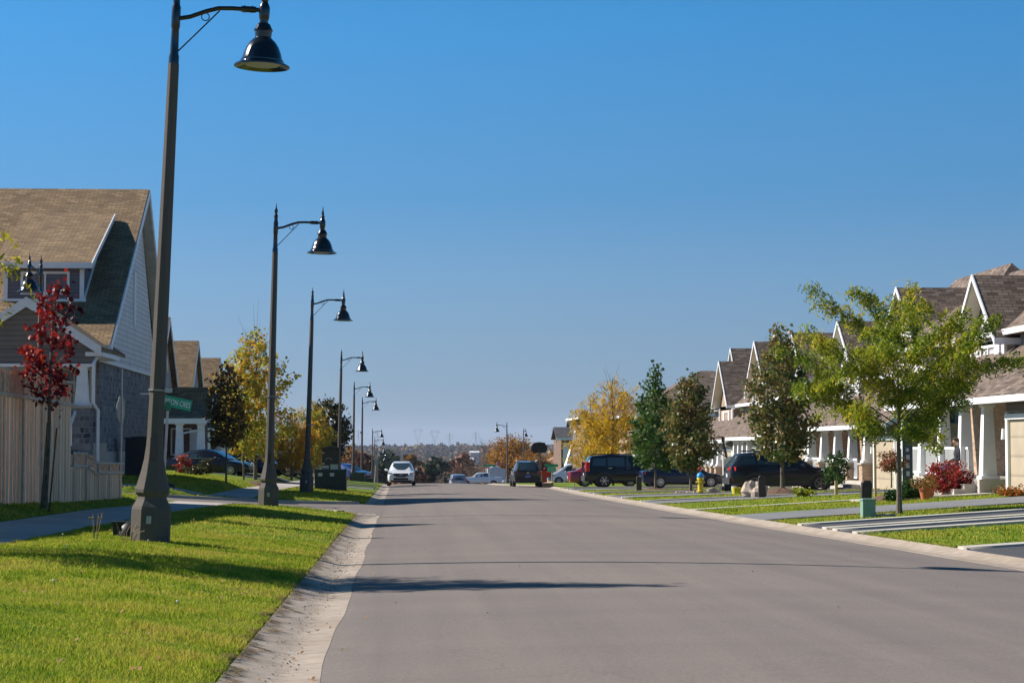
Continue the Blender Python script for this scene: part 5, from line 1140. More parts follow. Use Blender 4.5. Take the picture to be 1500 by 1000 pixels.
# ------------------------------------------------------------------ cars
M_TYRE = plain('tyre_rubber', (.018, .018, .018), .85); M_RIM = plain('alloy_rim', (.5, .5, .52), .3, .8, var=.05); M_RIMD = plain('black_rim', (.16, .16, .17), .35, .5)
M_REDL = plain('red_tail_lens', (.5, .01, .012), .15, coat=1, var=.05); M_HEADL = plain('clear_headlight_lens', (.6, .62, .65), .1, .3, coat=1, var=.03)
M_AMBER = plain('amber_lens', (.7, .22, .02), .2, coat=1); M_CHROME = plain('chrome', (.6, .6, .62), .15, 1.0, var=.03); M_TRIMB = plain('black_trim_plastic', (.02, .02, .022), .6)
M_CGLASS = glass('car_glass', (.035, .06, .075), .02)
def paint(name, col): d = max(col) < .05; return plain(name, col, .3, 0, .25 if d else .5, .03, 1, 0, .6 if d else 1.0)
def car(name, label, cat, spec, col, loc, rz, rim=None, plate=None, group=None, trim=None):
    """+x is the nose; spec: length, width, heights along the profile"""
    L, W = spec['L'], spec['W']; t = thing(name, label, cat, loc, rz, group); hw = W/2; gc = spec.get('gc', .22); rw = spec['rw']
    st = spec['body']      # (x, z_bottom, z_top, half-width factor)
    mb = MB(); o = 0; n = 10
    for (x, zb, ztp, f) in st:
        w_ = hw*f; h = ztp-zb
        s = [(w_*.86, zb), (w_*.97, zb+h*.12), (w_, zb+h*.4), (w_*.985, zb+h*.72), (w_*.93, zb+h*.95), (w_*.6, ztp)]
        for (yy, zz) in s: mb.v.append((x, yy, zz))
        for (yy, zz) in s[::-1]: mb.v.append((x, -yy, zz))
    m = 12
    for i in range(len(st)-1):
        for k in range(m): a = i*m+k; b = i*m+(k+1) % m; mb.f.append((a, a+m, b+m, b))
    mb.f.append(tuple(range(m))); mb.f.append(tuple(range((len(st)-1)*m, len(st)*m))[::-1])
    # cabin
    cb = spec['cabin']     # (x, z_base, z_roof, half-width base f, roof f)
    o = len(mb.v)
    for (x, zb, zt_, fb, ft) in cb:
        s = [(hw*fb, zb), (hw*(fb*.35+ft*.65), zb+(zt_-zb)*.72), (hw*ft, zt_-(zt_-zb)*.08), (hw*ft*.82, zt_)]
        for (yy, zz) in s: mb.v.append((x, yy, zz))
        for (yy, zz) in s[::-1]: mb.v.append((x, -yy, zz))
    m = 8
    for i in range(len(cb)-1):
        for k in range(m): a = o+i*m+k; b = o+i*m+(k+1) % m; mb.f.append((a, a+m, b+m, b))
    mb.f.append(tuple(o+k for k in range(m))); mb.f.append(tuple(o+(len(cb)-1)*m+k for k in range(m))[::-1])
    body = mb.build('body', col, t, smooth=True, uv=False)
    def cw(x, z):          # half-width of the cabin side at x, z
        for i in range(len(cb)-1):
            if cb[i][0] <= x <= cb[i+1][0] or i == len(cb)-2:
                u = (x-cb[i][0])/max(1e-6, cb[i+1][0]-cb[i][0]); u = min(max(u, 0), 1); q = [cb[i][j]*(1-u)+cb[i+1][j]*u for j in range(5)]; break
        v = min(max((z-q[1])/max(.01, q[2]-q[1]), 0), 1)
        return hw*(q[3]+(q[3]*.35+q[4]*.65-q[3])*min(v/.72, 1)+(q[4]-(q[3]*.35+q[4]*.65))*max(0, (v-.72)/.2))
    for win in spec['side']:
        for s in (1, -1):
            pts = [(x, s*(cw(x, z)+.006), z) for x, z in win]
            MB().poly(pts if s < 0 else pts[::-1], len(pts), (0, s*.008, 0)).build('side_window', M_CGLASS, t, uv=False)
    for nm in ('windscreen', 'rear_window'):
        if nm in spec:
            (x0, z0, w0), (x1, z1, w1) = spec[nm]; e = .012 if x1 < x0 else -.012
            d = Vector((-(z1-z0), 0, (x1-x0))); d = d.normalized()*(.014 if (d.x > 0) == (nm == 'windscreen') else -.014)
            xm, zm = (x0+x1)/2+d.x*1.2, (z0+z1)/2+d.z*1.2
            V = []
            for k in range(7):
                u = -1+2*k/6; c = (1-u*u)*.05*(1 if nm == 'windscreen' else -1)
                V += [(x0+d.x+c, u*w0, z0+d.z), (x1+d.x+c*.6, u*w1, z1+d.z)]
            F = [(2*k, 2*k+1, 2*k+3, 2*k+2) if nm == 'windscreen' else (2*k, 2*k+2, 2*k+3, 2*k+1) for k in range(6)]
            MB().add(V, F).build(nm, M_CGLASS, t, smooth=True, uv=False)
    # wheels and arches
    for wx in spec['wheels']:
        for s in (1, -1):
            yo = s*(hw-.012)
            mb = MB(); nn = 24; V = []
            R1 = rw*1.17
            pts = [(wx+R1*math.cos(a), yo+s*.012, max(rw+R1*math.sin(a), gc*.8)) for a in np.linspace(-.5, math.pi+.5, 22)]
            mb.poly(pts if s < 0 else pts[::-1], len(pts), (0, -s*.12, 0)); mb.build('wheel_arch', M_TRIMB, t, uv=False)
            wv = MB(); wy = s*(hw-.10)
            prof = [(rw*.62, -.11), (rw*.93, -.11), (rw, -.07), (rw, .07), (rw*.93, .11), (rw*.62, .115), (rw*.6, .05)]
            o0 = len(wv.v)
            for (r_, dy) in prof:
                for k in range(24): a = 2*math.pi*k/24; wv.v.append((wx+r_*math.cos(a), wy+s*dy+s*.015, rw+r_*math.sin(a)))
            for i in range(len(prof)-1):
                for k in range(24): a = o0+i*24+k; b = o0+i*24+(k+1) % 24; wv.f.append((a, b, b+24, a+24))
            tyre = wv.build('wheel', M_TYRE, t, smooth=True, uv=False)
            rm_ = MB(); yy = wy+s*.126
            ro = rw*spec.get('rimf', .64); nsp = spec.get('spokes', 7)
            pts_o = [(wx+ro*math.cos(a), yy, rw+ro*math.sin(a)) for a in np.linspace(0, 2*math.pi, 25)[:-1]]; pts_i = [(wx+ro*.86*math.cos(a), yy, rw+ro*.86*math.sin(a)) for a in np.linspace(0, 2*math.pi, 25)[:-1]]
            b0 = len(rm_.v); rm_.v += pts_o+pts_i; rm_.f += [(b0+k, b0+(k+1) % 24, b0+24+(k+1) % 24, b0+24+k) for k in range(24)]
            for k in range(nsp):
                a = 2*math.pi*k/nsp; ca, sa = math.cos(a), math.sin(a); w2 = ro*.1
                rm_.add([(wx+ca*.03-sa*w2, yy+s*.01, rw+sa*.03+ca*w2), (wx+ca*.03+sa*w2, yy+s*.01, rw+sa*.03-ca*w2), (wx+ca*ro*.9+sa*w2*.8, yy, rw+sa*ro*.9-ca*w2*.8), (wx+ca*ro*.9-sa*w2*.8, yy, rw+sa*ro*.9+ca*w2*.8)], [(0, 1, 2, 3)])
            rm_.disc((wx, yy+s*.012, rw), ro*.2, 'y', 12, .004*s)
            rm_.build('rim', rim or M_RIM, tyre, uv=False)
    # mirrors, handles, lights
    mx, mz = spec['mirror']
    for s in (1, -1): MB().blob((mx, s*(hw+.11), mz), .1, 2, 8, .05, (.7, 1.15, .8)).tube([(mx+.02, s*(hw-.12), mz-.08), (mx, s*(hw+.08), mz-.02)], .025, 5).build('mirror', spec.get('mirmat') or col, t, smooth=True, uv=False)
    for (hx, hz) in spec.get('handles', ()):
        for s in (1, -1): MB().obox((hx, s*(hw*.985), hz), (.2, .04, .03)).build('door_handle', spec.get('hmat') or col, t, uv=False)
    for (nm, mat, pts, th) in spec.get('lights', ()):
        for s in (1, -1):
            q = [(x, s*y, z) for x, y, z in pts]; MB().poly(q if s > 0 else q[::-1], len(q), (th, 0, 0)).build(nm, mat, t, uv=False)
    for (nm, mat, b) in spec.get('boxes', ()): 
        for q in (b if isinstance(b, list) else [b]): MB().box(*q).build(nm, mat, t, uv=False, bevel=.01)
    for xx, sg in ((L/2, 1), (-L/2, -1)):
        MB().box(*(sorted((xx+sg*.0, xx+sg*.025))), -.16, .16, spec['pz'], spec['pz']+.15).build('number_plate', plate or plain('white_plate', (.5, .53, .6), .5), t, uv=False)
    return t
SUV = dict(L=4.65, W=1.88, rw=.36, gc=.24, pz=.62, wheels=(-1.33, 1.37), mirror=(.62, 1.12), handles=((-.15, .98), (-1.05, 1.0)),
    body=[(-2.32, .45, .98, .84), (-2.25, .34, 1.06, .93), (-1.9, .27, 1.1, 1), (-1.0, .26, 1.08, 1), (.5, .26, 1.07, 1), (1.1, .26, 1.08, 1), (1.75, .27, 1.03, .985), (2.15, .3, .93, .95), (2.3, .36, .8, .88), (2.34, .42, .64, .82)],
    cabin=[(-2.28, 1.0, 1.08, .9, .78), (-2.1, 1.02, 1.34, .92, .68), (-1.85, 1.04, 1.6, .93, .64), (-.9, 1.04, 1.69, .94, .65), (.0, 1.04, 1.66, .94, .64), (.45, 1.02, 1.52, .93, .66), (1.15, 1.0, 1.08, .84, .76)],
    side=[[(-1.95, 1.17), (-1.28, 1.16), (-1.28, 1.54), (-1.72, 1.48)], [(-1.2, 1.16), (-.35, 1.14), (-.35, 1.57), (-1.2, 1.55)], [(-.27, 1.14), (.72, 1.13), (.22, 1.5), (-.27, 1.57)]],
    windscreen=((1.05, 1.1, .68), (.36, 1.58, .53)), rear_window=((-2.235, 1.1, .68), (-1.93, 1.54, .54)))
import copy
def mod(base, **k): q = copy.deepcopy({a: b for a, b in base.items() if a not in ('lights', 'boxes', 'hmat', 'mirmat')}); q.update({a: b for a, b in base.items() if a in ('lights', 'boxes', 'hmat', 'mirmat')}); q.update(k); return q
front_w = mod(SUV, lights=[('headlight', M_HEADL, [(2.2, .58, .93), (2.16, .88, .98), (2.14, .9, .84), (2.28, .6, .8)], .03), ('fog_lamp', M_TRIMB, [(2.3, .52, .6), (2.22, .82, .62), (2.22, .82, .5), (2.3, .56, .48)], .03)],
    boxes=[('grille', M_TRIMB, [(2.28, 2.35, -.5, .5, .72, .9), (2.3, 2.37, -.36, .36, .64, .72)]), ('lower_bumper', M_TRIMB, [(2.2, 2.37, -.72, .72, .3, .42), (2.29, 2.36, -.5, .5, .44, .58)]), ('grille_bar', M_CHROME, [(2.35, 2.365, -.46, .46, .86, .875), (2.35, 2.365, -.42, .42, .8, .81), (2.35, 2.365, -.38, .38, .74, .75)]),
           ('badge', M_CHROME, (2.36, 2.38, -.09, .09, .78, .84)), ('roof_rail', M_TRIMB, [(-1.6, .1, .62, .66, 1.66, 1.71), (-1.6, .1, -.66, -.62, 1.66, 1.71)])])
def gz_at(x, D, dz=0): return G(x, D)+dz
car('white_suv', 'white SUV coming towards the camera in the left lane at the crest', 'SUV', front_w, paint('white_paint', (.8, .8, .82)), (X(588, 143), 143, G(.3, 143)), R(-90-1))
rear_l = [('tail_light', M_REDL, [(-2.3, .62, .98), (-2.2, .9, 1.04), (-2.2, .92, .88), (-2.3, .66, .88)], -.03), ('rear_reflector', M_REDL, [(-2.31, .58, .56), (-2.29, .8, .56), (-2.29, .8, .48), (-2.31, .58, .48)], -.04)]
dark_rear = mod(SUV, W=1.85, lights=rear_l, boxes=[('rear_bumper', M_TRIMB, (-2.38, -2.2, -.82, .82, .3, .62)), ('rear_wiper', M_TRIMB, (-2.2, -2.17, -.02, .3, 1.1, 1.13)), ('roof_rail', M_STEEL, [(-1.7, .1, .62, .66, 1.67, 1.74), (-1.7, .1, -.66, -.62, 1.67, 1.74)]), ('badge', M_CHROME, (-2.37, -2.35, -.06, .06, .9, .97))])
car('dark_suv', 'dark charcoal SUV seen from behind, parked at the right kerb near the crest', 'SUV', dark_rear, paint('charcoal_paint', (.02, .021, .025)), (X(770, 134), 134, G(8.4, 134)), R(90), plate=plain('blue_plate', (.12, .2, .5), .5))
# jeep-like car, side on, nose to the right
jl = [('tail_light', M_REDL, [(-2.33, .5, 1.03), (-2.1, .93, 1.06), (-2.1, .95, .9), (-2.33, .5, .9)], -.03), ('rear_reflector', M_REDL, [(-2.32, .6, .56), (-2.25, .86, .56), (-2.25, .86, .48), (-2.32, .6, .48)], -.04), ('headlight', M_HEADL, [(2.2, .6, .86), (2.1, .88, .9), (2.1, .9, .8), (2.25, .6, .78)], .03)]
jeep = mod(SUV, L=4.62, lights=jl, rw=.375, spokes=5, wheels=(-1.32, 1.38), boxes=[('rear_bumper', M_TRIMB, (-2.38, -2.15, -.84, .84, .34, .6)), ('sill', M_TRIMB, [(-.9, .95, .9, .945, .27, .42), (-.9, .95, -.945, -.9, .27, .42)]), ('roof_rail', M_TRIMB, [(-1.6, .1, .62, .66, 1.68, 1.73), (-1.6, .1, -.66, -.62, 1.68, 1.73)]), ('marker_light', M_AMBER, [(1.98, 2.1, -.945, -.93, .86, .92), (1.98, 2.1, .93, .945, .86, .92)])])
xj = X(1146, 84.5, 700); car('dark_crossover', 'dark navy crossover parked side-on in a driveway behind the dark green maple', 'SUV', jeep, paint('navy_black_paint', (.008, .011, .02)), (xj, 84.5, G(xj, 84.5)), R(1), rim=M_RIMD)
# big black SUV
BIG = mod(SUV, L=5.15, W=2.0, rw=.41, gc=.3, pz=.7, wheels=(-1.5, 1.5), mirror=(.85, 1.28), handles=((-.1, 1.14), (-1.15, 1.14)), hmat=M_CHROME, mirmat=M_CHROME, rimf=.7, spokes=6,
    body=[(-2.57, .5, 1.1, .9), (-2.5, .38, 1.18, .97), (-2.0, .32, 1.2, 1), (-1.0, .32, 1.2, 1), (.8, .32, 1.17, 1), (1.3, .32, 1.15, 1), (2.0, .33, 1.1, .99), (2.4, .36, 1.0, .95), (2.55, .42, .85, .88), (2.58, .48, .7, .84)],
    cabin=[(-2.52, 1.1, 1.16, .94, .84), (-2.4, 1.14, 1.55, .95, .8), (-2.22, 1.15, 1.84, .96, .79), (-1.2, 1.16, 1.93, .97, .8), (.1, 1.16, 1.9, .97, .8), (.6, 1.14, 1.74, .96, .79), (1.2, 1.08, 1.16, .92, .82)],
    side=[[(-2.2, 1.28), (-1.4, 1.26), (-1.4, 1.74), (-2.1, 1.72)], [(-1.3, 1.26), (-.3, 1.24), (-.3, 1.76), (-1.3, 1.76)], [(-.2, 1.24), (.9, 1.22), (.42, 1.68), (-.2, 1.76)]],
    windscreen=((1.18, 1.18, .8), (.5, 1.8, .66)), rear_window=((-2.49, 1.22, .8), (-2.27, 1.78, .68)),
    lights=[('tail_light', M_REDL, [(-2.5, .78, 1.5), (-2.44, .97, 1.5), (-2.44, .985, .95), (-2.5, .8, .95)], -.1), ('headlight', M_HEADL, [(2.42, .7, 1.0), (2.34, .96, 1.02), (2.34, .97, .86), (2.5, .7, .84)], .05)],
    boxes=[('tail_light_side', M_REDL, [(-2.56, -2.36, .93, .992, .95, 1.48), (-2.56, -2.36, -.992, -.93, .95, 1.48)]), ('rear_bumper', M_TRIMB, (-2.64, -2.4, -.9, .9, .38, .66)), ('running_board', M_TRIMB, [(-.95, 1.0, .93, 1.04, .34, .4), (-.95, 1.0, -1.04, -.93, .34, .4)]), ('roof_rail', M_TRIMB, [(-2.0, .1, .66, .7, 1.92, 1.97), (-2.0, .1, -.7, -.66, 1.92, 1.97)]), ('marker_light', M_AMBER, [(2.3, 2.42, -.985, -.95, .9, 1.0), (2.3, 2.42, .95, .985, .9, 1.0)])])
xt = X(919, 120, 700); car('large_black_suv', 'large black SUV parked side-on in a driveway under the amber and green trees', 'SUV', BIG, paint('black_paint', (.004, .004, .005)), (xt, 120, G(xt, 120)), R(2))
SED = dict(L=4.75, W=1.84, rw=.33, gc=.2, pz=.5, wheels=(-1.38, 1.42), mirror=(.62, .98), handles=((-.2, .82), (-1.1, .84)), spokes=10,
    body=[(-2.37, .4, .86, .8), (-2.3, .28, .95, .9), (-1.9, .22, .98, .97), (-1.0, .2, .95, 1), (.5, .2, .9, 1), (1.1, .2, .88, 1), (1.75, .21, .8, .97), (2.2, .25, .68, .88), (2.37, .34, .55, .76)],
    cabin=[(-2.0, .9, .95, .86, .74), (-1.5, .92, 1.22, .9, .7), (-.95, .92, 1.4, .93, .68), (-.2, .9, 1.46, .94, .7), (.3, .88, 1.38, .94, .68), (1.25, .82, .88, .9, .78)],
    side=[[(-1.45, 1.0), (-.5, .98), (-.5, 1.36), (-1.0, 1.31)], [(-.43, .98), (.8, .94), (.28, 1.31), (-.43, 1.38)]],
    windscreen=((1.18, .93, .74), (.38, 1.36, .58)), rear_window=((-1.92, .98, .68), (-1.12, 1.36, .56)),
    lights=[('tail_light', M_REDL, [(-2.32, .5, .86), (-2.18, .82, .9), (-2.18, .84, .74), (-2.33, .5, .74)], -.04), ('headlight', M_HEADL, [(2.24, .48, .68), (2.0, .8, .76), (2.02, .82, .64), (2.3, .5, .58)], .04)],
    boxes=[('lower_bumper', M_TRIMB, (2.2, 2.4, -.6, .6, .24, .36))])
bs = paint('black_sedan_paint', (.005, .006, .012)); ch = [('window_trim', M_CHROME, [(-1.45, .8, .868, .872, .955, .975), (-1.45, .8, -.88, -.868, .955, .975)])]
xs_ = X(309, 112, 690); car('black_sedan', 'black sedan parked nose to the road on the left lawn driveway', 'sedan', mod(SED, boxes=SED['boxes']+ch, hmat=M_CHROME), bs, (xs_, 112, at(309, 697, 112).z), R(-14))
db = paint('deep_blue_paint', (.01, .025, .07)); xs_ = X(368, 124, 690); car('dark_blue_sedan', 'dark blue car parked just behind the black sedan on the left', 'sedan', SED, db, (xs_, 124, at(368, 697, 124).z), R(-14))
xs_ = X(395, 134, 690); car('blue_hatchback', 'blue-grey car nosing out beyond the dark blue one on the left', 'sedan', SED, paint('steel_blue_paint', (.03, .07, .16)), (xs_, 134, at(390, 698, 134).z), R(-10))
xs_ = X(1000, 113, 690); car('navy_sedan', 'navy sedan behind the hydrant and bronze-green maple on the right', 'sedan', SED, paint('navy_paint', (.006, .012, .04)), (xs_, 113, G(xs_, 113)), R(1))
xs_ = X(876, 132, 690); car('red_sedan', 'dark red sedan half hidden behind the large black SUV', 'sedan', SED, paint('dark_red_paint', (.25, .008, .02)), (xs_, 127, G(xs_, 127)), R(1))
VAN = dict(L=5.1, W=1.98, rw=.34, gc=.22, pz=.7, wheels=(-1.55, 1.5), mirror=(1.05, 1.15), handles=((.1, 1.0), (-.9, 1.0)),
    body=[(-2.55, .4, 1.0, .9), (-2.48, .28, 1.08, .97), (-1.5, .24, 1.1, 1), (.9, .24, 1.06, 1), (1.4, .24, 1.04, 1), (2.1, .25, .92, .96), (2.45, .3, .76, .86), (2.55, .38, .6, .78)],
    cabin=[(-2.5, 1.0, 1.08, .93, .84), (-2.4, 1.04, 1.5, .95, .8), (-2.22, 1.05, 1.7, .96, .79), (-1.0, 1.06, 1.77, .97, .8), (.4, 1.05, 1.73, .97, .79), (.9, 1.02, 1.52, .95, .79), (1.7, .92, 1.0, .9, .8)],
    side=[[(-2.2, 1.14), (-1.3, 1.12), (-1.3, 1.6), (-2.1, 1.58)], [(-1.2, 1.12), (-.1, 1.1), (-.1, 1.62), (-1.2, 1.62)], [(0, 1.1), (1.2, 1.08), (.72, 1.52), (0, 1.6)]],
    windscreen=((1.64, 1.04, .8), (.72, 1.62, .66)), rear_window=((-2.475, 1.08, .78), (-2.3, 1.62, .66)),
    lights=[('tail_light', M_REDL, [(-2.5, .8, 1.25), (-2.42, .97, 1.25), (-2.42, .985, .9), (-2.5, .8, .9)], -.08), ('headlight', M_HEADL, [(2.3, .6, .8), (2.15, .88, .84), (2.15, .9, .72), (2.36, .6, .68)], .04)],
    boxes=[('tail_light_side', M_REDL, [(-2.53, -2.33, .9, .978, .88, 1.24), (-2.53, -2.33, -.978, -.9, .88, 1.24)])])
sv = paint('silver_paint', (.42, .43, .46)); xs_ = X(425, 128, 690); car('silver_minivan', 'silver minivan with red tail light under the amber locust on the left', 'minivan', VAN, sv, (X(413, 143), 143, at(413, 697.5, 143).z), R(194))
car('silver_minivan', 'blue-grey minivan seen from behind beyond the crest, left of the white truck', 'minivan', VAN, paint('blue_grey_paint', (.25, .3, .38)), (X(670, 262), 262, at(670, 714.5, 262).z), R(93))
car('blue_car', 'bright blue car peeping past the large green utility box on the left', 'hatchback', mod(SED), paint('bright_blue_paint', (.01, .045, .2)), (X(508, 184), 184, at(504, 702.5, 184).z), R(-35))
CARGO = mod(VAN, L=5.7, W=2.0, rw=.36, mirror=(1.2, 1.3), wheels=(-1.7, 1.85),
    body=[(-2.85, .45, 1.2, .95), (-2.8, .35, 1.3, 1), (0, .32, 1.3, 1), (1.4, .32, 1.28, 1), (2.0, .32, 1.2, .99), (2.6, .34, 1.02, .93), (2.82, .42, .85, .86), (2.85, .46, .7, .82)],
    cabin=[(-2.83, 1.2, 1.3, .98, .9), (-2.78, 1.25, 2.0, .98, .86), (-2.6, 1.25, 2.1, .98, .84), (.4, 1.25, 2.1, .98, .84), (1.0, 1.22, 1.98, .97, .83), (1.95, 1.12, 1.25, .94, .86)],
    side=[[(.25, 1.3), (1.45, 1.28), (.98, 1.82), (.25, 1.9)], ], windscreen=((1.85, 1.26, .84), (1.05, 1.94, .7)), rear_window=((-2.83, 1.35, .8), (-2.79, 1.85, .78)),
    lights=[('headlight', M_HEADL, [(2.7, .6, 1.0), (2.6, .9, 1.02), (2.6, .92, .82), (2.76, .6, .82)], .05), ('marker_light', M_AMBER, [(2.55, .86, 1.0), (2.3, .97, 1.0), (2.3, .985, .82), (2.6, .9, .82)], .06)],
    boxes=[('bumper', M_TRIMB, (2.6, 2.92, -.9, .9, .36, .6)), ('indicator', M_AMBER, [(2.35, 2.6, .92, 1.0, .8, 1.0), (2.35, 2.6, -1.0, -.92, .8, 1.0)])])
wp = paint('white_van_paint', (.72, .73, .76)); xs_ = X(845, 205, 690); car('white_cargo_van', 'white cargo van facing left in front of the dark-roofed brick house', 'van', CARGO, wp, (xs_, 205, at(835, 709, 205).z), R(178))
PICK = mod(CARGO, L=5.8, W=2.02, rw=.42, gc=.4, mirror=(.75, 1.45), wheels=(-1.75, 1.95), pz=.8,
    body=[(-2.9, .6, 1.25, .96), (-2.8, .55, 1.32, 1), (0, .5, 1.32, 1), (1.3, .5, 1.3, 1), (2.3, .5, 1.26, .99), (2.75, .52, 1.18, .95), (2.88, .58, .95, .9), (2.9, .62, .8, .88)],
    cabin=[(-1.25, 1.25, 1.34, .96, .86), (-1.15, 1.25, 1.85, .96, .82), (-.95, 1.25, 1.92, .96, .8), (.3, 1.25, 1.92, .96, .8), (.6, 1.22, 1.8, .95, .8), (1.25, 1.18, 1.3, .92, .84)],
    side=[[(-1.0, 1.38), (-.35, 1.38), (-.35, 1.8), (-.95, 1.8)], [(-.25, 1.38), (.8, 1.36), (.45, 1.74), (-.25, 1.8)]], windscreen=((1.2, 1.32, .82), (.62, 1.78, .68)), rear_window=((-1.23, 1.4, .7), (-1.15, 1.8, .66)),
    boxes=[('bumper', M_CHROME, (2.75, 2.98, -.95, .95, .55, .8)), ('grille', M_TRIMB, (2.88, 2.94, -.55, .55, .85, 1.15))])
xs_ = X(704, 278, 690); car('white_pickup', 'white pickup truck facing left beyond the crest, beside the stop sign', 'pickup truck', PICK, wp, (xs_, 278, at(700, 712.5, 278).z), R(178))
# box trailer / utility body behind the pickup
t = thing('work_truck', 'pale grey utility truck with folded boom behind the white pickup', 'truck', (X(727, 296), 296, at(727, 712.5, 296).z), R(0)); wg = plain('pale_grey_body', (.5, .52, .55), .5)
MB().box(-1.3, 1.3, -1.1, 1.1, .7, 2.55).poly([(-1.3, -1.1, 2.55), (-.5, -1.1, 2.95), (1.3, -1.1, 2.55)], 3, (0, 2.2, 0)).build('utility_box', wg, t, bevel=.04)
mb = MB(); mb.tube([(-1.2, -.9, 2.7), (1.1, -.9, 1.2)], .12, 6); mb.build('folded_boom', plain('boom_blue', (.05, .08, .2), .5), t); MB().tube([(-1.6, 0, 2.4), (.5, 0, 2.9), (-.6, 0, 3.0)], .16, 6).build('bucket_arm', wg, t)
mb = MB()
for wx in (-.8, .9): mb.disc((wx, -1.12, .42), .42, 'y', 18, .3)
mb.build('wheels', M_TYRE, t); MB().box(-1.4, 1.5, -1.0, 1.0, .5, .72).build('chassis', M_TRIMB, t)
xs_ = X(756, 290, 690); car('grey_car', 'pale grey car just right of the arm-left lamp post beyond the crest', 'sedan', SED, paint('pale_grey_paint', (.4, .42, .46)), (xs_, 285, at(748, 711, 285).z), R(180))

# ------------------------------------------------------------------ signs and street furniture
M_GREEN = plain('sign_green', (.01, .36, .2), .4, var=.04); M_WHITEP = plain('sign_white', (.8, .8, .8), .5, var=.02); M_REDS = plain('sign_red', (.45, .01, .015), .4, var=.04)
M_SBACK = plain('sign_back_aluminium', (.28, .28, .27), .6, .4)
def street_sign():
    p = at(239, 719, 68.5); t = thing('street_sign', 'green street name sign reading MSON CRES on a leaning steel post', 'street sign', (p.x, 68.5, G(p.x, 68.5)))
    tz = at(246, 588, 68.5)-Vector(t.location)
    MB().tube([(0, 0, -.2), (tz.x, 0, tz.z-.15)], .045, 10).build('post', M_STEEL, t, smooth=True)
    MB().obox((.2, 0, .08), (.34, .14, .12), (0, .15, 0)).build('anchor_boot', M_TRIMB, t)
    e = bpy.data.objects.new('name_blade', None)
    a = at(233, 576.5, 68.4)-Vector(t.location); b = at(280, 586.5, 68.4)-Vector(t.location); h = .36; L_ = (b-a).length; ang = math.atan2(a.z-b.z, b.x-a.x)
    bl = MB().obox((0, 0, 0), (L_, .02, h)).build('name_blade', M_GREEN, t, bevel=.004); bl.location = ((a.x+b.x)/2, 0, (a.z+b.z)/2-h/2); bl.rotation_euler = (0, ang, 0)
    tx = text_mesh('lettering', 'MSON CRES', .25, M_WHITEP, bl, (.075, -.014, -.005), (R(90), 0, 0)); tx.scale = (.84/tx.dimensions.x,)+(1, 1)
    MB().obox((tz.x, 0, tz.z-.16), (.16, .14, .3)).build('bracket', plain('green_bracket', (.02, .18, .1), .5), t)
    MB().obox((tz.x-.2, .0, tz.z+.22), (.16, .06, .14)).tube([(tz.x-.14, 0, tz.z+.25), (tz.x-.9, 0, tz.z+.26)], .02, 6).build('strap_arm', M_WHITEP, t)
street_sign()
def octa(r_, y, th): return MB().poly([(r_*math.cos(math.pi/8+k*math.pi/4), y, r_*math.sin(math.pi/8+k*math.pi/4)) for k in range(8)][::-1], 8, (0, th, 0))
def stop_sign(label, px, D, ztop_py, zbot_py, rz, zpost, group=None, back=True, hz=None):
    x = X(px, D, 650); z0 = G(x, D); t = thing('stop_sign', label, 'stop sign', (x, D, z0), rz); zc = (Z(ztop_py, D)+Z(zbot_py, D))/2-z0; r_ = (Z(ztop_py, D)-Z(zbot_py, D))/2*1.04
    m = MB().box(-.03, .03, -.0, .03, -.2, zpost-z0); m.build('post', M_STEEL, t)
    p = octa(r_, 0, .006).build('back_plate', M_SBACK, t); p.location = (0, -.004, zc)
    q = octa(r_*.99, -.002, .004).build('face', M_WHITEP, t); q.location = (0, -.008, zc); q2 = octa(r_*.92, -.002, .004).build('red_face', M_REDS, q); q2.location = (0, -.003, 0)
    text_mesh('lettering', 'STOP', r_*.85, M_WHITEP, q, (0, -.012, 0), (R(90), 0, 0))
    return t
stop_sign('stop sign seen from behind and almost edge-on beside the low end of the cedar fence', 177, 57.6, 580, 619, R(-90-9), Z(541, 57.6))
stop_sign('small red stop sign far off on the right beyond the crest', 731, 240, 675.5, 682.5, 0, Z(676, 240))
def green_sign(label, px, D, py0, py1, w_, second=None):
    x = X(px, D, 690); z0 = G(x, D); t = thing('street_sign', label, 'street sign', (x, D, z0)); z1 = Z(py0, D)-z0; z2 = Z(py1, D)-z0
    MB().tube([(0, 0, -.2), (.05, 0, z2)], .05, 8).build('post', M_STEEL, t); MB().box(-w_/2, w_/2, -.03, -.01, z2, z1).build('name_blade', M_GREEN, t)
    if second: MB().box(-.28, .3, -.04, -.015, z2-.36, z2-.02).build('small_plate', plain('mint_sign', (.1, .5, .4), .5), t)
green_sign('green street name sign above a mint plate, right of the dark charcoal SUV', 808, 141, 679.5, 683.5, .9, True)
green_sign('tiny green street name sign beyond the crest by the white truck', 717, 265, 680, 683, 1.6)
t = thing('round_sign', 'round sign seen from behind on a post right of the far left lamp posts', 'sign', (X(551, 160), 160, G(-3, 160))); z1 = Z(677, 160)-t.location.z
MB().tube([(-.12, 0, -.2), (0, 0, z1+.2)], .035, 6).build('post', M_STEEL, t); MB().disc((0, -.02, z1), .2, 'y', 20, .02).build('plate', M_SBACK, t)
def post_only(lbl, px, D, top):
    x = X(px, D, 700); t = thing('sign_post', lbl, 'post', (x, D, G(x, D))); MB().tube([(0, 0, -.1), (0, 0, Z(top, D)-t.location.z)], .035, 6).build('post', M_STEEL, t); MB().disc((0, -.03, Z(top+4, D)-t.location.z), .14, 'y', 12, .02).build('plate', M_SBACK, t)
post_only('thin post with a small dark plate on the grass left of the large black SUV', 841, 128, 684)
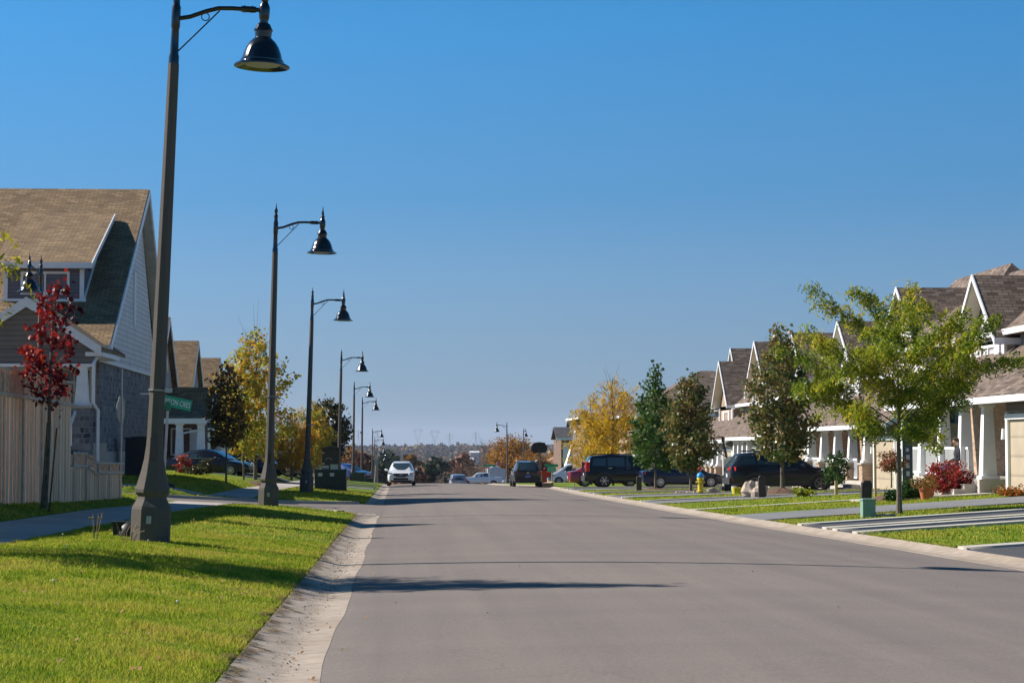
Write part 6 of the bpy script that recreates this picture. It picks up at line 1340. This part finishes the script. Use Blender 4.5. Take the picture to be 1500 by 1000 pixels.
# utility boxes
M_BOXG = plain('utility_green', (.018, .035, .028), .45, .1, var=.08); M_BOXL = plain('pale_utility_green', (.2, .32, .24), .5, var=.08)
def util(label, px, D, w_px, h_px, mat, depth=1.2, lid=.05, name='utility_box', extra=None, rz=0):
    x = X(px, D, 705); s = D/3000; w_ = w_px*s; h = h_px*s; t = thing(name, label, 'utility box', (x, D, G(x, D)), rz)
    MB().box(-w_/2, w_/2, 0, depth, -.1, h-lid-.02).box(-w_*.01, w_*.01, -.01, 0, .1, h-.2).build('cabinet', mat, t, bevel=.02); MB().box(-w_/2-.02, w_/2+.02, -.03, depth+.03, h-lid-.02, h).build('lid', mat, t, bevel=.02)
    if extra: extra(t, w_, h)
    return t
def lbls(t, w_, h):
    for q in (-.32, .05): MB().box(w_*q-.1, w_*q+.1, -.02, 0, h-.32, h-.16).build('warning_label', plain('pale_label', (.5, .52, .52), .6), t)
    MB().box(-w_*.2, w_*.1, -.015, 0, .15, .22).build('vent', M_TRIMB, t)
util('large dark green utility box on the grass in front of the mailbox kiosk', 484, 97, 46, 30, M_BOXG, 1.3, extra=lbls); util('small green utility box beside the fifth lamp post', 525, 165, 18, 13, M_BOXG, 1.0); util('low dark utility box far left of the white SUV', 541, 172, 12, 6, M_BOXG, .8)
util('pale green utility pedestal on the right lawn in front of the brown bollard', 1273, 46, 19, 28, M_BOXL, .28, .03, 'utility_pedestal')
def kiosk():
    D = 104; x = X(484, D, 700); s = D/3000; t = thing('mailbox_kiosk', 'dark community mailbox kiosk with pale notices behind the large green utility box', 'mailbox kiosk', (x, D, G(x, D))); w_, h = 25*s, 60*s
    m = plain('dark_brown_kiosk', (.03, .024, .022), .6); MB().box(-w_/2, w_/2, 0, .5, .1, h-.12).build('cabinet', m, t, bevel=.02)
    MB().poly([(-w_/2-.06, -.08, h-.12), (w_/2+.06, -.08, h-.12), (w_/2+.06, -.08, h-.05), (0, -.08, h+.06), (-w_/2-.06, -.08, h-.05)], 5, (0, .66, 0)).build('roof', m, t)
    pl = plain('pale_notice', (.3, .34, .38), .6)
    for (a, b, c, d) in ((.0, .38, .66, 1.05), (-.42, -.08, .86, .99), (-.42, -.28, 1.05, 1.12), (-.42, -.3, 1.6, 1.66)): MB().box(a, b, -.015, 0, c+.15, d+.15).build('notice', pl, t)
    MB().tube([(.1*math.cos(a)*1.6-.08, -.02, 1.4+.12*math.sin(a)) for a in np.linspace(0, math.pi, 9)], .012, 5).build('arch_mark', pl, t)
kiosk()
# brown bollards / cable pedestals
M_BRN = plain('brown_plastic', (.035, .024, .018), .55, var=.1)
def bollard(label, px, D, top_py, w_=.2, tilt=0):
    x = X(px, D, 715); t = thing('cable_pedestal', label, 'bollard', (x, D, G(x, D)), group='brown cable pedestals'); h = Z(top_py, D)-t.location.z; t.rotation_euler = (0, R(tilt), 0)
    MB().poly([(-w_/2, -.08, -.1), (w_/2, -.08, -.1), (w_/2, -.08, h-.06), (w_*.3, -.08, h), (-w_*.3, -.08, h), (-w_/2, -.08, h-.06)], 6, (0, .16, 0)).build('housing', M_BRN, t, bevel=.015)
    MB().box(-w_*.3, w_*.3, -.095, -.08, .1, h-.14).build('front_panel', plain('brown_panel', (.05, .036, .03), .5), t)
bollard('brown cable pedestal behind the pale green utility pedestal', 1268, 47.5, 704, .24, 1.5); bollard('brown cable pedestal in front of the large boulder', 1116, 72, 697, .25); bollard('brown cable pedestal in front of the large black SUV', 936, 103, 697.5, .26)
# wooden stake
x = X(1225, 70, 710); t = thing('wooden_stake', 'short pale wooden stake in front of the small round-headed shrub', 'stake', (x, 70, G(x, 70))); MB().box(-.05, .05, -.04, .04, -.1, .5).add([], []).build('stake', plain('pale_timber', (.5, .36, .2), .8), t)
for i, (px, D, py, lb) in enumerate(((1282, 61.5, 616, 'pale timber post standing left of the tan garage behind the locust'), (1318.5, 47.2, 657, 'pale timber stake tied behind the large locust trunk'))):
    x = X(px, D, 700); t = thing('wooden_stake', lb, 'stake', (x, D, G(x, D))); MB().box(-.035, .035, -.03, .03, -.1, Z(py, D)-t.location.z).build('stake', plain('pale_timber', (.5, .36, .2), .8), t)
# hydrant
def hydrant():
    D = 88; x = X(1026, D, 705); t = thing('fire_hydrant', 'yellow fire hydrant with a blue cap on the right verge', 'fire hydrant', (x, D, G(x, D)-.02)); y_ = plain('hydrant_yellow', (.7, .55, .03), .45); b_ = plain('hydrant_blue', (.02, .28, .6), .4)
    MB().lathe([(.17, 0), (.17, .06), (.12, .08)], 14).build('base_flange', M_TRIMB, t); MB().lathe([(.115, .06), (.115, .12), (.14, .13), (.14, .16), (.115, .18), (.12, .6), (.15, .63), (.15, .7), (.13, .74)], 16).build('barrel', y_, t, smooth=True)
    MB().lathe([(.155, .72), (.16, .76), (.15, .84), (.1, .9), (.05, .92), (.05, .96), (.01, .97)], 16).build('cap', b_, t, smooth=True)
    mb = MB(); mb.tube([(0, -.1, .52), (0, -.2, .52)], .075, 12); mb.tube([(0, -.2, .52), (0, -.24, .52)], .035, 6); mb.build('front_outlet', y_, t); MB().lathe([(.095, -.01), (.095, .015)], 12).build('outlet_ring', M_TRIMB, t).matrix_world = Matrix.Translation((0, -.14, .52)) @ Matrix.Rotation(R(90), 4, 'X')
    for s in (-1, 1): MB().tube([(s*.1, 0, .52), (s*.19, 0, .52)], .05, 10).build('side_outlet', y_, t)
    # red marker ring standing above
    MB().tube([(.0, .1, .9), (.0, .1, 1.0)], .01, 5).tube([(.07*math.cos(a), .1, 1.08+.07*math.sin(a)) for a in np.linspace(0, 6.283, 15)], .018, 6).build('marker_ring', plain('marker_red', (.6, .02, .03), .5), t)
hydrant()
# boulders
M_ROCK = plain('granite', (.42, .34, .27), .9, var=.35, scale=4, bump=.6)
def boulder(label, px, D, w_px, h_px, seed):
    x = X(px, D, 715); s = D/3000; o = MB().blob((0, 0, h_px*s*.35), w_px*s*.5, seed, 14, .3, (1, .8, h_px/w_px*1.3)).build('boulder', M_ROCK, uv=False); o.location = (x, D, G(x, D)); tag(o, label, 'boulder', 'boulders on the right lawn')
boulder('large pale boulder behind the brown cable pedestal', 1107, 73.5, 34, 23, 3); boulder('low brown boulder right of the fire hydrant', 1044, 88, 23, 8, 5)
M_ROCKS = M_ROCK
mb = MB()
for k in range(7): px = 994+k*5; x = X(px, 88.5, 721); o = MB().blob((0, 0, .05), .1, k, 7, .2, (1, .8, .7)).build('edging_stone', M_ROCK, uv=False); o.location = (x, 89, G(x, 89)); tag(o, 'small edging stone in the row at the foot of the bronze-green maple', 'stone', 'edging stones under the bronze-green maple')
for k in range(5): x = X(1278+k*9, 45.5, 747); o = MB().blob((0, 0, .02), .12, k+9, 7, .2, (1.2, .8, .35)).build('edging_stone', M_ROCK, uv=False); o.location = (x, 46.2, G(x, 46.2)); tag(o, 'flat edging stone in the row between the green pedestal and the locust trunk', 'stone', 'flat stones at the foot of the locust')
# walkway to the near porch
struct(ystrip('walkway', fr(13.2, 16.6, .6), lambda x: 56.2+.25*(16.6-x), lambda x: 58.6+.25*(16.6-x), 2, M_CONCW, .05))
# basketball hoops
def hoop(label, px, D, top, bot, w_px, ground_py, rz=0):
    x = X(px, D, 690); s = D/3000; t = thing('basketball_hoop', label, 'basketball hoop', (x, D, G(x, D)), rz); z0 = t.location.z; zt, zb = Z(top, D)-z0, Z(bot, D)-z0; hw = w_px*s/2; h = zt-zb
    pts = [(-hw*.75, 0, zb), (hw*.75, 0, zb), (hw, 0, zb+h*.3), (hw*.97, 0, zb+h*.62), (hw*.6, 0, zb+h*.93), (0, 0, zt), (-hw*.6, 0, zb+h*.93), (-hw*.97, 0, zb+h*.62), (-hw, 0, zb+h*.3)]
    MB().poly(pts, 9, (0, .05, 0)).build('backboard', M_TRIMB, t)
    mb = MB(); mb.tube([(.15, -.5, .2), (0, -.12, zb+.1)], .05, 8); mb.tube([(0, -.12, zb-.2), (-hw*.35, -.02, zb+h*.7)], .015, 5); mb.tube([(0, -.12, zb-.2), (hw*.35, -.02, zb+h*.7)], .015, 5); mb.tube([(0, -.12, zb-.2), (0, -.05, zb+h*.55)], .03, 6); mb.build('pole', plain('dark_grey_pole', (.1, .1, .11), .4, .5), t)
    MB().box(-.3, .5, -.9, -.2, 0, .2).build('base', M_TRIMB, t)
    MB().tube([(.22*math.cos(a), .3+.22*math.sin(a), zb+.15) for a in np.linspace(0, 6.283, 17)], .012, 5, False).build('rim', plain('rim_orange', (.6, .12, .03), .5), t)
hoop('basketball hoop with a fan-shaped black backboard seen from behind, right of the dark charcoal SUV', 790, 139, 647, 663, 24, 712)
def hoop2():
    D = 95; t = thing('basketball_hoop', 'black-framed basketball hoop with an arm leaning right, left of the parked navy crossover', 'basketball hoop', (X(1071, D, 700), D, G(15.8, D))); O = Vector(t.location)
    P = lambda px, py, d=D: at(px, py, d)-O
    MB().tube([P(1071, 712), P(1066, 676), P(1058, 640)], .06, 8).build('pole', M_BLACKM, t)
    mb = MB(); c = [P(1045, 641), P(1060, 640), P(1062, 660), P(1050, 660)]
    for i in range(4): mb.tube([c[i], c[(i+1) % 4]], .03, 5)
    for a, b in ((0, 2), (1, 3)): mb.tube([c[a], c[b]], .018, 5)
    mb.tube([P(1060, 645), P(1066, 678)], .03, 5); mb.tube([P(1050, 660), P(1065, 670)], .025, 5); mb.build('board_frame', M_BLACKM, t)
    mb = MB(); mb.tube([P(1044, 646)+Vector((.25*math.cos(a), .25*math.sin(a), 0)) for a in np.linspace(0, 6.283, 13)], .015, 5, False)
    for k in range(8): a = k*.785; q = P(1044, 646); mb.tube([q+Vector((.25*math.cos(a), .25*math.sin(a), 0)), q+Vector((.14*math.cos(a+.4), .14*math.sin(a+.4), -.5))], .008, 4)
    mb.build('rim', M_BLACKM, t); MB().box(-.5, .3, -.4, .4, 0, .18).build('base', M_TRIMB, t)
hoop2()
# bins, bucket, satellite-like white panel, toys
M_REDP = plain('red_plastic', (.5, .02, .015), .5)
def simple(name, label, cat, px, D, parts, rz=0, grp=None):
    x = X(px, D, 705); t = thing(name, label, cat, (x, D, G(x, D)), rz, grp)
    for nm, mat, mb in parts: mb.build(nm, mat, t, bevel=.01)
    return t
simple('wheelie_bin', 'bright red bin right of the dark charcoal SUV', 'bin', 799, 146, [('body', M_REDP, MB().frus((0, 0), (.5, .5), (.62, .6), .1, 1.0)), ('lid', plain('dark_red_lid', (.16, .01, .01), .5), MB().frus((0, 0), (.66, .66), (.6, .6), 1.0, 1.1))])
simple('wheelie_bin', 'dark red bin behind the bright red bin', 'bin', 803.5, 149, [('body', plain('dark_red_bin', (.2, .01, .012), .5), MB().frus((0, 0), (.5, .5), (.62, .6), .1, 1.1)), ('lid', plain('dark_red_lid', (.16, .01, .01), .5), MB().frus((0, 0), (.66, .66), (.6, .6), 1.1, 1.2))])
simple('cardboard_box', 'tipped tan cardboard sheet by the kerb under the green street name sign', 'cardboard', 799, 136, [('sheet', plain('cardboard', (.5, .36, .24), .9), MB().obox((0, 0, .16), (1.0, .5, .22), (.1, -.18, .2)))])
simple('blue_bin', 'small blue-topped pail on the cardboard by the green street name sign', 'pail', 804, 137, [('pail', plain('pail_white', (.6, .6, .58), .5), MB().lathe([(.09, .25), (.12, .45)], 12)), ('lid', plain('pail_blue', (.03, .25, .5), .4), MB().lathe([(.13, .45), (.12, .52), (.03, .55)], 12))])
simple('bucket', 'yellow bucket by the rear wheel of the navy crossover', 'bucket', 1079, 82, [('bucket', plain('bucket_yellow', (.65, .5, .03), .5), MB().lathe([(.16, .0), (.2, .28), (.17, .28), (.15, .1)], 14).box(-.1, .35, -.1, .1, 0, .16))])
simple('white_pail', 'small white and green pail left of the yellow bucket', 'pail', 1075, 82.5, [('pail', plain('pail_white', (.6, .6, .58), .5), MB().lathe([(.08, .05), (.11, .32), (.02, .33)], 12)), ('band', plain('pail_green', (.05, .35, .12), .5), MB().lathe([(.112, .1), (.118, .2)], 12))])
simple('round_table_top', 'round white table top standing on edge left of the navy crossover', 'table top', 1071, 92, [('disc', M_WHITEP, MB().disc((0, 0, 1.25), .34, 'y', 24, .06)), ('stand', M_TRIMB, MB().box(-.3, .3, 0, .08, 0, 1.0))])
simple('patio_chair', 'black slung patio chair on the porch beside the tan garage behind the locust', 'chair', 1277, 84.6, [('seat', M_TRIMB, MB().box(-.25, .25, -.25, .25, .78, .83)), ('backrest', M_TRIMB, MB().obox((.22, 0, 1.12), (.05, .5, .7), (0, .25, 0))), ('frame', M_TRIMB, MB().box(-.25, -.21, -.25, -.21, .35, 1.0).box(-.25, -.21, .21, .25, .35, 1.0).box(.21, .25, -.25, -.21, .35, .8).box(.21, .25, .21, .25, .35, .8))])
simple('banner_sign', 'tall narrow blue-grey banner leaning between the near townhouses', 'banner', 1330, 62, [('banner', plain('banner_blue', (.03, .055, .08), .6), MB().box(-.16, .16, 0, .04, .3, 1.9)), ('lettering_marks', plain('banner_marks', (.4, .45, .48), .6), MB().box(-.05, .06, -.01, 0, .6, .75).box(-.06, .05, -.01, 0, .85, 1.0).box(-.05, .06, -.01, 0, 1.1, 1.25).box(-.06, .04, -.01, 0, 1.35, 1.45))])
# seated person on the near porch
def person():
    D = 60.2; x = X(1404, D, 660); gz = G(17, 60)+.27; t = thing('person', 'person in a dark jacket and blue jeans sitting on the porch behind the white railing', 'person', (x, D, gz), R(180))
    # +x local faces the road (world -x); joints in metres
    J = {'pel': (0, 0, .52), 'sp1': (.0, 0, .72), 'ch': (.03, 0, .95), 'nk': (.06, 0, 1.1), 'hd0': (.09, 0, 1.17), 'hd1': (.105, 0, 1.27), 'hd2': (.1, 0, 1.345)}
    for s, k in ((1, 'l'), (-1, 'r')):
        J.update({k+'hip': (.03, s*.1, .5), k+'kn': (.45, s*.13, .52), k+'an': (.43, s*.13, .1), k+'to': (.6, s*.14, .04), k+'sh': (.03, s*.18, 1.0), k+'el': (.02, s*.24, .74), k+'wr': (.25, s*.17, .66)})
    E = [('pel', 'sp1'), ('sp1', 'ch'), ('ch', 'nk'), ('nk', 'hd0'), ('hd0', 'hd1'), ('hd1', 'hd2')]
    for k in 'lr': E += [('pel', k+'hip'), (k+'hip', k+'kn'), (k+'kn', k+'an'), (k+'an', k+'to'), ('ch', k+'sh'), (k+'sh', k+'el'), (k+'el', k+'wr')]
    RAD = {'pel': .15, 'sp1': .14, 'ch': .16, 'nk': .055, 'hd0': .07, 'hd1': .095, 'hd2': .07, 'hip': .1, 'kn': .065, 'an': .045, 'to': .035, 'sh': .075, 'el': .055, 'wr': .038}
    for k in 'lr':
        for f in range(5):   # palm root to five fingers
            w0 = Vector(J[k+'wr']); sgn = 1 if k == 'l' else -1; ln = (.07, .085, .09, .085, .07)[f]; o = (f-2)*.018
            if f == 0: a = w0+Vector((.04, -sgn*.04, .0)); b = a+Vector((.03, -sgn*.02, -.02))
            else: a = w0+Vector((.075, o, 0)); b = a+Vector((ln*.6, o*.3, -.04))
            J[k+'f%da' % f] = tuple(a); J[k+'f%db' % f] = tuple(b); E += [(k+'wr', k+'f%da' % f), (k+'f%da' % f, k+'f%db' % f)]; RAD['f%da' % f] = .011; RAD['f%db' % f] = .008
    names = list(J); me = bpy.data.meshes.new('body'); me.from_pydata([J[n] for n in names], [(names.index(a), names.index(b)) for a, b in E], []); o = bpy.data.objects.new('body', me); COL.objects.link(o)
    sk = o.modifiers.new('skin', 'SKIN'); o.modifiers.new('sub', 'SUBSURF').levels = 1
    for i, n in enumerate(names):
        k = n if n in RAD else n[1:]; r_ = RAD[k]; me.skin_vertices[0].data[i].radius = (r_, r_*(.8 if n in ('ch', 'sp1') else 1))
    me.skin_vertices[0].data[names.index('pel')].use_root = True
    dg = bpy.context.evaluated_depsgraph_get(); m2 = bpy.data.meshes.new_from_object(o.evaluated_get(dg)); bpy.data.objects.remove(o)
    b = bpy.data.objects.new('body', m2); COL.objects.link(b); b.parent = t; m2.materials.clear()
    sk_, jk, jn = plain('skin', (.5, .3, .2), .6), plain('dark_jacket', (.012, .014, .02), .8), plain('blue_jeans', (.03, .09, .25), .85)
    for m in (sk_, jk, jn): m2.materials.append(m)
    for p in m2.polygons:
        c = p.center; p.use_smooth = True
        if c.z > 1.12 or (c.x > .24 and c.z > .58 and abs(c.y) > .08): p.material_index = 0
        elif c.z > .56 and c.x < .3: p.material_index = 1
        else: p.material_index = 2
    MB().blob((.085, 0, 1.315), .105, 4, 10, .06, (1, .85, .8)).build('hair', plain('brown_hair', (.05, .025, .012), .9), t, smooth=True)
    mb = MB(); mb.obox((.2, 0, 1.24), (.04, .03, .045)); mb.build('nose', sk_, t)
    for s in (-1, 1): MB().blob((.19, s*.035, 1.265), .012, 1, 6, 0).build('eye', M_TRIMB, t)
    MB().obox((.195, 0, 1.195), (.02, .05, .01)).build('mouth', plain('lips', (.35, .1, .09), .6), t)
    c = thing('porch_chair', 'dark chair the porch sitter is seated on', 'chair', (x, D, gz), R(180)); MB().box(-.28, .25, -.27, .27, .36, .41).build('seat', M_TRIMB, c); MB().obox((-.29, 0, .72), (.04, .5, .6), (0, -.12, 0)).build('backrest', M_TRIMB, c)
    for a in (-.26, .22):
        for q in (-.25, .22): MB().box(a, a+.03, q, q+.03, 0, .36).build('leg', M_TRIMB, c)
person()

# ------------------------------------------------------------------ far country: valley woods, ridge, farm buildings, pylons
LF_FAR = leafmat('far_autumn_canopy', [(.02, .045, .015), (.09, .05, .03), (.24, .11, .02), (.11, .06, .045), (.025, .05, .025), (.34, .18, .025), (.07, .045, .03), (.03, .055, .02), (.025, .045, .03)], .1, .8, .006)
LF_CON = leafmat('far_conifers', [(.01, .025, .018), (.02, .045, .025)], .1, .8, .02)
def canopy(name, label, n, yr_, xr_, hr, mat, seed, per=26, pw=1.0, sel=None):
    r = np.random.RandomState(seed); y = yr_[0]+(yr_[1]-yr_[0])*r.rand(n)**pw; x = (xr_[0]+(xr_[1]-xr_[0])*r.rand(n))*y
    if sel is not None: k = sel(x, y, r); x, y = x[k], y[k]
    n = len(x); h = hr[0]+(hr[1]-hr[0])*r.rand(n); z = g(x, y); rad = h*(.36+.15*r.rand(n))
    C = np.stack([x, y, z+h*.58], 1)[:, None, :]; d = r.randn(n, per, 3); d /= np.linalg.norm(d, axis=2)[..., None]; d *= (.55+.45*r.rand(n, per, 1))
    P = C+d*np.stack([rad, rad, h*.45], 1)[:, None, :]; s = rad[:, None, None]*.36*(.6+.8*r.rand(n, per, 1))
    a = r.randn(n, per, 3); a /= np.linalg.norm(a, axis=2)[..., None]; b = np.cross(a, r.randn(n, per, 3)); b /= np.linalg.norm(b, axis=2)[..., None]
    # every crown keeps one colour: its tufts hang on a common stem, forming one island
    Q = np.stack([P-a*s, P+b*s, P+a*s, P-b*s], 2)      # n, per, 4, 3
    nv = per*4+1; V = np.concatenate([Q.reshape(n, per*4, 3), (C[:, 0]-np.array([0, 0, 1])*0)[:, None, :]], 1)
    base = (np.arange(n)*nv)[:, None, None]; q = (np.arange(per)*4)[None, :, None]
    F1 = base+q+np.array([0, 1, 2])[None, None]; F2 = base+q+np.array([0, 2, 3])[None, None]; F3 = base+q+np.array([0, 1, 0])[None, None]; F3[:, :, 2] = base[:, :, 0]+per*4
    o = np_mesh(name, V.reshape(-1, 3), np.concatenate([F1.reshape(-1, 3), F2.reshape(-1, 3)] + ([F3.reshape(-1, 3)])), mat); return tag(o, label, 'woods', kind='stuff')
canopy('far_woods', 'autumn woods of orange, brown and green crowns on the far hillside', 6500, (1400, 4000), (-.10, .22), (12, 22), LF_FAR, 3, 22, .9)
canopy('conifer_belt', 'dark blue-green belt of conifers along the upper far hillside', 2600, (3350, 4050), (-.10, .22), (10, 16), LF_CON, 4, 18)
canopy('ridge_trees', 'thin line of trees along the far ridge', 300, (4300, 4700), (-.10, .22), (5, 12), LF_FAR, 5, 18)
LF_RUS = leafmat('russet_canopy', [(.10, .04, .03), (.16, .07, .045), (.24, .1, .05), (.12, .06, .05)], .2, .7, .3); LF_DKF = leafmat('dark_green_canopy', [(.015, .03, .015), (.03, .05, .02), (.05, .07, .025)], .2, .7, .3); LF_ORA = leafmat('orange_canopy', [(.25, .11, .02), (.38, .18, .03), (.2, .13, .03)], .3, .7, .3); LF_GRY = leafmat('bare_grey_brush', [(.16, .12, .09), (.24, .19, .14), (.12, .1, .08)], .2, .8, .3)
for (px, D, tp, r_px, lf, nm, lb, sd) in ((533, 420, 668, 15, LF_RUS, 'far_tree', 'russet tree at the left end of the valley trees beyond the crest', 1), (556, 430, 682, 13, LF_DKF, 'far_tree', 'dark green tree just left of the white SUV', 2), (608, 400, 690, 14, LF_RUS, 'far_tree', 'russet bush just right of the white SUV', 3), (628, 420, 683, 15, LF_DKF, 'far_tree', 'dark green tree with a tall crown right of the white SUV', 4), (640, 520, 676, 18, LF_DKF, 'far_tree', 'broad dark tree behind the russet bushes', 5), (655, 410, 697, 12, LF_GRY, 'far_tree', 'pale grey brush left of the blue-grey minivan', 6), (600, 560, 672, 22, LF_ORA, 'far_tree', 'orange-brown tree behind the roof of the white SUV', 7),
        (676, 600, 668, 24, LF_RUS, 'far_tree', 'russet tree above the blue-grey minivan', 8), (570, 620, 664, 20, LF_DKF, 'far_tree', 'muted green tree above the white SUV on the left', 9), (515, 640, 662, 22, LF_ORA, 'far_tree', 'orange tree between the fourth and fifth lamp posts', 10), (810, 520, 668, 18, LF_ORA, 'far_tree', 'orange tree below the low brown roof on the right', 11), (735, 440, 662, 20, LF_ORA, 'far_tree', 'orange tree behind the stop sign', 12)):
    x = X(px, D, 690); s = D/3000; z0 = G(x, D); H = Z(tp, D)-z0
    if H < 2: continue
    tree(nm, lb, 'tree', 0, 0, 0, 0, 0, r_px*s, lf, M_TRUNKD, nleaf=2600, lsize=.012*D/3, seed=sd+200, shape='round', nb=30, loc=(x, D, z0), H=H, crown_z=min(H*.3, 4), bark_r=.2, spread=.35)
tree('orange_tree', 'large orange-brown tree behind the arm-left lamp post', 'tree', 0, 0, 0, 0, 0, 3.6, leafmat('orange_brown_leaves', [(.18, .07, .02), (.34, .15, .03), (.4, .22, .04), (.2, .12, .03)], .4, .6, .5), M_TRUNKD, nleaf=11000, lsize=.22, seed=81, shape='round', nb=44, loc=(X(750, 305), 305, G(17, 305)), H=Z(640, 305)-G(17, 305), crown_z=1.6, bark_r=.12, spread=.3, bare=8)
tree('orange_tree', 'smaller yellow-brown tree left of the basketball backboard', 'tree', 0, 0, 0, 0, 0, 2.6, MATS['orange_brown_leaves'], M_TRUNKD, nleaf=7000, lsize=.22, seed=82, shape='round', nb=34, loc=(X(781, 300), 300, G(19, 300)), H=Z(660, 300)-G(19, 300), crown_z=1.2, bark_r=.12, spread=.3)
tree('bare_tree', 'bare reddish-grey tree left of the stop sign beyond the crest', 'tree', 0, 0, 0, 0, 0, 4.6, LF_GRY, plain('reddish_twigs', (.16, .09, .06), .9), nleaf=700, lsize=.12, seed=83, shape='round', nb=60, loc=(X(710, 330), 330, G(14, 330)), H=Z(648, 330)-G(14, 330), crown_z=2.2, bark_r=.12, spread=.3, bare=26)
tree('bare_tree', 'second bare tree right behind the white pickup', 'tree', 0, 0, 0, 0, 0, 3.6, LF_RUS, plain('reddish_twigs', (.16, .09, .06), .9), nleaf=1200, lsize=.14, seed=84, shape='round', nb=50, loc=(X(688, 345), 345, G(12, 345)), H=Z(668, 345)-G(12, 345), crown_z=2, bark_r=.1, spread=.3, bare=16)
def barn(label, px, py, D, w_px, h_px):
    x = X(px, D, py); z = at(px, py, D).z; s = D/3000; w_ = w_px*s; h = h_px*s; t = thing('farm_building', label, 'barn', (x, D, z)); gd = G(x, D)-z
    MB().box(-w_/2, w_/2, -5, 5, gd-1, h*.5).build('wall', M_WHITE, t); gable_prism(MB(), -w_/2-.4, w_/2+.4, -5.5, 5.5, h*.5, h, 'x').build('roof', M_WHITE, t)
barn('lower of two white farm roofs in the far woods', 683, 676, 1500, 20, 6); barn('upper of two white farm roofs in the far woods', 695, 665, 2300, 13, 5); barn('small white farmhouse roof just left of the bare tree', 671, 673, 1650, 7, 4)
M_LAT = plain('lattice_steel', (.2, .22, .24), .6, .3)
def pylon(label, px, top, D, kind):
    x = X(px, D, 640); z0 = G(x, D); H = Z(top, D)-z0; t = thing('pylon', label, 'pylon', (x, D, z0), group='power pylons on the ridge'); mb = MB(); q = .3
    if kind == 'V':
        w_ = H*.17
        for s in (-1, 1):
            mb.tube([(s*1.2, 0, 0), (0, 0, H*.38)], q, 4); mb.tube([(0, 0, H*.38), (s*w_, 0, H*.86), (s*w_, 0, H)], q, 4); mb.tube([(0, 0, H*.5), (s*w_*.75, 0, H)], q*.7, 4)
        mb.tube([(-w_*1.5, 0, H*.93), (w_*1.5, 0, H*.93)], q, 4); mb.tube([(-w_, 0, H), (w_, 0, H)], q*.8, 4)
    else:
        for s in (-1, 1): mb.tube([(s*H*.11, 0, 0), (s*.6, 0, H*.65), (0, 0, H)], q, 4)
        for u, w_ in ((.68, .2), (.8, .24), (.9, .16)): mb.tube([(-H*w_, 0, H*u), (H*w_, 0, H*u)], q*.8, 4)
        for u in (.15, .35, .5): mb.tube([(-H*.1*(1-u), 0, H*u), (H*.1*(1-u), 0, H*(u+.12))], q*.6, 4)
    mb.build('lattice', M_LAT, t)
for i, (px, tp, k, lb) in enumerate(((525, 628, 'T', 'pylon left of the fifth lamp post on the ridge'), (553, 628, 'T', 'pylon behind the row of far lamp posts on the ridge'), (612, 628, 'V', 'left of the two V-shaped pylons above the white SUV'), (637, 630, 'V', 'right of the two V-shaped pylons above the white SUV'), (658.5, 633, 'T', 'small slim pylon right of the V-shaped pair'), (697, 631, 'T', 'slim pylon above the bare tree'), (761, 638, 'T', 'faint pylon between the two right lamp posts'), (815, 626, 'V', 'V-shaped pylon beside the dark-roofed brick house'))):
    pylon(lb, px, tp, 4450, k)
# ------------------------------------------------------------------ haze
mb = MB().box(-4500, 4500, -900, 14500, -60, 130); me_o = mb.build('haze', None, uv=False); tag(me_o, 'pale autumn haze lying over the whole view', 'haze', kind='stuff')
m = bpy.data.materials.new('haze_volume'); m.use_nodes = True; nt = m.node_tree; nt.nodes.clear(); o_ = nt.nodes.new('ShaderNodeOutputMaterial'); v_ = nt.nodes.new('ShaderNodeVolumePrincipled')
v_.inputs['Color'].default_value = (.72, .8, 1, 1); v_.inputs['Density'].default_value = .000055; v_.inputs['Anisotropy'].default_value = .2; nt.links.new(v_.outputs[0], o_.inputs['Volume']); me_o.data.materials.append(m)
